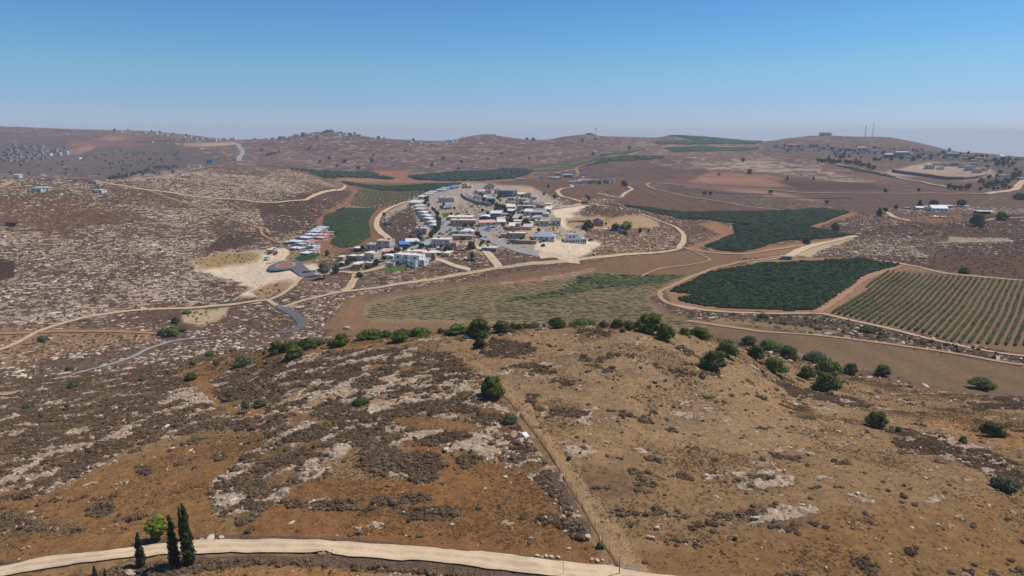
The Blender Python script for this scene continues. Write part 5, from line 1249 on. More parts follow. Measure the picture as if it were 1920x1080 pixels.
def house(px, py, wpx, hpx, dep, yaw, style, wall, roof, label, cat='house', group=None, dmin=430, name=None):
    X, Y, Z = hit(px, py, dmin)
    k = math.sqrt(Y * Y + Z * Z + X * X * 0.0) / F
    yaw = R(yaw)
    BLOCK.append((np.array([[X, Y + dep / 2], [X + .1, Y + dep / 2]]), max(wpx * k, dep) / 2)) if Y < 800 else None
    w = wpx * k / max(.6, math.cos(yaw + math.atan2(X, Y) * 0)) ; h = hpx * k
    d = dep
    fx, fy = -math.sin(yaw), math.cos(yaw)
    cx_, cy_ = X + fx * d / 2, Y + fy * d / 2
    zs = [float(gz(cx_ + math.cos(yaw) * a * w / 2 - math.sin(yaw) * b_ * d / 2, cy_ + math.sin(yaw) * a * w / 2 + math.cos(yaw) * b_ * d / 2)) for a in (-1, 1) for b_ in (-1, 1)]
    z = 0.5 * Z + 0.25 * min(zs) + 0.25 * max(zs)
    nm = name or {'shed': 'open_shed', 'canopy': 'shade_canopy', 'vault': 'cabin'}.get(style, 'house')
    o = obj(nm, None, loc=(cx_, cy_, z), rz=yaw)
    W_, R_ = BM[wall], RM[roof]
    x0, x1, y0, y1 = -w / 2, w / 2, -d / 2, d / 2
    rr = random.Random(int(px * 7 + py * 13))
    if style == 'box1': vol(o, x0, x1, y0, y1, h, W_, R_, 'flat', 1, rr=rr)
    elif style == 'box2': vol(o, x0, x1, y0, y1, h, W_, R_, 'flat', 2, rr=rr)
    elif style == 'box3': vol(o, x0, x1, y0, y1, h, W_, R_, 'flat', 3, rr=rr)
    elif style == 'slab': vol(o, x0, x1, y0, y1, h, W_, R_, 'slab', 1, rr=rr)
    elif style in ('gable', 'hip', 'mono', 'vault', 'gablef', 'low'): vol(o, x0, x1, y0, y1, h, W_, R_, style, 1 if h < 4.8 else 2, rr=rr)
    elif style == 'stepl':                                 # taller block at the left, low wing at the right
        xm = x0 + w * .55
        vol(o, x0, xm, y0 + d * .1, y1, h, W_, R_, 'flat', 2, rr=rr); vol(o, xm + .003, x1, y0, y1 - d * .2, h * .52, W_, R_, 'flat', 1, rr=rr)
    elif style == 'stepr':
        xm = x0 + w * .42
        vol(o, xm, x1, y0 + d * .1, y1, h, W_, R_, 'flat', 2, rr=rr); vol(o, x0, xm - .003, y0, y1 - d * .2, h * .52, W_, R_, 'flat', 1, rr=rr)
    elif style == 'tower':                                 # low base with a set-back upper storey
        vol(o, x0, x1, y0, y1, h * .5, W_, R_, 'flat', 1, rr=rr)
        b = MB(); a0, a1, c0, c1 = x0 + w * .2, x1 - w * .25, y0 + d * .25, y1 - .3
        vol(o, a0, a1, c0, c1, h, W_, R_, 'flat', 1, rr=rr, win=False, z0=h * .5 + .12)
        for i in range(max(1, int((a1 - a0) / 3))): obj('window', winmesh(1.2, 1.3), o, (a0 + (a1 - a0) * (i + .5) / max(1, int((a1 - a0) / 3)), c0, h * .66))
    elif style in ('shed', 'canopy'):
        b = MB()
        for a in (-1, 0, 1):
            for c in (-1, 1): obj('post', cached(('post', round(h, 1)), lambda: (lambda q: (q.beam((0, 0, -1), (0, 0, round(h, 1)), .09), q.mesh('post', (M_METAL,)))[1])(MB())), o, (a * w * .46, c * d * .46, 0))
        if style == 'shed':
            b.box(x0, x1, y0, y1, h, h + .12); obj('roof', b.mesh('roof', (R_,)), o)
            b = MB(); b.box(x0 + .3, x1 - .3, y1 - .35, y1 - .25, -.5, h - .01); obj('back_wall', b.mesh('back_wall', (W_,)), o)
        else:
            zc = h * 1.35; n_ = 2
            for q in range(n_):
                xa = x0 + w * q / n_; xb = x0 + w * (q + 1) / n_; xm = (xa + xb) / 2
                for (p0, p1) in (((xa, y0), (xb, y0)), ((xb, y0), (xb, y1)), ((xb, y1), (xa, y1)), ((xa, y1), (xa, y0))):
                    b.quad([(p0[0], p0[1], h), (p1[0], p1[1], h), (xm, 0, zc)])
            obj('canopy_cloth', b.mesh('canopy_cloth', (R_,)), o)
    elif style == 'block':                                 # far away: one small building, still with its window openings and roof edge
        b = MB(); b.box(x0, x1, y0, y1, -2.5, h); b.box(x0 - .15, x1 + .15, y0 - .15, y1 + .15, h + .003, h + .4, 1)
        n = max(2, int(w / 4))
        for s_ in range(max(1, int(h / 3.2))):
            for i in range(n):
                xx = x0 + w * (i + .5) / n; zz = s_ * 3.2 + 1.0
                b.box(xx - .6, xx + .6, y0 - .05, y0 + .02, zz, zz + 1.3, 2)
        o.data = None; bpy.data.objects.remove(o)
        o = obj('far_house', b.mesh('far_house', (W_, R_, M_GLASS)), loc=(cx_, cy_, z), rz=yaw)
    elif style == 'blockred':
        b = MB(); b.box(x0, x1, y0, y1, -2.5, h); rise = d * .25
        b.quad([(x0 - .4, y0 - .4, h), (x1 + .4, y0 - .4, h), (x1 - d * .4, 0, h + rise), (x0 + d * .4, 0, h + rise)], 1); b.quad([(x1 + .4, y1 + .4, h), (x0 - .4, y1 + .4, h), (x0 + d * .4, 0, h + rise), (x1 - d * .4, 0, h + rise)], 1)
        b.quad([(x1 + .4, y0 - .4, h), (x1 + .4, y1 + .4, h), (x1 - d * .4, 0, h + rise)], 1); b.quad([(x0 - .4, y1 + .4, h), (x0 - .4, y0 - .4, h), (x0 + d * .4, 0, h + rise)], 1)
        n = max(2, int(w / 4))
        for i in range(n):
            xx = x0 + w * (i + .5) / n; b.box(xx - .6, xx + .6, y0 - .05, y0 + .02, 1.0, 2.3, 2)
        bpy.data.objects.remove(o); o = obj('far_house', b.mesh('far_house', (W_, R_, M_GLASS)), loc=(cx_, cy_, z), rz=yaw)
    if style in ('box1', 'box2', 'stepl', 'stepr', 'slab') and w > 7 and rr.random() < .75:
        hh = h + .12 if style != 'slab' else h + .25
        sx_ = x0 + w * .25 if style != 'stepr' else x1 - w * .2
        obj('water_tank', cached('tank', tank), o, (sx_, y1 - 1.5, hh)); obj('solar_panel', cached('panel', panel), o, (sx_, y1 - 2.6, hh))
    return tag(o, label, cat, group)

V = 'houses of the village in the middle'
T = 'white cabins in rows left of the village'
H_ = [
 # rows of cabins by the roundabout (near to far), shade painted as grey walls
 (570, 478, 15, 3.6, 6, -28, 'low', 'dgrey', 'white', 'nearest low cabin with grey front, right above the green lawn'),
 (584, 475, 13, 5, 6, -28, 'box1', 'stone', 'grey', 'small stone-fronted cabin behind the lowest grey cabin'),
 (581, 467, 17, 5, 7, -28, 'box1', 'white', 'white', 'flat white-roofed cabin facing the vineyard, lower row'),
 (553, 469, 21, 3.6, 6, -28, 'low', 'grey', 'wmetal', 'long white cabin standing alone beside the car park'),
 (561, 461, 16, 3.6, 6, -28, 'low', 'grey', 'grey', 'grey-roofed cabin in the middle of the cabin rows'),
 (573, 459, 13, 5, 7, -28, 'box1', 'pink', 'pinkroof', 'narrow pink-roofed cabin between grey and white ones'),
 (583, 456, 20, 3.6, 6, -28, 'low', 'stone', 'red', 'reddish-roofed cabin in the second row'),
 (597, 450, 19, 4.3, 6, -28, 'low', 'peach', 'pinkroof', 'pink-fronted cabin near the top of the second row'),
 (603, 444, 18, 3.6, 6, -28, 'low', 'stone', 'pinkroof', 'rose-roofed cabin, second from the top of its row'),
 (611, 439, 14, 3.6, 6, -28, 'low', 'cream', 'red', 'red-roofed cabin at the top of the second row'),
 (550, 457, 28, 4.3, 6, -28, 'low', 'grey', 'wmetal', 'widest white cabin, first in the back row, with a porch'),
 (568, 450, 24, 4.3, 6, -28, 'low', 'grey', 'wmetal', 'white cabin second from the left in the back row'),
 (580, 444, 21, 4.3, 6, -28, 'low', 'grey', 'wmetal', 'white cabin third from the left in the back row'),
 (587, 438, 19, 4.0, 6, -28, 'low', 'grey', 'wmetal', 'white cabin fourth from the left in the back row'),
 (592, 434, 18, 3.6, 6, -28, 'low', 'grey', 'wmetal', 'white cabin fifth from the left in the back row'),
 (600, 430, 18, 3.6, 6, -28, 'low', 'grey', 'wmetal', 'farthest white cabin at the top end of the back row'),
 (534, 457, 13, 3, 4, -28, 'shed', 'dark', 'grey', 'dark open porch shed at the left end of the cabins', 'shed'),
 # along the main street, left side
 (776, 385, 21, 5, 10, -20, 'mono', 'turq' if False else 'lime', 'wmetal', 'house with bright white roof topping the row left of the main street'),
 (784, 391, 18, 4, 8, -20, 'mono', 'grey', 'grey', 'grey house just below the bright white roof'),
 (785, 396.5, 18, 4, 8, -20, 'mono', 'brown', 'grey', 'brownish house third in the row left of the main street'),
 (787, 403, 19, 4, 8, -18, 'vault', 'pink', 'wmetal', 'upper pale vaulted cabin left of the main street'),
 (793, 409, 21, 4, 8, -18, 'vault', 'grey', 'wmetal', 'second pale vaulted cabin left of the main street'),
 (797, 415, 21, 4, 8, -18, 'vault', 'brown', 'wmetal', 'third pale vaulted cabin left of the main street'),
 (804, 421, 20, 4, 8, -18, 'vault', 'lime', 'wmetal', 'fourth pale vaulted cabin left of the main street'),
 (809, 427, 18, 4, 8, -18, 'vault', 'white', 'wmetal', 'lowest pale vaulted cabin beside the bend of the street'),
 (789, 436, 23, 7, 8, -8, 'box1', 'pink', 'concrete', 'flat pinkish house with white pillars below the vaulted cabins'),
 (792, 373, 15, 4, 8, -20, 'mono', 'stone', 'white', 'house beside the striped vineyard, above the bright white roof'),
 (801, 368, 14, 4, 8, -20, 'mono', 'grey', 'grey', 'grey house next to the upper end of the striped vineyard'),
 (808, 364, 13, 3.5, 8, -20, 'mono', 'stone', 'pinkroof', 'pink-roofed house at the corner of the striped vineyard'),
 (825, 360, 16, 3.5, 8, -15, 'mono', 'grey', 'turq', 'blue-green roof near the top of the main street'),
 (833, 357, 13, 3.5, 8, -15, 'mono', 'grey', 'gmetal', 'grey metal roof near the top of the main street'),
 (844, 355, 12, 3.5, 8, -15, 'mono', 'blue', 'blue', 'blue-roofed house at the top of the main street'),
 (853, 353, 14, 3.5, 8, -15, 'mono', 'stone', 'red', 'red-roofed house at the top of the main street'),
 (875, 353, 19, 8, 10, -10, 'stepl', 'cream', 'concrete', 'cream two-storey house standing clear at the back of the village'),
 (744, 366, 1, 1, 3, 0, 'box1', 'stone', 'grey', None),
 # community buildings and centre
 (837, 379, 30, 8, 16, -6, 'box1', 'pink', 'grey', 'large mauve community hall with tall windows and flat roof'),
 (837, 392, 15, 3.5, 8, 0, 'canopy', 'blue', 'blue', 'bright blue shade sails over the playground'),
 (862, 412, 46, 4, 14, -4, 'slab', 'stone', 'concrete', 'long pale flat-roofed block above the plaza'),
 (868, 422, 48, 8, 12, -4, 'box1', 'brown', 'concrete', 'long brown stone building fronting the plaza'),
 (909, 412, 19, 5, 12, -6, 'vault', 'dark', 'white', 'white fabric hangar with dark open front'),
 (929, 414, 20, 14, 9, -6, 'mono', 'dgrey', 'wmetal', 'tall grey box building with white roof beside the hangar'),
 (915, 423, 30, 6, 8, 12, 'mono', 'cream', 'pinkroof', 'low cream building with pinkish roof in front of the hangar'),
 (912, 433, 15, 3, 5, 0, 'canopy', 'blue', 'blue', 'violet-blue shade roof beside the side street'),
 (853, 438, 17, 4, 8, -6, 'hip', 'lime', 'turq', 'left of two white-turquoise roofed kindergartens'),
 (875, 438, 22, 4, 8, -6, 'hip', 'white', 'wmetal', 'right of two pale-roofed kindergartens'),
 (867, 450, 38, 6, 10, -4, 'box1', 'brown', 'tan', 'long brown building above the cream track'),
 (826, 464, 34, 13, 12, -6, 'box2', 'grey', 'concrete', 'large grey two-storey house above the dark courtyard'),
 (849, 463, 13, 6, 8, -6, 'box1', 'pink', 'red', 'small pink annexe right of the large grey house'),
 (838, 470, 12, 5, 6, -6, 'box1', 'dark', 'dark', 'dark outbuilding in front of the large grey house'),
 (774, 457, 24, 4, 8, 10, 'mono', 'grey', 'wmetal', 'white-roofed cabin on the lower main street'),
 (759, 462, 17, 4, 8, 10, 'mono', 'blue', 'blue', 'blue-sided cabin on the lower main street'),
 (796, 463, 14, 4, 7, 5, 'mono', 'grey', 'turq', 'pale green roof left of the large grey house'),
 (776, 479, 34, 6, 10, -8, 'box1', 'grey', 'concrete', 'wide grey house behind the white block house'),
 (805, 481, 24, 6, 9, -8, 'slab', 'cream', 'concrete', 'cream house with open garage, right of the white block house'),
 (820, 479, 14, 4, 7, -8, 'shed', 'dark', 'grey', 'grey carport below the large grey house', 'shed'),
 (917, 471, 27, 5, 9, -14, 'slab', 'dgrey', 'grey', 'grey flat shed beside the cream track'),
 (969, 447, 32, 8, 11, -4, 'box1', 'brown', 'concrete', 'brown stone house above the long retaining wall'),
 (944, 446, 10, 6, 8, -4, 'box1', 'brown', 'grey', 'small brown annexe left of the brown stone house'),
 (708, 468, 44, 15, 12, -12, 'stepr', 'grey', 'tan', 'big two-storey house with tan roofs at the village edge'),
 (722, 477, 20, 5, 7, -12, 'mono', 'pink', 'pinkroof', 'pink-roofed annexe below the big tan-roofed house'),
 (727, 486, 22, 5, 8, -10, 'vault', 'white', 'white', 'white round-topped marquee beside the white block house', 'tent'),
 (670, 471, 14, 5, 7, -12, 'slab', 'dark', 'white', 'white-roofed carport over a dark car'),
 (684, 488, 34, 11, 12, -18, 'stepr', 'stone', 'stone' if False else 'concrete', 'pale stone house with terraces above the gravel yard'),
 (660, 488, 24, 6, 9, -18, 'box1', 'dgrey', 'concrete', 'grey unfinished house left of the pale stone house'),
 (638, 489, 13, 6, 8, -18, 'box1', 'stone', 'concrete', 'small stone house at the left end of the gravel yard'),
 (695, 497, 20, 3, 6, -18, 'slab', 'stone', 'concrete', 'low stone store beneath the pale stone house'),
 # upper village
 (909, 364, 24, 7, 9, -5, 'stepr', 'stone', 'concrete', 'stone house with dark windows below the hill crest'),
 (895, 363, 11, 5, 8, -5, 'box1', 'yellow', 'tan', 'ochre-fronted house near the hill crest'),
 (917, 356, 18, 6, 8, -8, 'gablef', 'pink', 'dark', 'house with dark pitched roof near the hill crest'),
 (932, 364, 11, 8, 7, -5, 'box2', 'peach', 'brown' if False else 'tan', 'narrow peach house with scaffolding beside the glass-dark flats'),
 (947, 370, 28, 11, 9, -4, 'box3', 'glassy', 'gmetal', 'dark blue-grey apartment block, tallest in the upper village'),
 (964, 368, 12, 10, 8, -4, 'box3', 'lime', 'concrete', 'pale green end block beside the dark apartment block'),
 (921, 378, 16, 6, 8, 4, 'hip', 'lime', 'turq', 'turquoise-roofed house behind the parked cars'),
 (905, 373, 16, 3.5, 7, 4, 'mono', 'grey', 'wmetal', 'white flat roof left of the turquoise-roofed house'),
 (894, 374, 14, 6, 7, 0, 'box1', 'cream', 'concrete', 'cream house where the upper street bends'),
 (978, 368, 14, 4, 7, -8, 'gable', 'white', 'wmetal', 'white-roofed house on the cream spoil beside the crest'),
 (975, 384, 24, 11, 9, -3, 'box2', 'cream', 'concrete', 'tall cream stone house with rows of small windows'),
 (959, 387, 14, 8, 8, -3, 'box1', 'stone', 'concrete', 'stone house left of the tall cream one'),
 (1000, 386, 22, 7, 9, -6, 'stepl', 'pink', 'grey', 'rose-grey house right of the tall cream one'),
 (1012, 391, 15, 5, 8, -6, 'box1', 'dgrey', 'gmetal', 'grey-violet house at the end of the upper track'),
 (985, 396, 30, 9, 10, -6, 'box2', 'brown', 'concrete', 'broad brown house in the middle of the upper village'),
 (1007, 404, 33, 6, 9, -2, 'mono', 'dgrey', 'gmetal', 'long house with blue-grey metal roof'),
 (986, 401, 18, 5, 8, -2, 'box1', 'grey', 'concrete', 'grey house left of the blue-grey roof'),
 (990, 418, 19, 9, 8, -4, 'stepr', 'white', 'concrete', 'white-walled house behind the very dark round tree'),
 (1016, 424, 26, 9, 9, -4, 'box1', 'pink', 'concrete', 'pinkish house with red plants left of the green roof'),
 (1042, 423, 18, 9, 9, -4, 'mono', 'stone', 'green', 'house with grey-green roof at the edge of the cream clearing'),
 (1008, 411, 14, 4, 7, -4, 'mono', 'grey', 'gmetal', 'small grey roof behind the pinkish house'),
 (972, 410, 15, 6, 8, -4, 'box1', 'grey', 'concrete', 'grey house beside the steps in the village centre'),
 (960, 376, 10, 4, 6, -4, 'slab', 'dark', 'white', 'small white roof between the apartment block and cream house'),
 (941, 389, 12, 5, 7, 5, 'box1', 'stone', 'concrete', 'small stone house below the turquoise roof'),
 # front right
 (1020, 451, 40, 7, 12, -8, 'hip', 'white', 'gmetal', 'white house with wide blue-grey hipped roof'),
 (1123, 424, 17, 7, 12, 0, 'gablef', 'brown', 'dark', 'brown house with steep dark pitched roof among trees'),
 (1142, 410, 12, 10, 6, 0, 'frame', 'tan', 'tan', None),
 (1150, 433, 34, 3, 5, -2, 'slab', 'grey', 'concrete', 'low pale wall-like shelter beneath the two trees'),
 # hilltop houses
 (1064, 333, 16, 5, 9, -6, 'mono', 'glassy', 'gmetal', 'blue-roofed house on the low hilltop'),
 (1079, 334, 14, 6, 9, -6, 'box2', 'cream', 'concrete', 'cream house beside the blue-roofed one on the low hilltop'),
 (1093, 331, 15, 6, 9, -6, 'box2', 'stone', 'concrete', 'stone house at the back of the low hilltop'),
 (1097, 343, 23, 5, 9, -4, 'gable', 'white', 'red', 'house with long red roof on the low hilltop'),
 (1115, 344, 14, 6, 9, -4, 'box1', 'cream', 'concrete', 'cream house right of the long red roof'),
 (1136, 344, 10, 6, 9, -30, 'box2', 'dgrey', 'grey', 'grey cubic house left of the white hilltop one'),
 (1146, 344, 10, 8, 8, -12, 'box2', 'white', 'concrete', 'white house with open bays at the right end of the hilltop'),
 (1016, 336, 6, 5, 6, 0, 'box1', 'cream', 'concrete', 'small cream block alone left of the hilltop houses'),
 (1040, 336, 18, 4, 7, 0, 'slab', 'stone', 'concrete', 'low stone house at the left of the hilltop group'),
 (975, 338, 14, 2.5, 6, 0, 'slab', 'brown', 'white', 'long white-roofed shed alone on the brown slope'),
 # outlying
 (727, 423, 20, 4, 4, -2, 'box1', 'dgrey', 'white', 'grey trailer with white roof on the slope inside the curved track', 'trailer'),
 (720, 404, 5.5, 4, 3, 0, 'box1', 'dark', 'dark', 'tiny dark hut beside the curved cream track', 'hut'),
 (1475, 487, 17, 6, 5, -14, 'slab', 'dgrey', 'gmetal', 'grey pump hut at the foot of the wide cream track', 'hut'),
 (1762, 397, 27, 6, 12, -10, 'gable', 'white', 'wmetal', 'white barn, largest of the farm sheds', 'barn'),
 (1725, 393, 12, 3.5, 6, -8, 'gable', 'lime', 'wmetal', 'left of two small white farm sheds', 'shed'),
 (1740, 392, 11, 3.5, 6, -8, 'mono', 'grey', 'gmetal', 'right of two small farm sheds', 'shed'),
 (1778, 389, 20, 3, 10, -8, 'shed', 'grey', 'wmetal', 'open white-roofed lean-to behind the barn', 'shed'),
 (1814, 390, 8, 3.5, 5, 0, 'slab', 'white', 'white', 'small white cabin right of the barn trees', 'cabin'),
 (1702, 392, 9, 2.5, 4, 0, 'slab', 'brown', 'tan', 'low brown store left of the farm sheds', 'shed'),
 (1851, 402, 33, 5, 9, -2, 'shed', 'dark', 'wmetal', 'wide open shed with white roof at the right', 'shed'),
 (1762, 409, 26, 2, 5, 0, 'slab', 'cream', 'pinkroof', 'long low pink and cream trough roof below the barn', 'shed'),
 (30, 334, 15, 6, 8, -16, 'mono', 'white', 'wmetal', 'white shed on the left ridge', 'shed'),
 (68, 359, 20, 6, 7, -10, 'mono', 'lime', 'gmetal', 'pale green hut with blue roof left of a dark tree', 'hut'),
 (86, 357, 10, 4, 5, -10, 'mono', 'grey', 'gmetal', 'grey lean-to right of the dark tree on the left ridge', 'hut'),
 (173, 345, 16, 4, 7, 0, 'vault', 'grey', 'gmetal', 'grey shed beside the start of the ridge road', 'shed'),
 (184, 361, 16, 4, 6, -12, 'slab', 'white', 'white', 'white mobile home on an orange levelled pad', 'mobile home'),
 (368, 314, 13, 4, 6, 0, 'slab', 'white', 'white', 'white cabin with open side on the left hilltop', 'cabin'),
 (352, 314, 4, 3.5, 3, 0, 'slab', 'white', 'white', 'tiny white cabin left of the hilltop one', 'cabin'),
 (20, 424, 18, 6, 3, -4, 'slab', 'dark', 'dark', 'dark navy container on the left hillside', 'container'),
 (440, 302, 8, 5, 6, 0, 'slab', 'grey', 'white', 'white hut where the far grey road ends', 'hut'),
]
for r_ in H_:
    if r_[9] is None: continue
    px_, py_, w_, h_, d_, yw_, st_, wl_, rf_, lb_ = r_[:10]
    ct_ = r_[10] if len(r_) > 10 else ('cabin' if 'cabin' in lb_ else 'house')
    dm_ = 430 if 450 < px_ < 1700 else 420
    nm_ = ct_.replace(' ', '_')
    if st_ == 'shed': nm_ = 'open_shed'
    if st_ == 'canopy': nm_, ct_ = 'shade_canopy', 'canopy'
    house(px_, py_, w_, h_, d_, yw_, st_, wl_, rf_, lb_, ct_, T if 'cabin' in lb_ and px_ < 620 and px_ > 500 else (V if 600 < px_ < 1200 else None), dmin=dm_, name=nm_)

# ---- small houses filling the gaps of the village
def fill(poly, n, sep, wr, hr, styles, walls, roofs, label, group, dmin, yaw):
    taken = [(q[0], q[1] - 3) for q in H_]; out = 0; tries = 0
    while out < n and tries < 3000:
        tries += 1
        x, y = rand_in(poly, 1)[0]
        if all(abs(x - a) > sep * 2.0 or abs(y - b_) > sep * .55 for a, b_ in taken):
            taken.append((x, y)); out += 1
            house(x, y, gr_.uniform(*wr), gr_.uniform(*hr), gr_.uniform(7, 10), yaw + gr_.uniform(-6, 6), gr_.choice(styles), gr_.choice(walls), gr_.choice(roofs), label, 'house', group, dmin)
fill([(885, 358), (985, 366), (1030, 385), (1040, 410), (1000, 432), (950, 432), (930, 420), (955, 400), (930, 380)], 26, 6.5, (10, 17), (5, 8), ['box1', 'slab', 'box2', 'mono'], ['stone', 'cream', 'pink', 'grey', 'white'], ['concrete', 'concrete', 'grey', 'wmetal'], 'pale flat-roofed house squeezed among trees in the upper village', 'infill houses of the upper village', 500, -5)
fill([(640, 490), (740, 468), (800, 474), (880, 452), (900, 458), (830, 485), (740, 500), (640, 508)], 9, 7, (9, 15), (3.5, 5.5), ['box1', 'slab'], ['stone', 'grey', 'cream'], ['concrete', 'grey'], 'low pale outbuilding between the lower village houses', 'outbuildings of the lower village', 430, -10)
fill([(1025, 330), (1060, 326), (1120, 334), (1130, 344), (1060, 345), (1030, 340)], 6, 6, (8, 13), (3.5, 5), ['box1', 'slab'], ['stone', 'cream', 'white'], ['concrete'], 'small pale house on the low hilltop behind the village', 'small houses of the low hilltop', 600, -5)
# ---- the two landmark white houses, built volume by volume
def custom(px, py, yaw, scale_px, label, build, dmin=430):
    X, Y, Z = hit(px, py, dmin); k = math.sqrt(Y * Y + Z * Z) / F
    o = obj('house', None, loc=(X, Y, Z), rz=R(yaw)); build(o, k * scale_px); return tag(o, label, 'house', V)
def white_block(o, W_):                                    # W_ = full width in metres
    rr = random.Random(3); wh = BM['white']; cg = RM['concrete']; u = W_ / 20
    vol(o, -10 * u, -4.2 * u, 0, 9 * u, 3.1 * u * 1.9, wh, cg, 'flat', 2, rr=rr)
    vol(o, -4.2 * u + .003, 0.2 * u, 1.2 * u, 10 * u, 3.0 * u * 1.9, wh, cg, 'flat', 2, rr=rr)
    vol(o, 0.2 * u + .003, 6.6 * u, 2.4 * u, 10.5 * u, 2.9 * u * 1.9, wh, cg, 'flat', 2, rr=rr)
    vol(o, 0.4 * u, 6.0 * u, -1.0 * u, 2.4 * u - .003, 1.6 * u * 1.6, wh, cg, 'flat', 1, rr=rr)
    vol(o, 6.6 * u + .003, 9.8 * u, 3.2 * u, 9 * u, 1.7 * u * 1.7, wh, cg, 'flat', 1, rr=rr)
custom(765, 497, -22, 60, 'white two-storey block house of stepped cubes in front of the village', white_block)
def arch_panel(w, h):
    b = MB(); n = 8; pts = [(-w / 2, 0), (w / 2, 0), (w / 2, h - w / 2)] + [(w / 2 * math.cos(math.pi * i / n), h - w / 2 + w / 2 * math.sin(math.pi * i / n)) for i in range(1, n)] + [(-w / 2, h - w / 2)]
    b.quad([(x, -.04, z) for x, z in pts]); pts2 = [(x * 1.25, z * 1.06 + (-.05 if z == 0 else 0)) for x, z in pts]
    b.quad([(x, -.015, z) for x, z in pts2], 1)
    return b.mesh('arched_window', (M_GLASS, M_FRAME))
def white_arcade(o, W_):
    rr = random.Random(4); wh = BM['white']; u = W_ / 20; h1 = 3.6 * u; am = arch_panel(1.1 * u, 2.3 * u); at = arch_panel(1.2 * u, 2.0 * u)
    vol(o, -10 * u, 10 * u, 0, 10 * u, h1, wh, RM['white'], 'flat', 1, rr=rr, win=False)
    vol(o, -6.2 * u, 3.0 * u, 1.6 * u, 9.0 * u, 7.4 * u, wh, RM['white'], 'flat', 1, rr=rr, win=False, z0=h1 + .12)
    vol(o, 3.0 * u + .003, 6.0 * u, 2.6 * u, 8.6 * u, 5.4 * u, wh, RM['white'], 'flat', 1, rr=rr, win=False, z0=h1 + .12)
    for x in (-8.6, -6.9, -4.8, -3.1, -1.2): obj('arched_window', am, o, (x * u, 0, .5 * u))
    for x in (1.2, 3.0): obj('window', winmesh(1.4 * u, 1.7 * u), o, (x * u, 0, 1.0 * u))
    for x in (5.6, 7.4, 8.9): obj('arched_window', am, o, (x * u, 0, .6 * u))
    for x in (-4.4, -1.2): obj('window', winmesh(1.6 * u, 1.6 * u), o, (x * u, 1.6 * u, 4.7 * u))
    for y in (2, 4.5, 7.5): obj('arched_window', am, o, (-10 * u, y * u, .5 * u), -math.pi / 2)
custom(1079, 456, 8, 42, 'white arcaded house with arched windows at the front right of the village', white_arcade)
def timber(o, W_):
    for sx_ in (-1, 0, 1):
        for sy_ in (-1, 1):
            b = MB(); b.beam((0, 0, -.5), (0, 0, W_ * .9), .14, 4); obj('post', b.mesh('post', (RM['tan'],)), o, (sx_ * W_ / 2, sy_ * W_ * .35, 0))
    for z in (.45, .9):
        for sy_ in (-1, 1):
            b = MB(); b.beam((-W_ / 2, sy_ * W_ * .35, W_ * z), (W_ / 2, sy_ * W_ * .35, W_ * z), .14, 4); obj('beam', b.mesh('beam', (RM['tan'],)), o)
        for sx_ in (-1, 0, 1):
            b = MB(); b.beam((sx_ * W_ / 2, -W_ * .35, W_ * z), (sx_ * W_ / 2, W_ * .35, W_ * z), .12, 4); obj('beam', b.mesh('beam', (RM['tan'],)), o)
tq = custom(1142, 413, 0, 11, 'bare timber frame standing above the pitched-roof house', timber); tq.name = 'timber_frame'; tq['category'] = 'timber frame'

# ---- far houses, a few pixels each
rf = random.Random(11)
def far(spots, wr, hr, walls, roofs, label, group, dmin, styles=('block',)):
    for (px, py) in spots:
        house(px, py, rf.uniform(*wr), rf.uniform(*hr), rf.uniform(8, 13), rf.uniform(-25, 20), rf.choice(styles), rf.choice(walls), rf.choice(roofs), label, 'house', group, dmin)
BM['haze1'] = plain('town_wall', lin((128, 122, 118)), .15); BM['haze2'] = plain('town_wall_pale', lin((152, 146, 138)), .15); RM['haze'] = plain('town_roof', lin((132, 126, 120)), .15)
town = []
while len(town) < 58:
    x = rf.uniform(4, 132); y = rf.uniform(273, 304)
    if x > 85 and not 276 < y < 292: continue
    if x < 20 and y < 282: continue
    if all(abs(x - a) > 3.6 or abs(y - b) > 1.8 for a, b in town): town.append((x, y))
far(town, (3.6, 7), (2.4, 4.4), ['haze1', 'haze1', 'haze2'], ['haze'], 'small pale house packed in the hazy town at the far left', 'houses of the far left town', 1200)
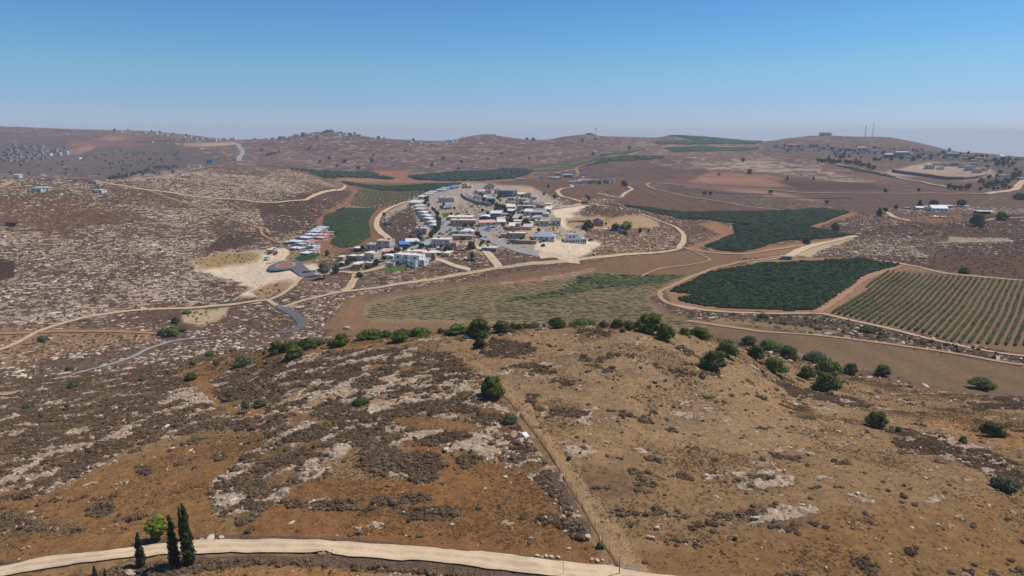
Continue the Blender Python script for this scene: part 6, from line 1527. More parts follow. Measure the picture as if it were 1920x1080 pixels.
for (x, y, w, h, wl, rfn, st, lb) in [
    (91, 292, 8, 4, 'white', 'white', 'block', 'bright white house at the lower edge of the far left town'), (110, 292, 7, 6, 'stone', 'concrete', 'block', 'pale block at the right end of the far left town'), (122, 290, 9, 7, 'stone', 'concrete', 'block', 'largest pale block on the right of the far left town'),
    (75, 285, 6, 6, 'dgrey', 'blue', 'block', 'blue-domed looking block in the far left town'), (144, 298, 10, 2.5, 'white', 'wmetal', 'block', 'white shed below the far left town'), (275, 268, 22, 2.2, 'cream', 'white', 'block', 'long pale depot on the far left slope'),
    (398, 264, 14, 2.5, 'white', 'gmetal', 'block', 'long white warehouse on the far ridge left of the grey road'), (436, 261, 10, 3, 'white', 'white', 'block', 'white roof on the crest above the grey road'), (420, 262, 7, 3, 'cream', 'white', 'block', 'cream house on the crest left of the white roof'),
    (531, 260, 12, 4, 'white', 'wmetal', 'block', 'white building left of the red-roofed one on the far crest'), (555, 258, 11, 5, 'pink', 'red', 'blockred', 'red-roofed building on the far crest'), (568, 256, 7, 7, 'dgrey', 'grey', 'block', 'grey tower-like block right of the red-roofed one'),
    (618, 248, 16, 4, 'stone', 'tan', 'block', 'tan terrace building on top of the highest left hill'), (630, 255, 13, 3.5, 'white', 'wmetal', 'block', 'white hall below the mast on the far hilltop'), (644, 254, 9, 3.5, 'white', 'wmetal', 'block', 'second white hall below the mast on the far hilltop'),
    (670, 255, 13, 2.6, 'lime', 'wmetal', 'block', 'pale long roof at the right of the far hilltop village'), (656, 252, 7, 3, 'cream', 'concrete', 'block', 'cream house on the far hilltop village'), (605, 252, 8, 3, 'dgrey', 'dark', 'block', 'dark house left of the halls on the far hilltop'),
    (783, 270, 12, 3.2, 'white', 'wmetal', 'block', 'white farm shed in the saddle of the far hills'), (770, 268, 4, 5, 'white', 'white', 'block', 'small white tower in the saddle of the far hills'), (843, 268, 12, 5, 'white', 'gmetal', 'block', 'white works building in the right part of the saddle'),
    (853, 266, 7, 4, 'white', 'white', 'block', 'white block beside the works building in the saddle'), (820, 274, 9, 2, 'cream', 'white', 'block', 'low pale house in the middle of the saddle'), (868, 260, 6, 2.5, 'white', 'white', 'block', 'pale house on the slope left of the round far hill'),
    (926, 254, 8, 2, 'white', 'white', 'block', 'white roof on top of the round far hill'), (1105, 253, 11, 3, 'dgrey', 'grey', 'block', 'dark bunker-like building beside the single mast'), (1113, 254, 6, 2, 'stone', 'tan', 'block', 'low tan hut below the single mast'),
    (1547, 255, 18, 6, 'stone', 'concrete', 'block', 'pale fort-like building on the summit left of the twin masts'), (1557, 254, 5, 4, 'white', 'white', 'block', 'white annexe of the fort-like summit building'),
    (393, 306, 11, 6, 'blue', 'blue', 'block', 'bright blue cistern building on the left hilltop'), (735, 334, 4, 2, 'white', 'white', 'block', 'white speck of a hut beside the orange field'), (1440, 281, 5, 4, 'white', 'white', 'block', 'white hut at the edge of the far orchard')]:
    house(x, y, w, h, 9, -5, st, wl, rfn, lb, 'house', None, 1000 if x != 393 else 600)
far([(478, 262), (500, 262), (512, 261), (575, 254), (583, 254), (595, 257), (612, 254), (637, 250), (683, 259), (690, 260), (700, 261), (765, 272), (795, 271), (812, 273), (835, 271), (860, 271), (290, 252), (300, 253), (310, 255), (345, 258), (355, 259), (365, 260), (375, 261), (388, 262), (408, 264), (225, 248), (270, 250)], (4, 8), (1.8, 3), ['stone', 'white', 'cream', 'grey'], ['white', 'concrete', 'grey'], 'tiny pale building along the far ridge', 'pale buildings along the far ridge', 1300)
RV = 'houses of the right-hand village'
for (x, y, w, h, wl, rfn, st, lb) in [
    (1460, 276, 11, 3, 'white', 'wmetal', 'block', 'leftmost white-roofed house of the right-hand village'), (1488, 275, 17, 3, 'pink', 'red', 'blockred', 'wide red roof at the left end of the right-hand village'), (1524, 276, 10, 4, 'glassy', 'dark', 'block', 'dark blue house near the left end of the right-hand village'),
    (1541, 278, 14, 4, 'grey', 'grey', 'block', 'grey house right of the dark blue one'), (1560, 278, 8, 4, 'stone', 'concrete', 'block', 'stone house in the left part of the right-hand village'), (1577, 278, 7, 3, 'white', 'wmetal', 'block', 'small white-roofed house under the summit'),
    (1590, 281, 9, 3, 'grey', 'grey', 'block', 'grey roof under the summit, right of the small white one'), (1616, 281, 18, 4, 'pink', 'pinkroof', 'blockred', 'long pink-red roof below the twin masts'), (1640, 285, 17, 3.5, 'white', 'wmetal', 'block', 'brightest white roof below the twin masts'),
    (1664, 284, 11, 6, 'yellow', 'tan', 'block', 'pale yellow house right of the bright white roof'), (1668, 296, 17, 6, 'glassy', 'gmetal', 'blockred', 'blue-grey roofed house below the pale yellow one'), (1692, 294, 24, 8, 'dgrey', 'grey', 'blockred', 'large grey gabled house of the right-hand village'),
    (1680, 291, 4, 8, 'lime', 'white', 'block', 'narrow pale wall beside the large grey gabled house'), (1712, 292, 9, 5, 'stone', 'concrete', 'block', 'stone house right of the large gabled house'), (1730, 289, 16, 3, 'cream', 'tan', 'block', 'row of cream houses above the building site'),
    (1752, 288, 8, 4, 'cream', 'grey', 'block', 'small cream house on the skyline slope'), (1787, 296, 21, 7, 'glassy', 'green', 'blockred', 'wide green-grey villa against the skyline'), (1825, 298, 8, 4, 'grey', 'grey', 'block', 'grey house left of the pale terrace at the right'),
    (1838, 300, 7, 4, 'pink', 'red', 'blockred', 'small red-roofed house near the right skyline'), (1862, 302, 26, 3, 'cream', 'tan', 'block', 'long tan-fronted building near the right skyline'), (1880, 299, 11, 6, 'white', 'gmetal', 'blockred', 'white house among trees near the right skyline'),
    (1915, 300, 8, 5, 'pink', 'red', 'block', 'reddish house at the right edge'), (1883, 332, 12, 3, 'white', 'white', 'block', 'white roof over dark walls below the building site'), (1917, 338, 8, 4, 'cream', 'concrete', 'block', 'cream block beside the road at the right edge')]:
    house(x, y, w, h, 10, -8, st, wl, rfn, lb, 'house', RV, 850)
far([(gr_.uniform(1450, 1720), 0) for _ in range(0)], (1, 2), (1, 2), ['grey'], ['grey'], '', 'x', 900)
far(rand_in([(1450, 273), (1600, 275), (1720, 281), (1790, 289), (1905, 302), (1905, 312), (1860, 308), (1750, 298), (1640, 296), (1540, 286), (1450, 280)], 70), (4, 10), (2.2, 4), ['stone', 'grey', 'white', 'cream', 'brown'], ['grey', 'concrete', 'tan', 'pinkroof'], 'small hazy house among the trees of the right-hand village', 'small houses of the right-hand village', 900)
for i, (x, y, w, h) in enumerate([(1744, 317, 14, 7), (1758, 311, 14, 5), (1776, 312, 12, 6), (1792, 312, 14, 7), (1806, 315, 9, 8), (1820, 320, 16, 8), (1834, 324, 12, 7), (1846, 321, 10, 6), (1765, 318, 10, 4), (1828, 312, 10, 6)]):
    house(x, y, w, h, 9, -14, 'block', ['grey', 'stone', 'grey', 'dgrey', 'cream', 'grey', 'stone', 'lime', 'grey', 'pink'][i], 'grey', ['grey shell house at the left end of the building site', 'pale shell house on the top row of the building site', 'grey shell with dark bays in the middle of the building site', 'dark shell house above the retaining wall corner', 'tall cream shell at the centre of the building site', 'broad grey shell right of the tall cream one', 'stone shell at the right end of the building site', 'pale green shell at the far right of the building site', 'low grey shell at the front of the building site', 'pinkish shell behind the broad grey one'][i], 'house', 'unfinished houses on the building site', 850)

# ---- walls
def wall_line(name, px, hpx, th, mat, label, dmin=430, cat='wall'):
    W3 = [hit(p[0], p[1], dmin) for p in px]; P = smooth_line([(q[0], q[1]) for q in W3], 3.0)
    k = np.mean([math.hypot(q[1], q[2]) for q in W3]) / F; h = hpx * k
    Tn = np.gradient(P, axis=0); Tn /= np.linalg.norm(Tn, axis=1)[:, None] + 1e-9; Nn = np.stack([-Tn[:, 1], Tn[:, 0]], 1)
    z = gz(P[:, 0], P[:, 1]); n = len(P); o0 = np.array([P[0, 0], P[0, 1], z[0]])
    a = P - Nn * th / 2; b_ = P + Nn * th / 2
    Vv = np.concatenate([np.column_stack([a, z - 1]), np.column_stack([a, z + h]), np.column_stack([b_, z + h]), np.column_stack([b_, z - 1])]) - o0
    i = np.arange(n - 1)
    Fs = np.concatenate([np.stack([i + s_ * n, i + 1 + s_ * n, i + 1 + (s_ + 1) * n, i + (s_ + 1) * n], 1)[:, ::-1] for s_ in range(3)] + [np.array([[0, n, 2 * n, 3 * n], [4 * n - 1, 3 * n - 1, 2 * n - 1, n - 1]])])
    return tag(obj(name, mesh_np(name, Vv, Fs, (mat,)), loc=o0), label, cat)
MW = plain('dry_stone', lin((158, 140, 120)), .3, .9, bump=.1); MWG = plain('concrete_wall', lin((150, 146, 142)), .15)
wall_line('retaining_wall', [(955, 454), (980, 457), (1003, 458), (1007, 452)], 6, .8, MW, 'brown retaining wall below the brown stone house')
wall_line('retaining_wall', [(946, 428), (955, 432), (972, 432), (988, 430)], 5, .8, MW, 'curved stone retaining wall above the wide street')
wall_line('retaining_wall', [(866, 364), (868, 369), (880, 376), (895, 382), (915, 386)], 5, .8, MWG, 'curving grey retaining wall below the upper street')
wall_line('stone_wall', [(1066, 418), (1080, 417), (1096, 417)], 4, .6, MW, 'straight stone wall across the cream clearing')
wall_line('stone_wall', [(1120, 436), (1160, 436), (1200, 435), (1235, 436)], 2.2, .8, MW, 'low stone terrace wall under the yellow-green tree')
wall_line('stone_wall', [(842, 424), (870, 425), (893, 424), (898, 434)], 1.6, .4, MW, 'low wall around the plaza trees')
wall_line('retaining_wall', [(1672, 323), (1700, 327), (1740, 332), (1775, 337), (1806, 337)], 5.5, 1.5, plain('grey_block_wall', lin((104, 100, 110)), .15), 'long dark grey retaining wall of the building site', 850)  # one even dark grey of the blocks themselves
wall_line('retaining_wall', [(1807, 337), (1830, 335), (1850, 330)], 5, 1.5, MW, 'pale stone retaining wall at the corner of the building site', 850)
wall_line('stone_wall', [(1560, 453), (1530, 456), (1500, 463)], 1, .5, MW, 'low stone edge along the wide cream track')
for (a, b_, lb) in [((1455, 372), (1600, 372), 'lower stone terrace wall of the old plots'), ((1340, 362), (1450, 366), 'upper stone terrace wall of the old plots')]:
    wall_line('stone_wall', [a, b_], 1.4, .8, MW, lb, 600)

# ---- cars
def carmesh(col):
    b = MB()
    b.box(-2.1, 2.1, -.85, .85, .35, .95); 
    v0 = [(-1.5, -.8, .95), (1.1, -.8, .95), (1.1, .8, .95), (-1.5, .8, .95)]; v1 = [(-1.0, -.68, 1.45), (.55, -.68, 1.45), (.55, .68, 1.45), (-1.0, .68, 1.45)]
    for i in range(4): b.quad([v0[i], v0[(i + 1) % 4], v1[(i + 1) % 4], v1[i]], 1)
    b.quad([v1[0], v1[1], v1[2], v1[3]])
    for x in (-1.3, 1.3):
        for y in (-.87, .87): b.beam((x, y - .1, .33), (x, y + .1, .33), .33, 8, 2)
    return b.mesh('parked_car', (col, M_GLASS, M_POLE))
def paint(nm, c): return plain(nm, c, .03, rough=.3, spec=.5)
CARS = {'white': carmesh(paint('white_car_paint', (.72, .72, .72))), 'silver': carmesh(paint('silver_car_paint', (.42, .43, .45))), 'dark': carmesh(paint('dark_car_paint', (.04, .045, .06))), 'red': carmesh(paint('red_car_paint', (.35, .03, .03))), 'blue': carmesh(paint('blue_car_paint', (.04, .10, .28)))}
def car(px, py, col, yaw, label, group='parked cars in the village', s=1.0, dmin=430):
    X, Y, Z = hit(px, py, dmin); o = obj('parked_car', CARS[col], loc=(X, Y, Z + .25), rz=R(yaw)); o.scale = (s, s, s)
    return tag(o, label, 'car', group)
for (x, y, c_, a, lb) in [(523, 465, 'dark', 20, 'dark car at the top left of the cabin car park'), (529, 466, 'white', 20, 'white car beside the dark one at the cabin car park'), (517, 469, 'white', 60, 'white car nearest the slope in the cabin car park'),
    (506, 476, 'dark', 70, 'dark car below the white ones in the cabin car park'), (517, 477, 'red', 80, 'dark red car at the edge of the cabin lane'), (573, 513, 'dark', 30, 'dark car parked at the roundabout arm'), (580, 511, 'white', 10, 'white pickup beside the dark car by the roundabout'),
    (588, 511, 'white', 5, 'second white vehicle right of the roundabout arm'), (669, 467, 'dark', 0, 'dark car under the white carport'), (1108, 452, 'dark', 15, 'dark car right of the white arcaded house'), (1090, 425, 'white', 5, 'white car left of the peaked-roof house'), (1084, 427, 'white', 5, 'white van beside the dark tree'),
    (747, 480, 'dark', 30, 'dark car on the lower main street'), (695, 492, 'silver', 30, 'silver car below the stone houses'), (825, 440, 'dark', 80, 'dark car in the widest part of the main street'), (829, 446, 'white', 50, 'white car at the lower bend of the main street'),
    (885, 489, 'blue', 10, 'blue car on the rocky lot'), (865, 470, 'white', 10, 'white car at the head of the cream track'), (845, 432, 'silver', 70, 'silver car beside the plaza'), (1057, 328, 'white', 10, 'white car behind the blue-roofed hilltop house')]:
    car(x, y, c_, a, lb)
van = car(501, 487, 'white', 85, 'white van alone on the cream ground near the cabins', s=1.35); van.name = 'parked_van'
for i, (x, y) in enumerate([(891, 374), (897, 377), (903, 380), (909, 383), (914, 386), (935, 392), (940, 398), (946, 403), (938, 404), (931, 410), (942, 414), (952, 412), (949, 420), (925, 428), (916, 430), (932, 424), (905, 385), (899, 383), (948, 428), (953, 398), (806, 400), (814, 410), (822, 418), (838, 436)]):
    car(x, y, ['white', 'silver', 'dark', 'white', 'blue', 'silver'][i % 6], rf.uniform(0, 180), {'white': 'white', 'silver': 'silver', 'dark': 'dark', 'blue': 'blue'}[['white', 'silver', 'dark', 'white', 'blue', 'silver'][i % 6]] + ' car parked along the village streets')
X, Y, Z = hit(1096, 384, 500)
tr = obj('truck', None, loc=(X, Y, Z + .2), rz=R(-4))
b = MB(); b.box(-3.6, 3.6, -1.2, 1.2, .9, 3.2); obj('cargo_box', b.mesh('cargo_box', (plain('red_container', lin((150, 48, 36)), .12),)), tr)
b = MB(); b.box(3.7, 5.6, -1.15, 1.15, .7, 2.8); b.box(4.9, 5.63, -1.0, 1.0, 1.7, 2.5, 1); obj('cab', b.mesh('cab', (paint('white_truck', (.7, .7, .7)), M_GLASS)), tr)
for x in (-2.6, -1.6, 4.6):
    for y in (-1.1, 1.1): b = MB(); b.beam((0, -.15, 0), (0, .15, 0), .5, 8); obj('wheel', b.mesh('wheel', (M_POLE,)), tr, (x, y, .5))
tag(tr, 'red box truck standing where the pale tracks meet', 'truck')
# ---------------------------------------------------------------- masts
def lattice(px, py, top_px, label, dmin=1300, n=9, wb=5.0):
    X, Y, Z = hit(px, py, dmin); k = math.hypot(Y, Z) / F; h = (py - top_px) * k
    o = obj('lattice_mast', None, loc=(X, Y, Z - 1))
    red = plain('mast_red', lin((120, 90, 92)), .1); wht = plain('mast_grey', lin((120, 124, 134)), .1)
    b = MB()
    for a in range(3):
        t = 2 * math.pi * a / 3 + .4; p0 = (wb / 2 * math.cos(t), wb / 2 * math.sin(t), 0); p1 = (.6 * math.cos(t), .6 * math.sin(t), h)
        q = MB(); q.beam(p0, p1, .28, 4, 0, .2); obj('leg', q.mesh('leg', (wht,)), o)
        t2 = 2 * math.pi * (a + 1) / 3 + .4
        for i in range(n):
            u0, u1 = i / n, (i + 1) / n; r0 = wb / 2 * (1 - u0) + .6 * u0; r1 = wb / 2 * (1 - u1) + .6 * u1
            b.beam((r0 * math.cos(t), r0 * math.sin(t), h * u0), (r1 * math.cos(t2), r1 * math.sin(t2), h * u1), .14, 3)
            b.beam((r1 * math.cos(t), r1 * math.sin(t), h * u1), (r1 * math.cos(t2), r1 * math.sin(t2), h * u1), .12, 3)
    obj('bracing', b.mesh('bracing', (red,)), o)
    b = MB(); b.beam((0, 0, h * .93), (0, 0, h * 1.0), 1.4, 8); b.beam((0, 0, h), (0, 0, h * 1.06), .2, 4); obj('antenna', b.mesh('antenna', (wht,)), o)
    return tag(o, label, 'mast')
lattice(1622, 257, 236, 'left of the twin lattice radio masts on the right summit')
lattice(1636, 257, 232, 'right and taller of the twin lattice radio masts')
def pole(nm, px, py, top, r, label, cat, dmin, mat=None, head=None, hm=None):
    X, Y, Z = hit(px, py, dmin); k = math.hypot(Y, Z) / F; h = hm or (py - top) * k
    o = obj(nm, None, loc=(X, Y, Z - .3))
    b = MB(); b.beam((0, 0, 0), (0, 0, h), r, 6, 0, r * .6); obj('pole', b.mesh('pole', (mat or M_METAL,)), o)
    if head == 'lamp':
        b = MB(); b.beam((0, 0, h), (-1.1, 0, h + .25), r * .5, 5); b.box(-1.7, -1.0, -.15, .15, h + .18, h + .32); obj('lamp_head', b.mesh('lamp_head', (M_METAL,)), o)
    if head == 'dish':
        b = MB(); b.beam((0, 0, h * .6), (0, 0, h * .66), r * 5, 8); obj('antenna', b.mesh('antenna', (M_METAL,)), o)
    if head == 'sign':
        b = MB(); b.box(-.14, .14, -.06, -.02, h * .80, h * .93); obj('plate', b.mesh('plate', (plain('white_plate', (.7, .7, .72), .05),)), o)
        b = MB(); b.beam((0, 0, h), (0, 0, h + .25), .05, 6); obj('cap', b.mesh('cap', (M_POLE,)), o)
    return tag(o, label, cat)
pole('radio_mast', 1117, 256, 234, .5, 'thin single mast on the central far hill', 'mast', 1300, head='dish')
pole('radio_mast', 621, 250, 237, .5, 'short mast on the far hilltop village', 'mast', 1300, head='dish')
pole('minaret', 31, 277, 264, 1.4, 'pale minaret rising over the far left town', 'minaret', 1200, mat=BM['cream'], head='dish')
for (x, y, t, lb) in [(935, 505, 488, 'street lamp where the cream track meets the long road'), (675, 551, 540, 'lamp post by the fork of the sandy track'), (612, 500, 488, 'lamp post beside the street above the feathery tree'), (560, 520, 508, 'lamp post at the roundabout arm'),
                      (742, 475, 462, 'lamp post on the lower main street'), (836, 440, 424, 'lamp post in the widest part of the main street'), (806, 385, 372, 'lamp post on the upper main street'), (944, 418, 404, 'lamp post at the village crossroads'), (900, 438, 425, 'lamp post on the side street'), (1000, 470, 455, 'lamp post beside the retaining wall')]:
    pole('lamp_post', x, y, t, .10, lb, 'lamp post', 400, head='lamp')
for (x, y, t, lb) in [(1339, 592, 579, 'thin post at the edge of the dense vineyard'), (1252, 560, 548, 'thin post at the bend of the tan track'), (1698, 632, 620, 'thin post below the wide-rowed vineyard'), (1257, 559, 550, 'second post at the bend of the tan track')]:
    pole('marker_post', x, y, t, .07, lb, 'post', 255)
# fence of the near hill
def fence():
    px = [(1158, 1062), (1120, 1000), (1078, 930), (1040, 868), (1000, 808), (965, 765), (930, 722), (890, 690), (862, 664)]
    W3 = [hit(*p) for p in px]; P = smooth_line([(q[0], q[1]) for q in W3], 2.6)
    z = gz(P[:, 0], P[:, 1]); o = obj('wire_fence', None, loc=(P[0, 0], P[0, 1], z[0])); o0 = np.array([P[0, 0], P[0, 1], z[0]])
    b = MB(); b.beam((0, 0, -.3), (0, 0, 1.35), .03, 5, 0, .025); pm = b.mesh('post', (plain('rusty_steel', lin((70, 50, 38)), .2),))
    for i in range(len(P)): obj('post', pm, o, tuple(np.array([P[i, 0], P[i, 1], z[i]]) - o0))
    MWI = plain('rusty_wire', lin((70, 54, 42)), .1)
    for hh in (.45, .85, 1.2):
        b = MB()
        for i in range(len(P) - 1):
            p = np.array([P[i, 0], P[i, 1], z[i] + hh]) - o0; q = np.array([P[i + 1, 0], P[i + 1, 1], z[i + 1] + hh]) - o0
            b.beam(p, q, .005, 3)
        obj('wire', b.mesh('wire', (MWI,)), o)
    return tag(o, 'long wire fence on thin rusty posts running up the near hill', 'fence')
fence()
# dark weed line under the fence
ribbon('weed_strip', smooth_line([hit(*p)[:2] for p in [(1158, 1062), (1120, 1000), (1078, 930), (1040, 868), (1000, 808), (965, 765), (930, 722)]], 1.0), .35, dirt('weed_line', lin((112, 86, 58)), False, .25), 'dark line of weeds under the wire fence', lift=.03, wob=.6)
# cattle grid
X, Y, Z = hit(1174, 1082)
cg = obj('cattle_grid', None, loc=(X, Y, Z + .12), rz=R(-10))
b = MB(); b.box(-1.3, 1.3, -1.75, -1.6, -.3, .06); b.box(-1.3, 1.3, 1.6, 1.75, -.3, .06); obj('frame', b.mesh('frame', (M_METAL,)), cg)
b = MB(); b.box(-1.3, 1.3, -1.6, 1.6, -.26, -.2); obj('pit', b.mesh('pit', (BM['dark'],)), cg)
bb = MB(); bb.beam((0, -1.6, 0), (0, 1.6, 0), .05, 6); bm_ = bb.mesh('bar', (plain('bar_steel', lin((168, 164, 166)), .1, rough=.4, spec=.4),))
for i in range(13): obj('bar', bm_, cg, (-1.2 + i * .2, 0, .01))
tag(cg, 'steel cattle grid of pale bars across the gravel road', 'cattle grid')
pole('gate_post', 1161, 1078, 1040, .07, 'dark gate post with a small white plate left of the cattle grid', 'post', 14, mat=M_POLE, head='sign')
pole('gate_post', 1175, 1066, 1052, .04, 'short thin post right of the plated gate post', 'post', 14, mat=M_POLE)
pole('gate_post', 1056, 1079, 1030, .03, 'thin tall pole standing in the gravel road verge', 'post', 14, mat=M_METAL)
# solid small things on the hill
def lump(nm, px, py, w, d, h, mat, label, cat, seed=1, group=None, yaw=0.0):
    X, Y, Z = hit(px, py); v, f = lumpy([(0, 0, .25, .5, .5, .5)], 1.0, seed, 2)
    v[:, 2] = np.clip(v[:, 2], -.1, .62); v = v * np.array([w, d, h])
    return tag(obj(nm, mesh_np(nm, v, f, (mat,)), loc=(X, Y, Z), rz=yaw), label, cat, group)
for i, (x, y, w, d, h, lb) in enumerate([(1007, 1043, .6, .5, .4, 'white boulder at the left end of the roadside row'), (1016, 1046, .5, .45, .4, 'second small boulder of the roadside row'), (1024, 1044, .7, .5, .45, 'bulky boulder in the middle of the roadside row'), (1034, 1045, .6, .6, .4, 'rounded boulder right of the middle one'),
      (1047, 1046, .6, .5, .4, 'boulder near the right end of the roadside row'), (1066, 1030, .7, .5, .4, 'boulder on the verge above the row'), (1110, 1050, .7, .5, .4, 'pale boulder left of the short posts'), (1120, 1052, .8, .5, .4, 'paler twin boulder near the gate'),
      (1130, 1051, .5, .4, .3, 'small white stone near the gate'), (1147, 1061, .4, .4, .3, 'single white stone by the road edge near the gate'), (1101, 1008, 1.0, .9, .7, 'big cream boulder beside the scrub island'), (1022, 972, .8, .7, .5, 'white boulder in the scrub island above the road'),
      (1056, 970, .7, .6, .5, 'white boulder at the right of the scrub island'), (1083, 970, .6, .6, .5, 'white boulder at the far right of the scrub island'), (1064, 996, 1.3, .5, .35, 'flat white slab below the scrub island'), (1040, 946, .5, .5, .4, 'round white stone on the orange soil'), (395, 1010, 2.0, 1.0, .4, 'large flat white slab right of the tallest cypress'),
      (415, 1009, .9, .7, .4, 'smaller white slab beside the large flat one'), (378, 1012, .6, .5, .4, 'white rock between cypress and slabs'), (365, 1016, .7, .6, .4, 'white rock just right of the tallest cypress'), (186, 968, .8, .5, .4, 'yellowish stone under the lone scrub dome'), (876, 634, 2.4, 1.6, 1.2, 'pale rounded boulder on the brow'),
      (651, 617, 4, 2.5, 2.2, 'white boulder beside the thin vineyard'), (948, 895, .8, .6, .4, 'pale stone on the bare brown soil'), (1471, 883, .5, .4, .3, 'lone stone on the tan hillside'), (1735, 898, .9, .7, .6, 'brown boulder alone on the right slope')]):
    lump('boulder', x, y, w, d, h, M_STONE, lb, 'boulder', 300 + i, 'pale boulders on the near hill', i * .7)
for (x, y, lb) in [(1158, 791, 'left of two small black bags on the tan hill'), (1169, 785, 'right of two small black bags on the tan hill'), (1318, 790, 'small black bag farther right on the tan hill')]:
    lump('black_bag', x, y, .8, .5, .4, BM['dark'], lb, 'bag', int(x), 'black bags on the near hill')
def slab(nm, px, py, w, d, h, yaw, mat, label, cat, tilt=0):
    X, Y, Z = hit(px, py); b = MB(); b.box(-w / 2, w / 2, -d / 2, d / 2, 0, h); b.box(-w / 2 + .05, w / 2 - .05, -d / 2 + .05, d / 2 - .05, h, h + .03)
    o = obj(nm, b.mesh(nm, (mat,)), loc=(X, Y, Z + .05), rz=yaw); o.rotation_euler = (tilt, 0, yaw); return tag(o, label, cat)
slab('white_panel', 985, 816, 1.0, 1.3, .12, .5, BM['white'], 'white rectangular panel lying in the scrub beside the fence', 'panel', .35)
slab('concrete_block', 1220, 1010, 1.1, .35, .3, -.35, RM['tan'], 'long pale concrete block on the slope above the cattle grid', 'block')
slab('wooden_plank', 1126, 1014, .12, 1.2, .06, .05, RM['tan'], 'pale plank lying upright on the soil near the fence', 'plank', .3)
# the far gateway of posts on the field's edge
X0, Y0, Z0 = hit(1476, 338, 900); X1, Y1, Z1 = hit(1525, 338, 900)
gw = obj('vine_arbour', None, loc=(X0, Y0, Z0)); hgt_ = 4.0
b = MB(); b.beam((0, 0, -1), (0, 0, hgt_), .25, 5); pm = b.mesh('post', (BM['brown'],))
for i in range(11):
    t = i / 10; X, Y = X0 + (X1 - X0) * t, Y0 + (Y1 - Y0) * t
    obj('post', pm, gw, (X - X0, Y - Y0, float(gz(X, Y)) - Z0))
b = MB(); b.beam((0, 0, hgt_), (X1 - X0, Y1 - Y0, float(gz(X1, Y1)) - Z0 + hgt_), .2, 4); obj('beam', b.mesh('beam', (BM['brown'],)), gw)
tag(gw, 'row of bare posts joined by a beam on the far field edge', 'arbour')
tree('cypress_tree', 'cypress0', 1476, 338, 11, 'dark cypress at the left end of the far row of posts', 'tree', None, 1.6, 900)
tree('cypress_tree', 'cypress1', 1525, 338, 10, 'dark cypress at the right end of the far row of posts', 'tree', None, 1.6, 900)
# palm-like crown over the stone houses is absent; dry shrubs on the cream bank and in the hedge strip
def scatter(name, label, pts, scl, src_mesh, kindtag='stuff'):
    """many small plants or stones: one object, points instanced with geometry nodes"""
    src = bpy.data.objects.new(name + '_clump', src_mesh)
    me = bpy.data.meshes.new(name); me.vertices.add(len(pts)); me.vertices.foreach_set('co', np.asarray(pts, np.float32).ravel())
    a = me.attributes.new('s', 'FLOAT_VECTOR', 'POINT'); a.data.foreach_set('vector', np.asarray(scl, np.float32).ravel())
    a = me.attributes.new('r', 'FLOAT', 'POINT'); a.data.foreach_set('value', rng.uniform(0, 6.28, len(pts)).astype(np.float32))
    o = obj(name, me)
    ng = bpy.data.node_groups.new(name, 'GeometryNodeTree')
    ng.interface.new_socket('Geometry', in_out='INPUT', socket_type='NodeSocketGeometry')
    ng.interface.new_socket('Geometry', in_out='OUTPUT', socket_type='NodeSocketGeometry')
    gi = ng.nodes.new('NodeGroupInput'); go = ng.nodes.new('NodeGroupOutput')
    ip = ng.nodes.new('GeometryNodeInstanceOnPoints'); oi = ng.nodes.new('GeometryNodeObjectInfo')
    oi.inputs['Object'].default_value = src
    na_ = ng.nodes.new('GeometryNodeInputNamedAttribute'); na_.data_type = 'FLOAT_VECTOR'; na_.inputs['Name'].default_value = 's'
    nr = ng.nodes.new('GeometryNodeInputNamedAttribute'); nr.data_type = 'FLOAT'; nr.inputs['Name'].default_value = 'r'
    cb_ = ng.nodes.new('ShaderNodeCombineXYZ')
    ng.links.new(gi.outputs[0], ip.inputs['Points']); ng.links.new(oi.outputs['Geometry'], ip.inputs['Instance'])
    ng.links.new(na_.outputs['Attribute'], ip.inputs['Scale']); ng.links.new(nr.outputs['Attribute'], cb_.inputs['Z'])
    ng.links.new(cb_.outputs[0], ip.inputs['Rotation']); ng.links.new(ip.outputs[0], go.inputs[0])
    md = o.modifiers.new('scatter', 'NODES'); md.node_group = ng
    return tag(o, label, None, None, kindtag)

clump = crown_mesh('scrub', [(0, 0, .18, .5, .5, .36), (.2, .15, .14, .36, .36, .28), (-.25, .1, .12, .34, .34, .26)], 150, .085, (M_SCRUB,), 201, core=.85, sub=1)
clump2 = crown_mesh('scrub', [(0, 0, .15, .5, .45, .28), (.2, -.2, .12, .3, .36, .24)], 110, .08, (M_SCRUBG,), 202, core=.8, sub=1)
tuft = crown_mesh('tuft', [(0, 0, .1, .4, .4, .22)], 26, .10, (M_GRASS,), 203, core=0)
sv, sf = lumpy([(0, 0, .1, .5, .38, .26)], 1.0, 77, 1)
sv[:, 2] = np.round(sv[:, 2] * 6) / 6
stone = mesh_np('stone', sv, sf, (M_STONE,))

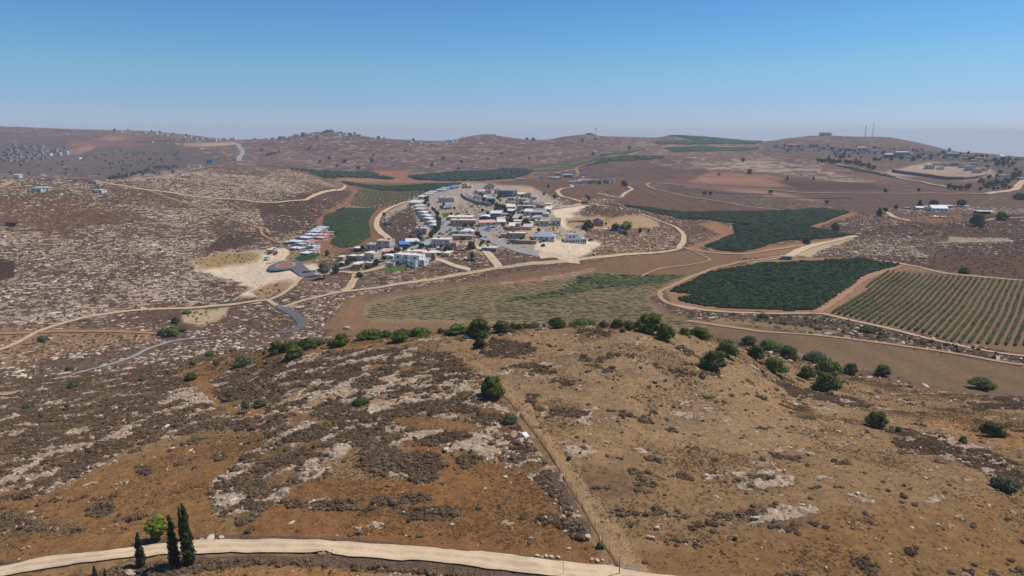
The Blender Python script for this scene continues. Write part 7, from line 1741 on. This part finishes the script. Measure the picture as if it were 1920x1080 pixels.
occ = set()
for P_, r_ in BLOCK:
    m_ = np.hypot(P_[:, 0], P_[:, 1]).mean()
    seg_ = np.hypot(*np.diff(P_, axis=0).T)
    T_ = np.concatenate([[0], np.cumsum(seg_)]); q_ = np.arange(0, T_[-1] + .7, .7)
    xx = np.interp(q_, T_, P_[:, 0]); yy = np.interp(q_, T_, P_[:, 1])
    k_ = int(math.ceil(r_ / .7))
    for dx_ in range(-k_, k_ + 1):
        for dy_ in range(-k_, k_ + 1):
            if dx_ * dx_ + dy_ * dy_ <= k_ * k_:
                occ.update(((np.floor(xx / .7).astype(np.int64) + dx_ + 40000) * 100000 + np.floor(yy / .7).astype(np.int64) + dy_).tolist())
occ_a = np.array(sorted(occ), np.int64)
def sample(weight, n, jit=True):
    """random ground points, drawn per square metre of land and weighted"""
    area = np.gradient(Xg, axis=0) * np.gradient(Dg, axis=1)
    w = (weight * np.abs(area)).ravel(); w = w / w.sum()
    idx = rng.choice(w.size, n, p=w)
    i, j = np.unravel_index(idx, weight.shape)
    a = agrid[i] + rng.uniform(-.5, .5, n) * 0.0019; L = Lgrid[j] + rng.uniform(-.5, .5, n) * 0.0032
    Y = np.exp(L); X = a * Y
    key = (np.floor(X / .7).astype(np.int64) + 40000) * 100000 + np.floor(Y / .7).astype(np.int64)
    ok = ~np.isin(key, occ_a)
    X, Y = X[ok], Y[ok]
    return X, Y, gz(X, Y)
inview = (np.abs(Xg / Dg) < 0.9) & (Dg > 62)
wS = (np.clip(Sm, 0, 1) ** 1.6 + .004) * NEARA * inview
rd_mask = np.ones_like(wS)
def near_road(px, py):                                     # keep the scatter off the gravel road
    X = [p[0] for p in GR_PX]; y = np.interp(px, X, [p[1] for p in GR_PX])
    return np.abs(py - y) < 15
GR_PX = [(-160, 1112), (0, 1074), (100, 1056), (200, 1042), (270, 1035), (350, 1030), (450, 1026), (560, 1026), (680, 1033), (800, 1041), (900, 1050), (1000, 1061), (1100, 1074), (1170, 1083), (1300, 1102), (1500, 1140)]
onroad = near_road(PXg, PYg) & (PYg > 990)
wS[onroad] = 0
X, Y, Z = sample(wS, 52000)
s = rng.gamma(3.2, .125, len(X)) + .10
scatter('scrub', 'dark grey-brown thorny scrub patches on the near hill', np.column_stack([X, Y, Z]), np.column_stack([s, s, s * rng.uniform(.7, 1.1, len(X))]), clump)
X, Y, Z = sample(wS * (fbm(Xg / 12, Dg / 12, 91, 3) > 0.52) + 0.0, 12000)
s = rng.gamma(3.2, .13, len(X)) + .12
scatter('scrub', 'ashy grey thorn scrub mixed into the darker patches', np.column_stack([X, Y, Z]), np.column_stack([s, s, s * .9]), clump2)
wT = NEARA * inview * (1 - Rm) * (1 - Sm) * (0.15 + 1.6 * sstep(.45, .75, fbm(Xg / 10, Dg / 10, 93, 4)))
wT[onroad] = 0
X, Y, Z = sample(wT, 70000)
s = rng.uniform(.18, .6, len(X))
scatter('dry_grass', 'dry straw grass tufts over the near hill', np.column_stack([X, Y, Z]), np.column_stack([s, s, s]), tuft)
X, Y, Z = sample(NEARA * inview * (0.02 + Rm + 0.10 * Sm) * (~onroad), 14000)
s = rng.gamma(1.8, .13, len(X)) + .06
scatter('stones', 'loose pale limestone stones on the near hill', np.column_stack([X, Y, Z]), np.column_stack([s * rng.uniform(.8, 1.6, len(X)), s, s * rng.uniform(.5, 1, len(X))]), stone)
# middle distance: rocks and scrub on the open slopes
wM = (kf > 0.5) * (Dg < 760) * (np.abs(Xg / Dg) < .9) * (rock > 0.3)
X, Y, Z = sample(wM * rock ** 2 * (fbm(Xg / 30, Dg / 30, 97, 3) > .42), 26000)
s = rng.gamma(2.0, .42, len(X)) + .25
scatter('stones', 'pale limestone outcrops over the middle slopes', np.column_stack([X, Y, Z - .05]), np.column_stack([s * rng.uniform(1.0, 2.4, len(X)), s, s * rng.uniform(.4, .9, len(X))]), stone)
wM = (kf > 0.5) * (Dg < 700) * (np.abs(Xg / Dg) < .9) * (scr > 0.28)
X, Y, Z = sample(wM * scr ** 2, 26000)
s = rng.uniform(.5, 1.6, len(X))
scatter('scrub', 'brown scrub dotted over the middle slopes', np.column_stack([X, Y, Z]), np.column_stack([s, s, s * .8]), clump)
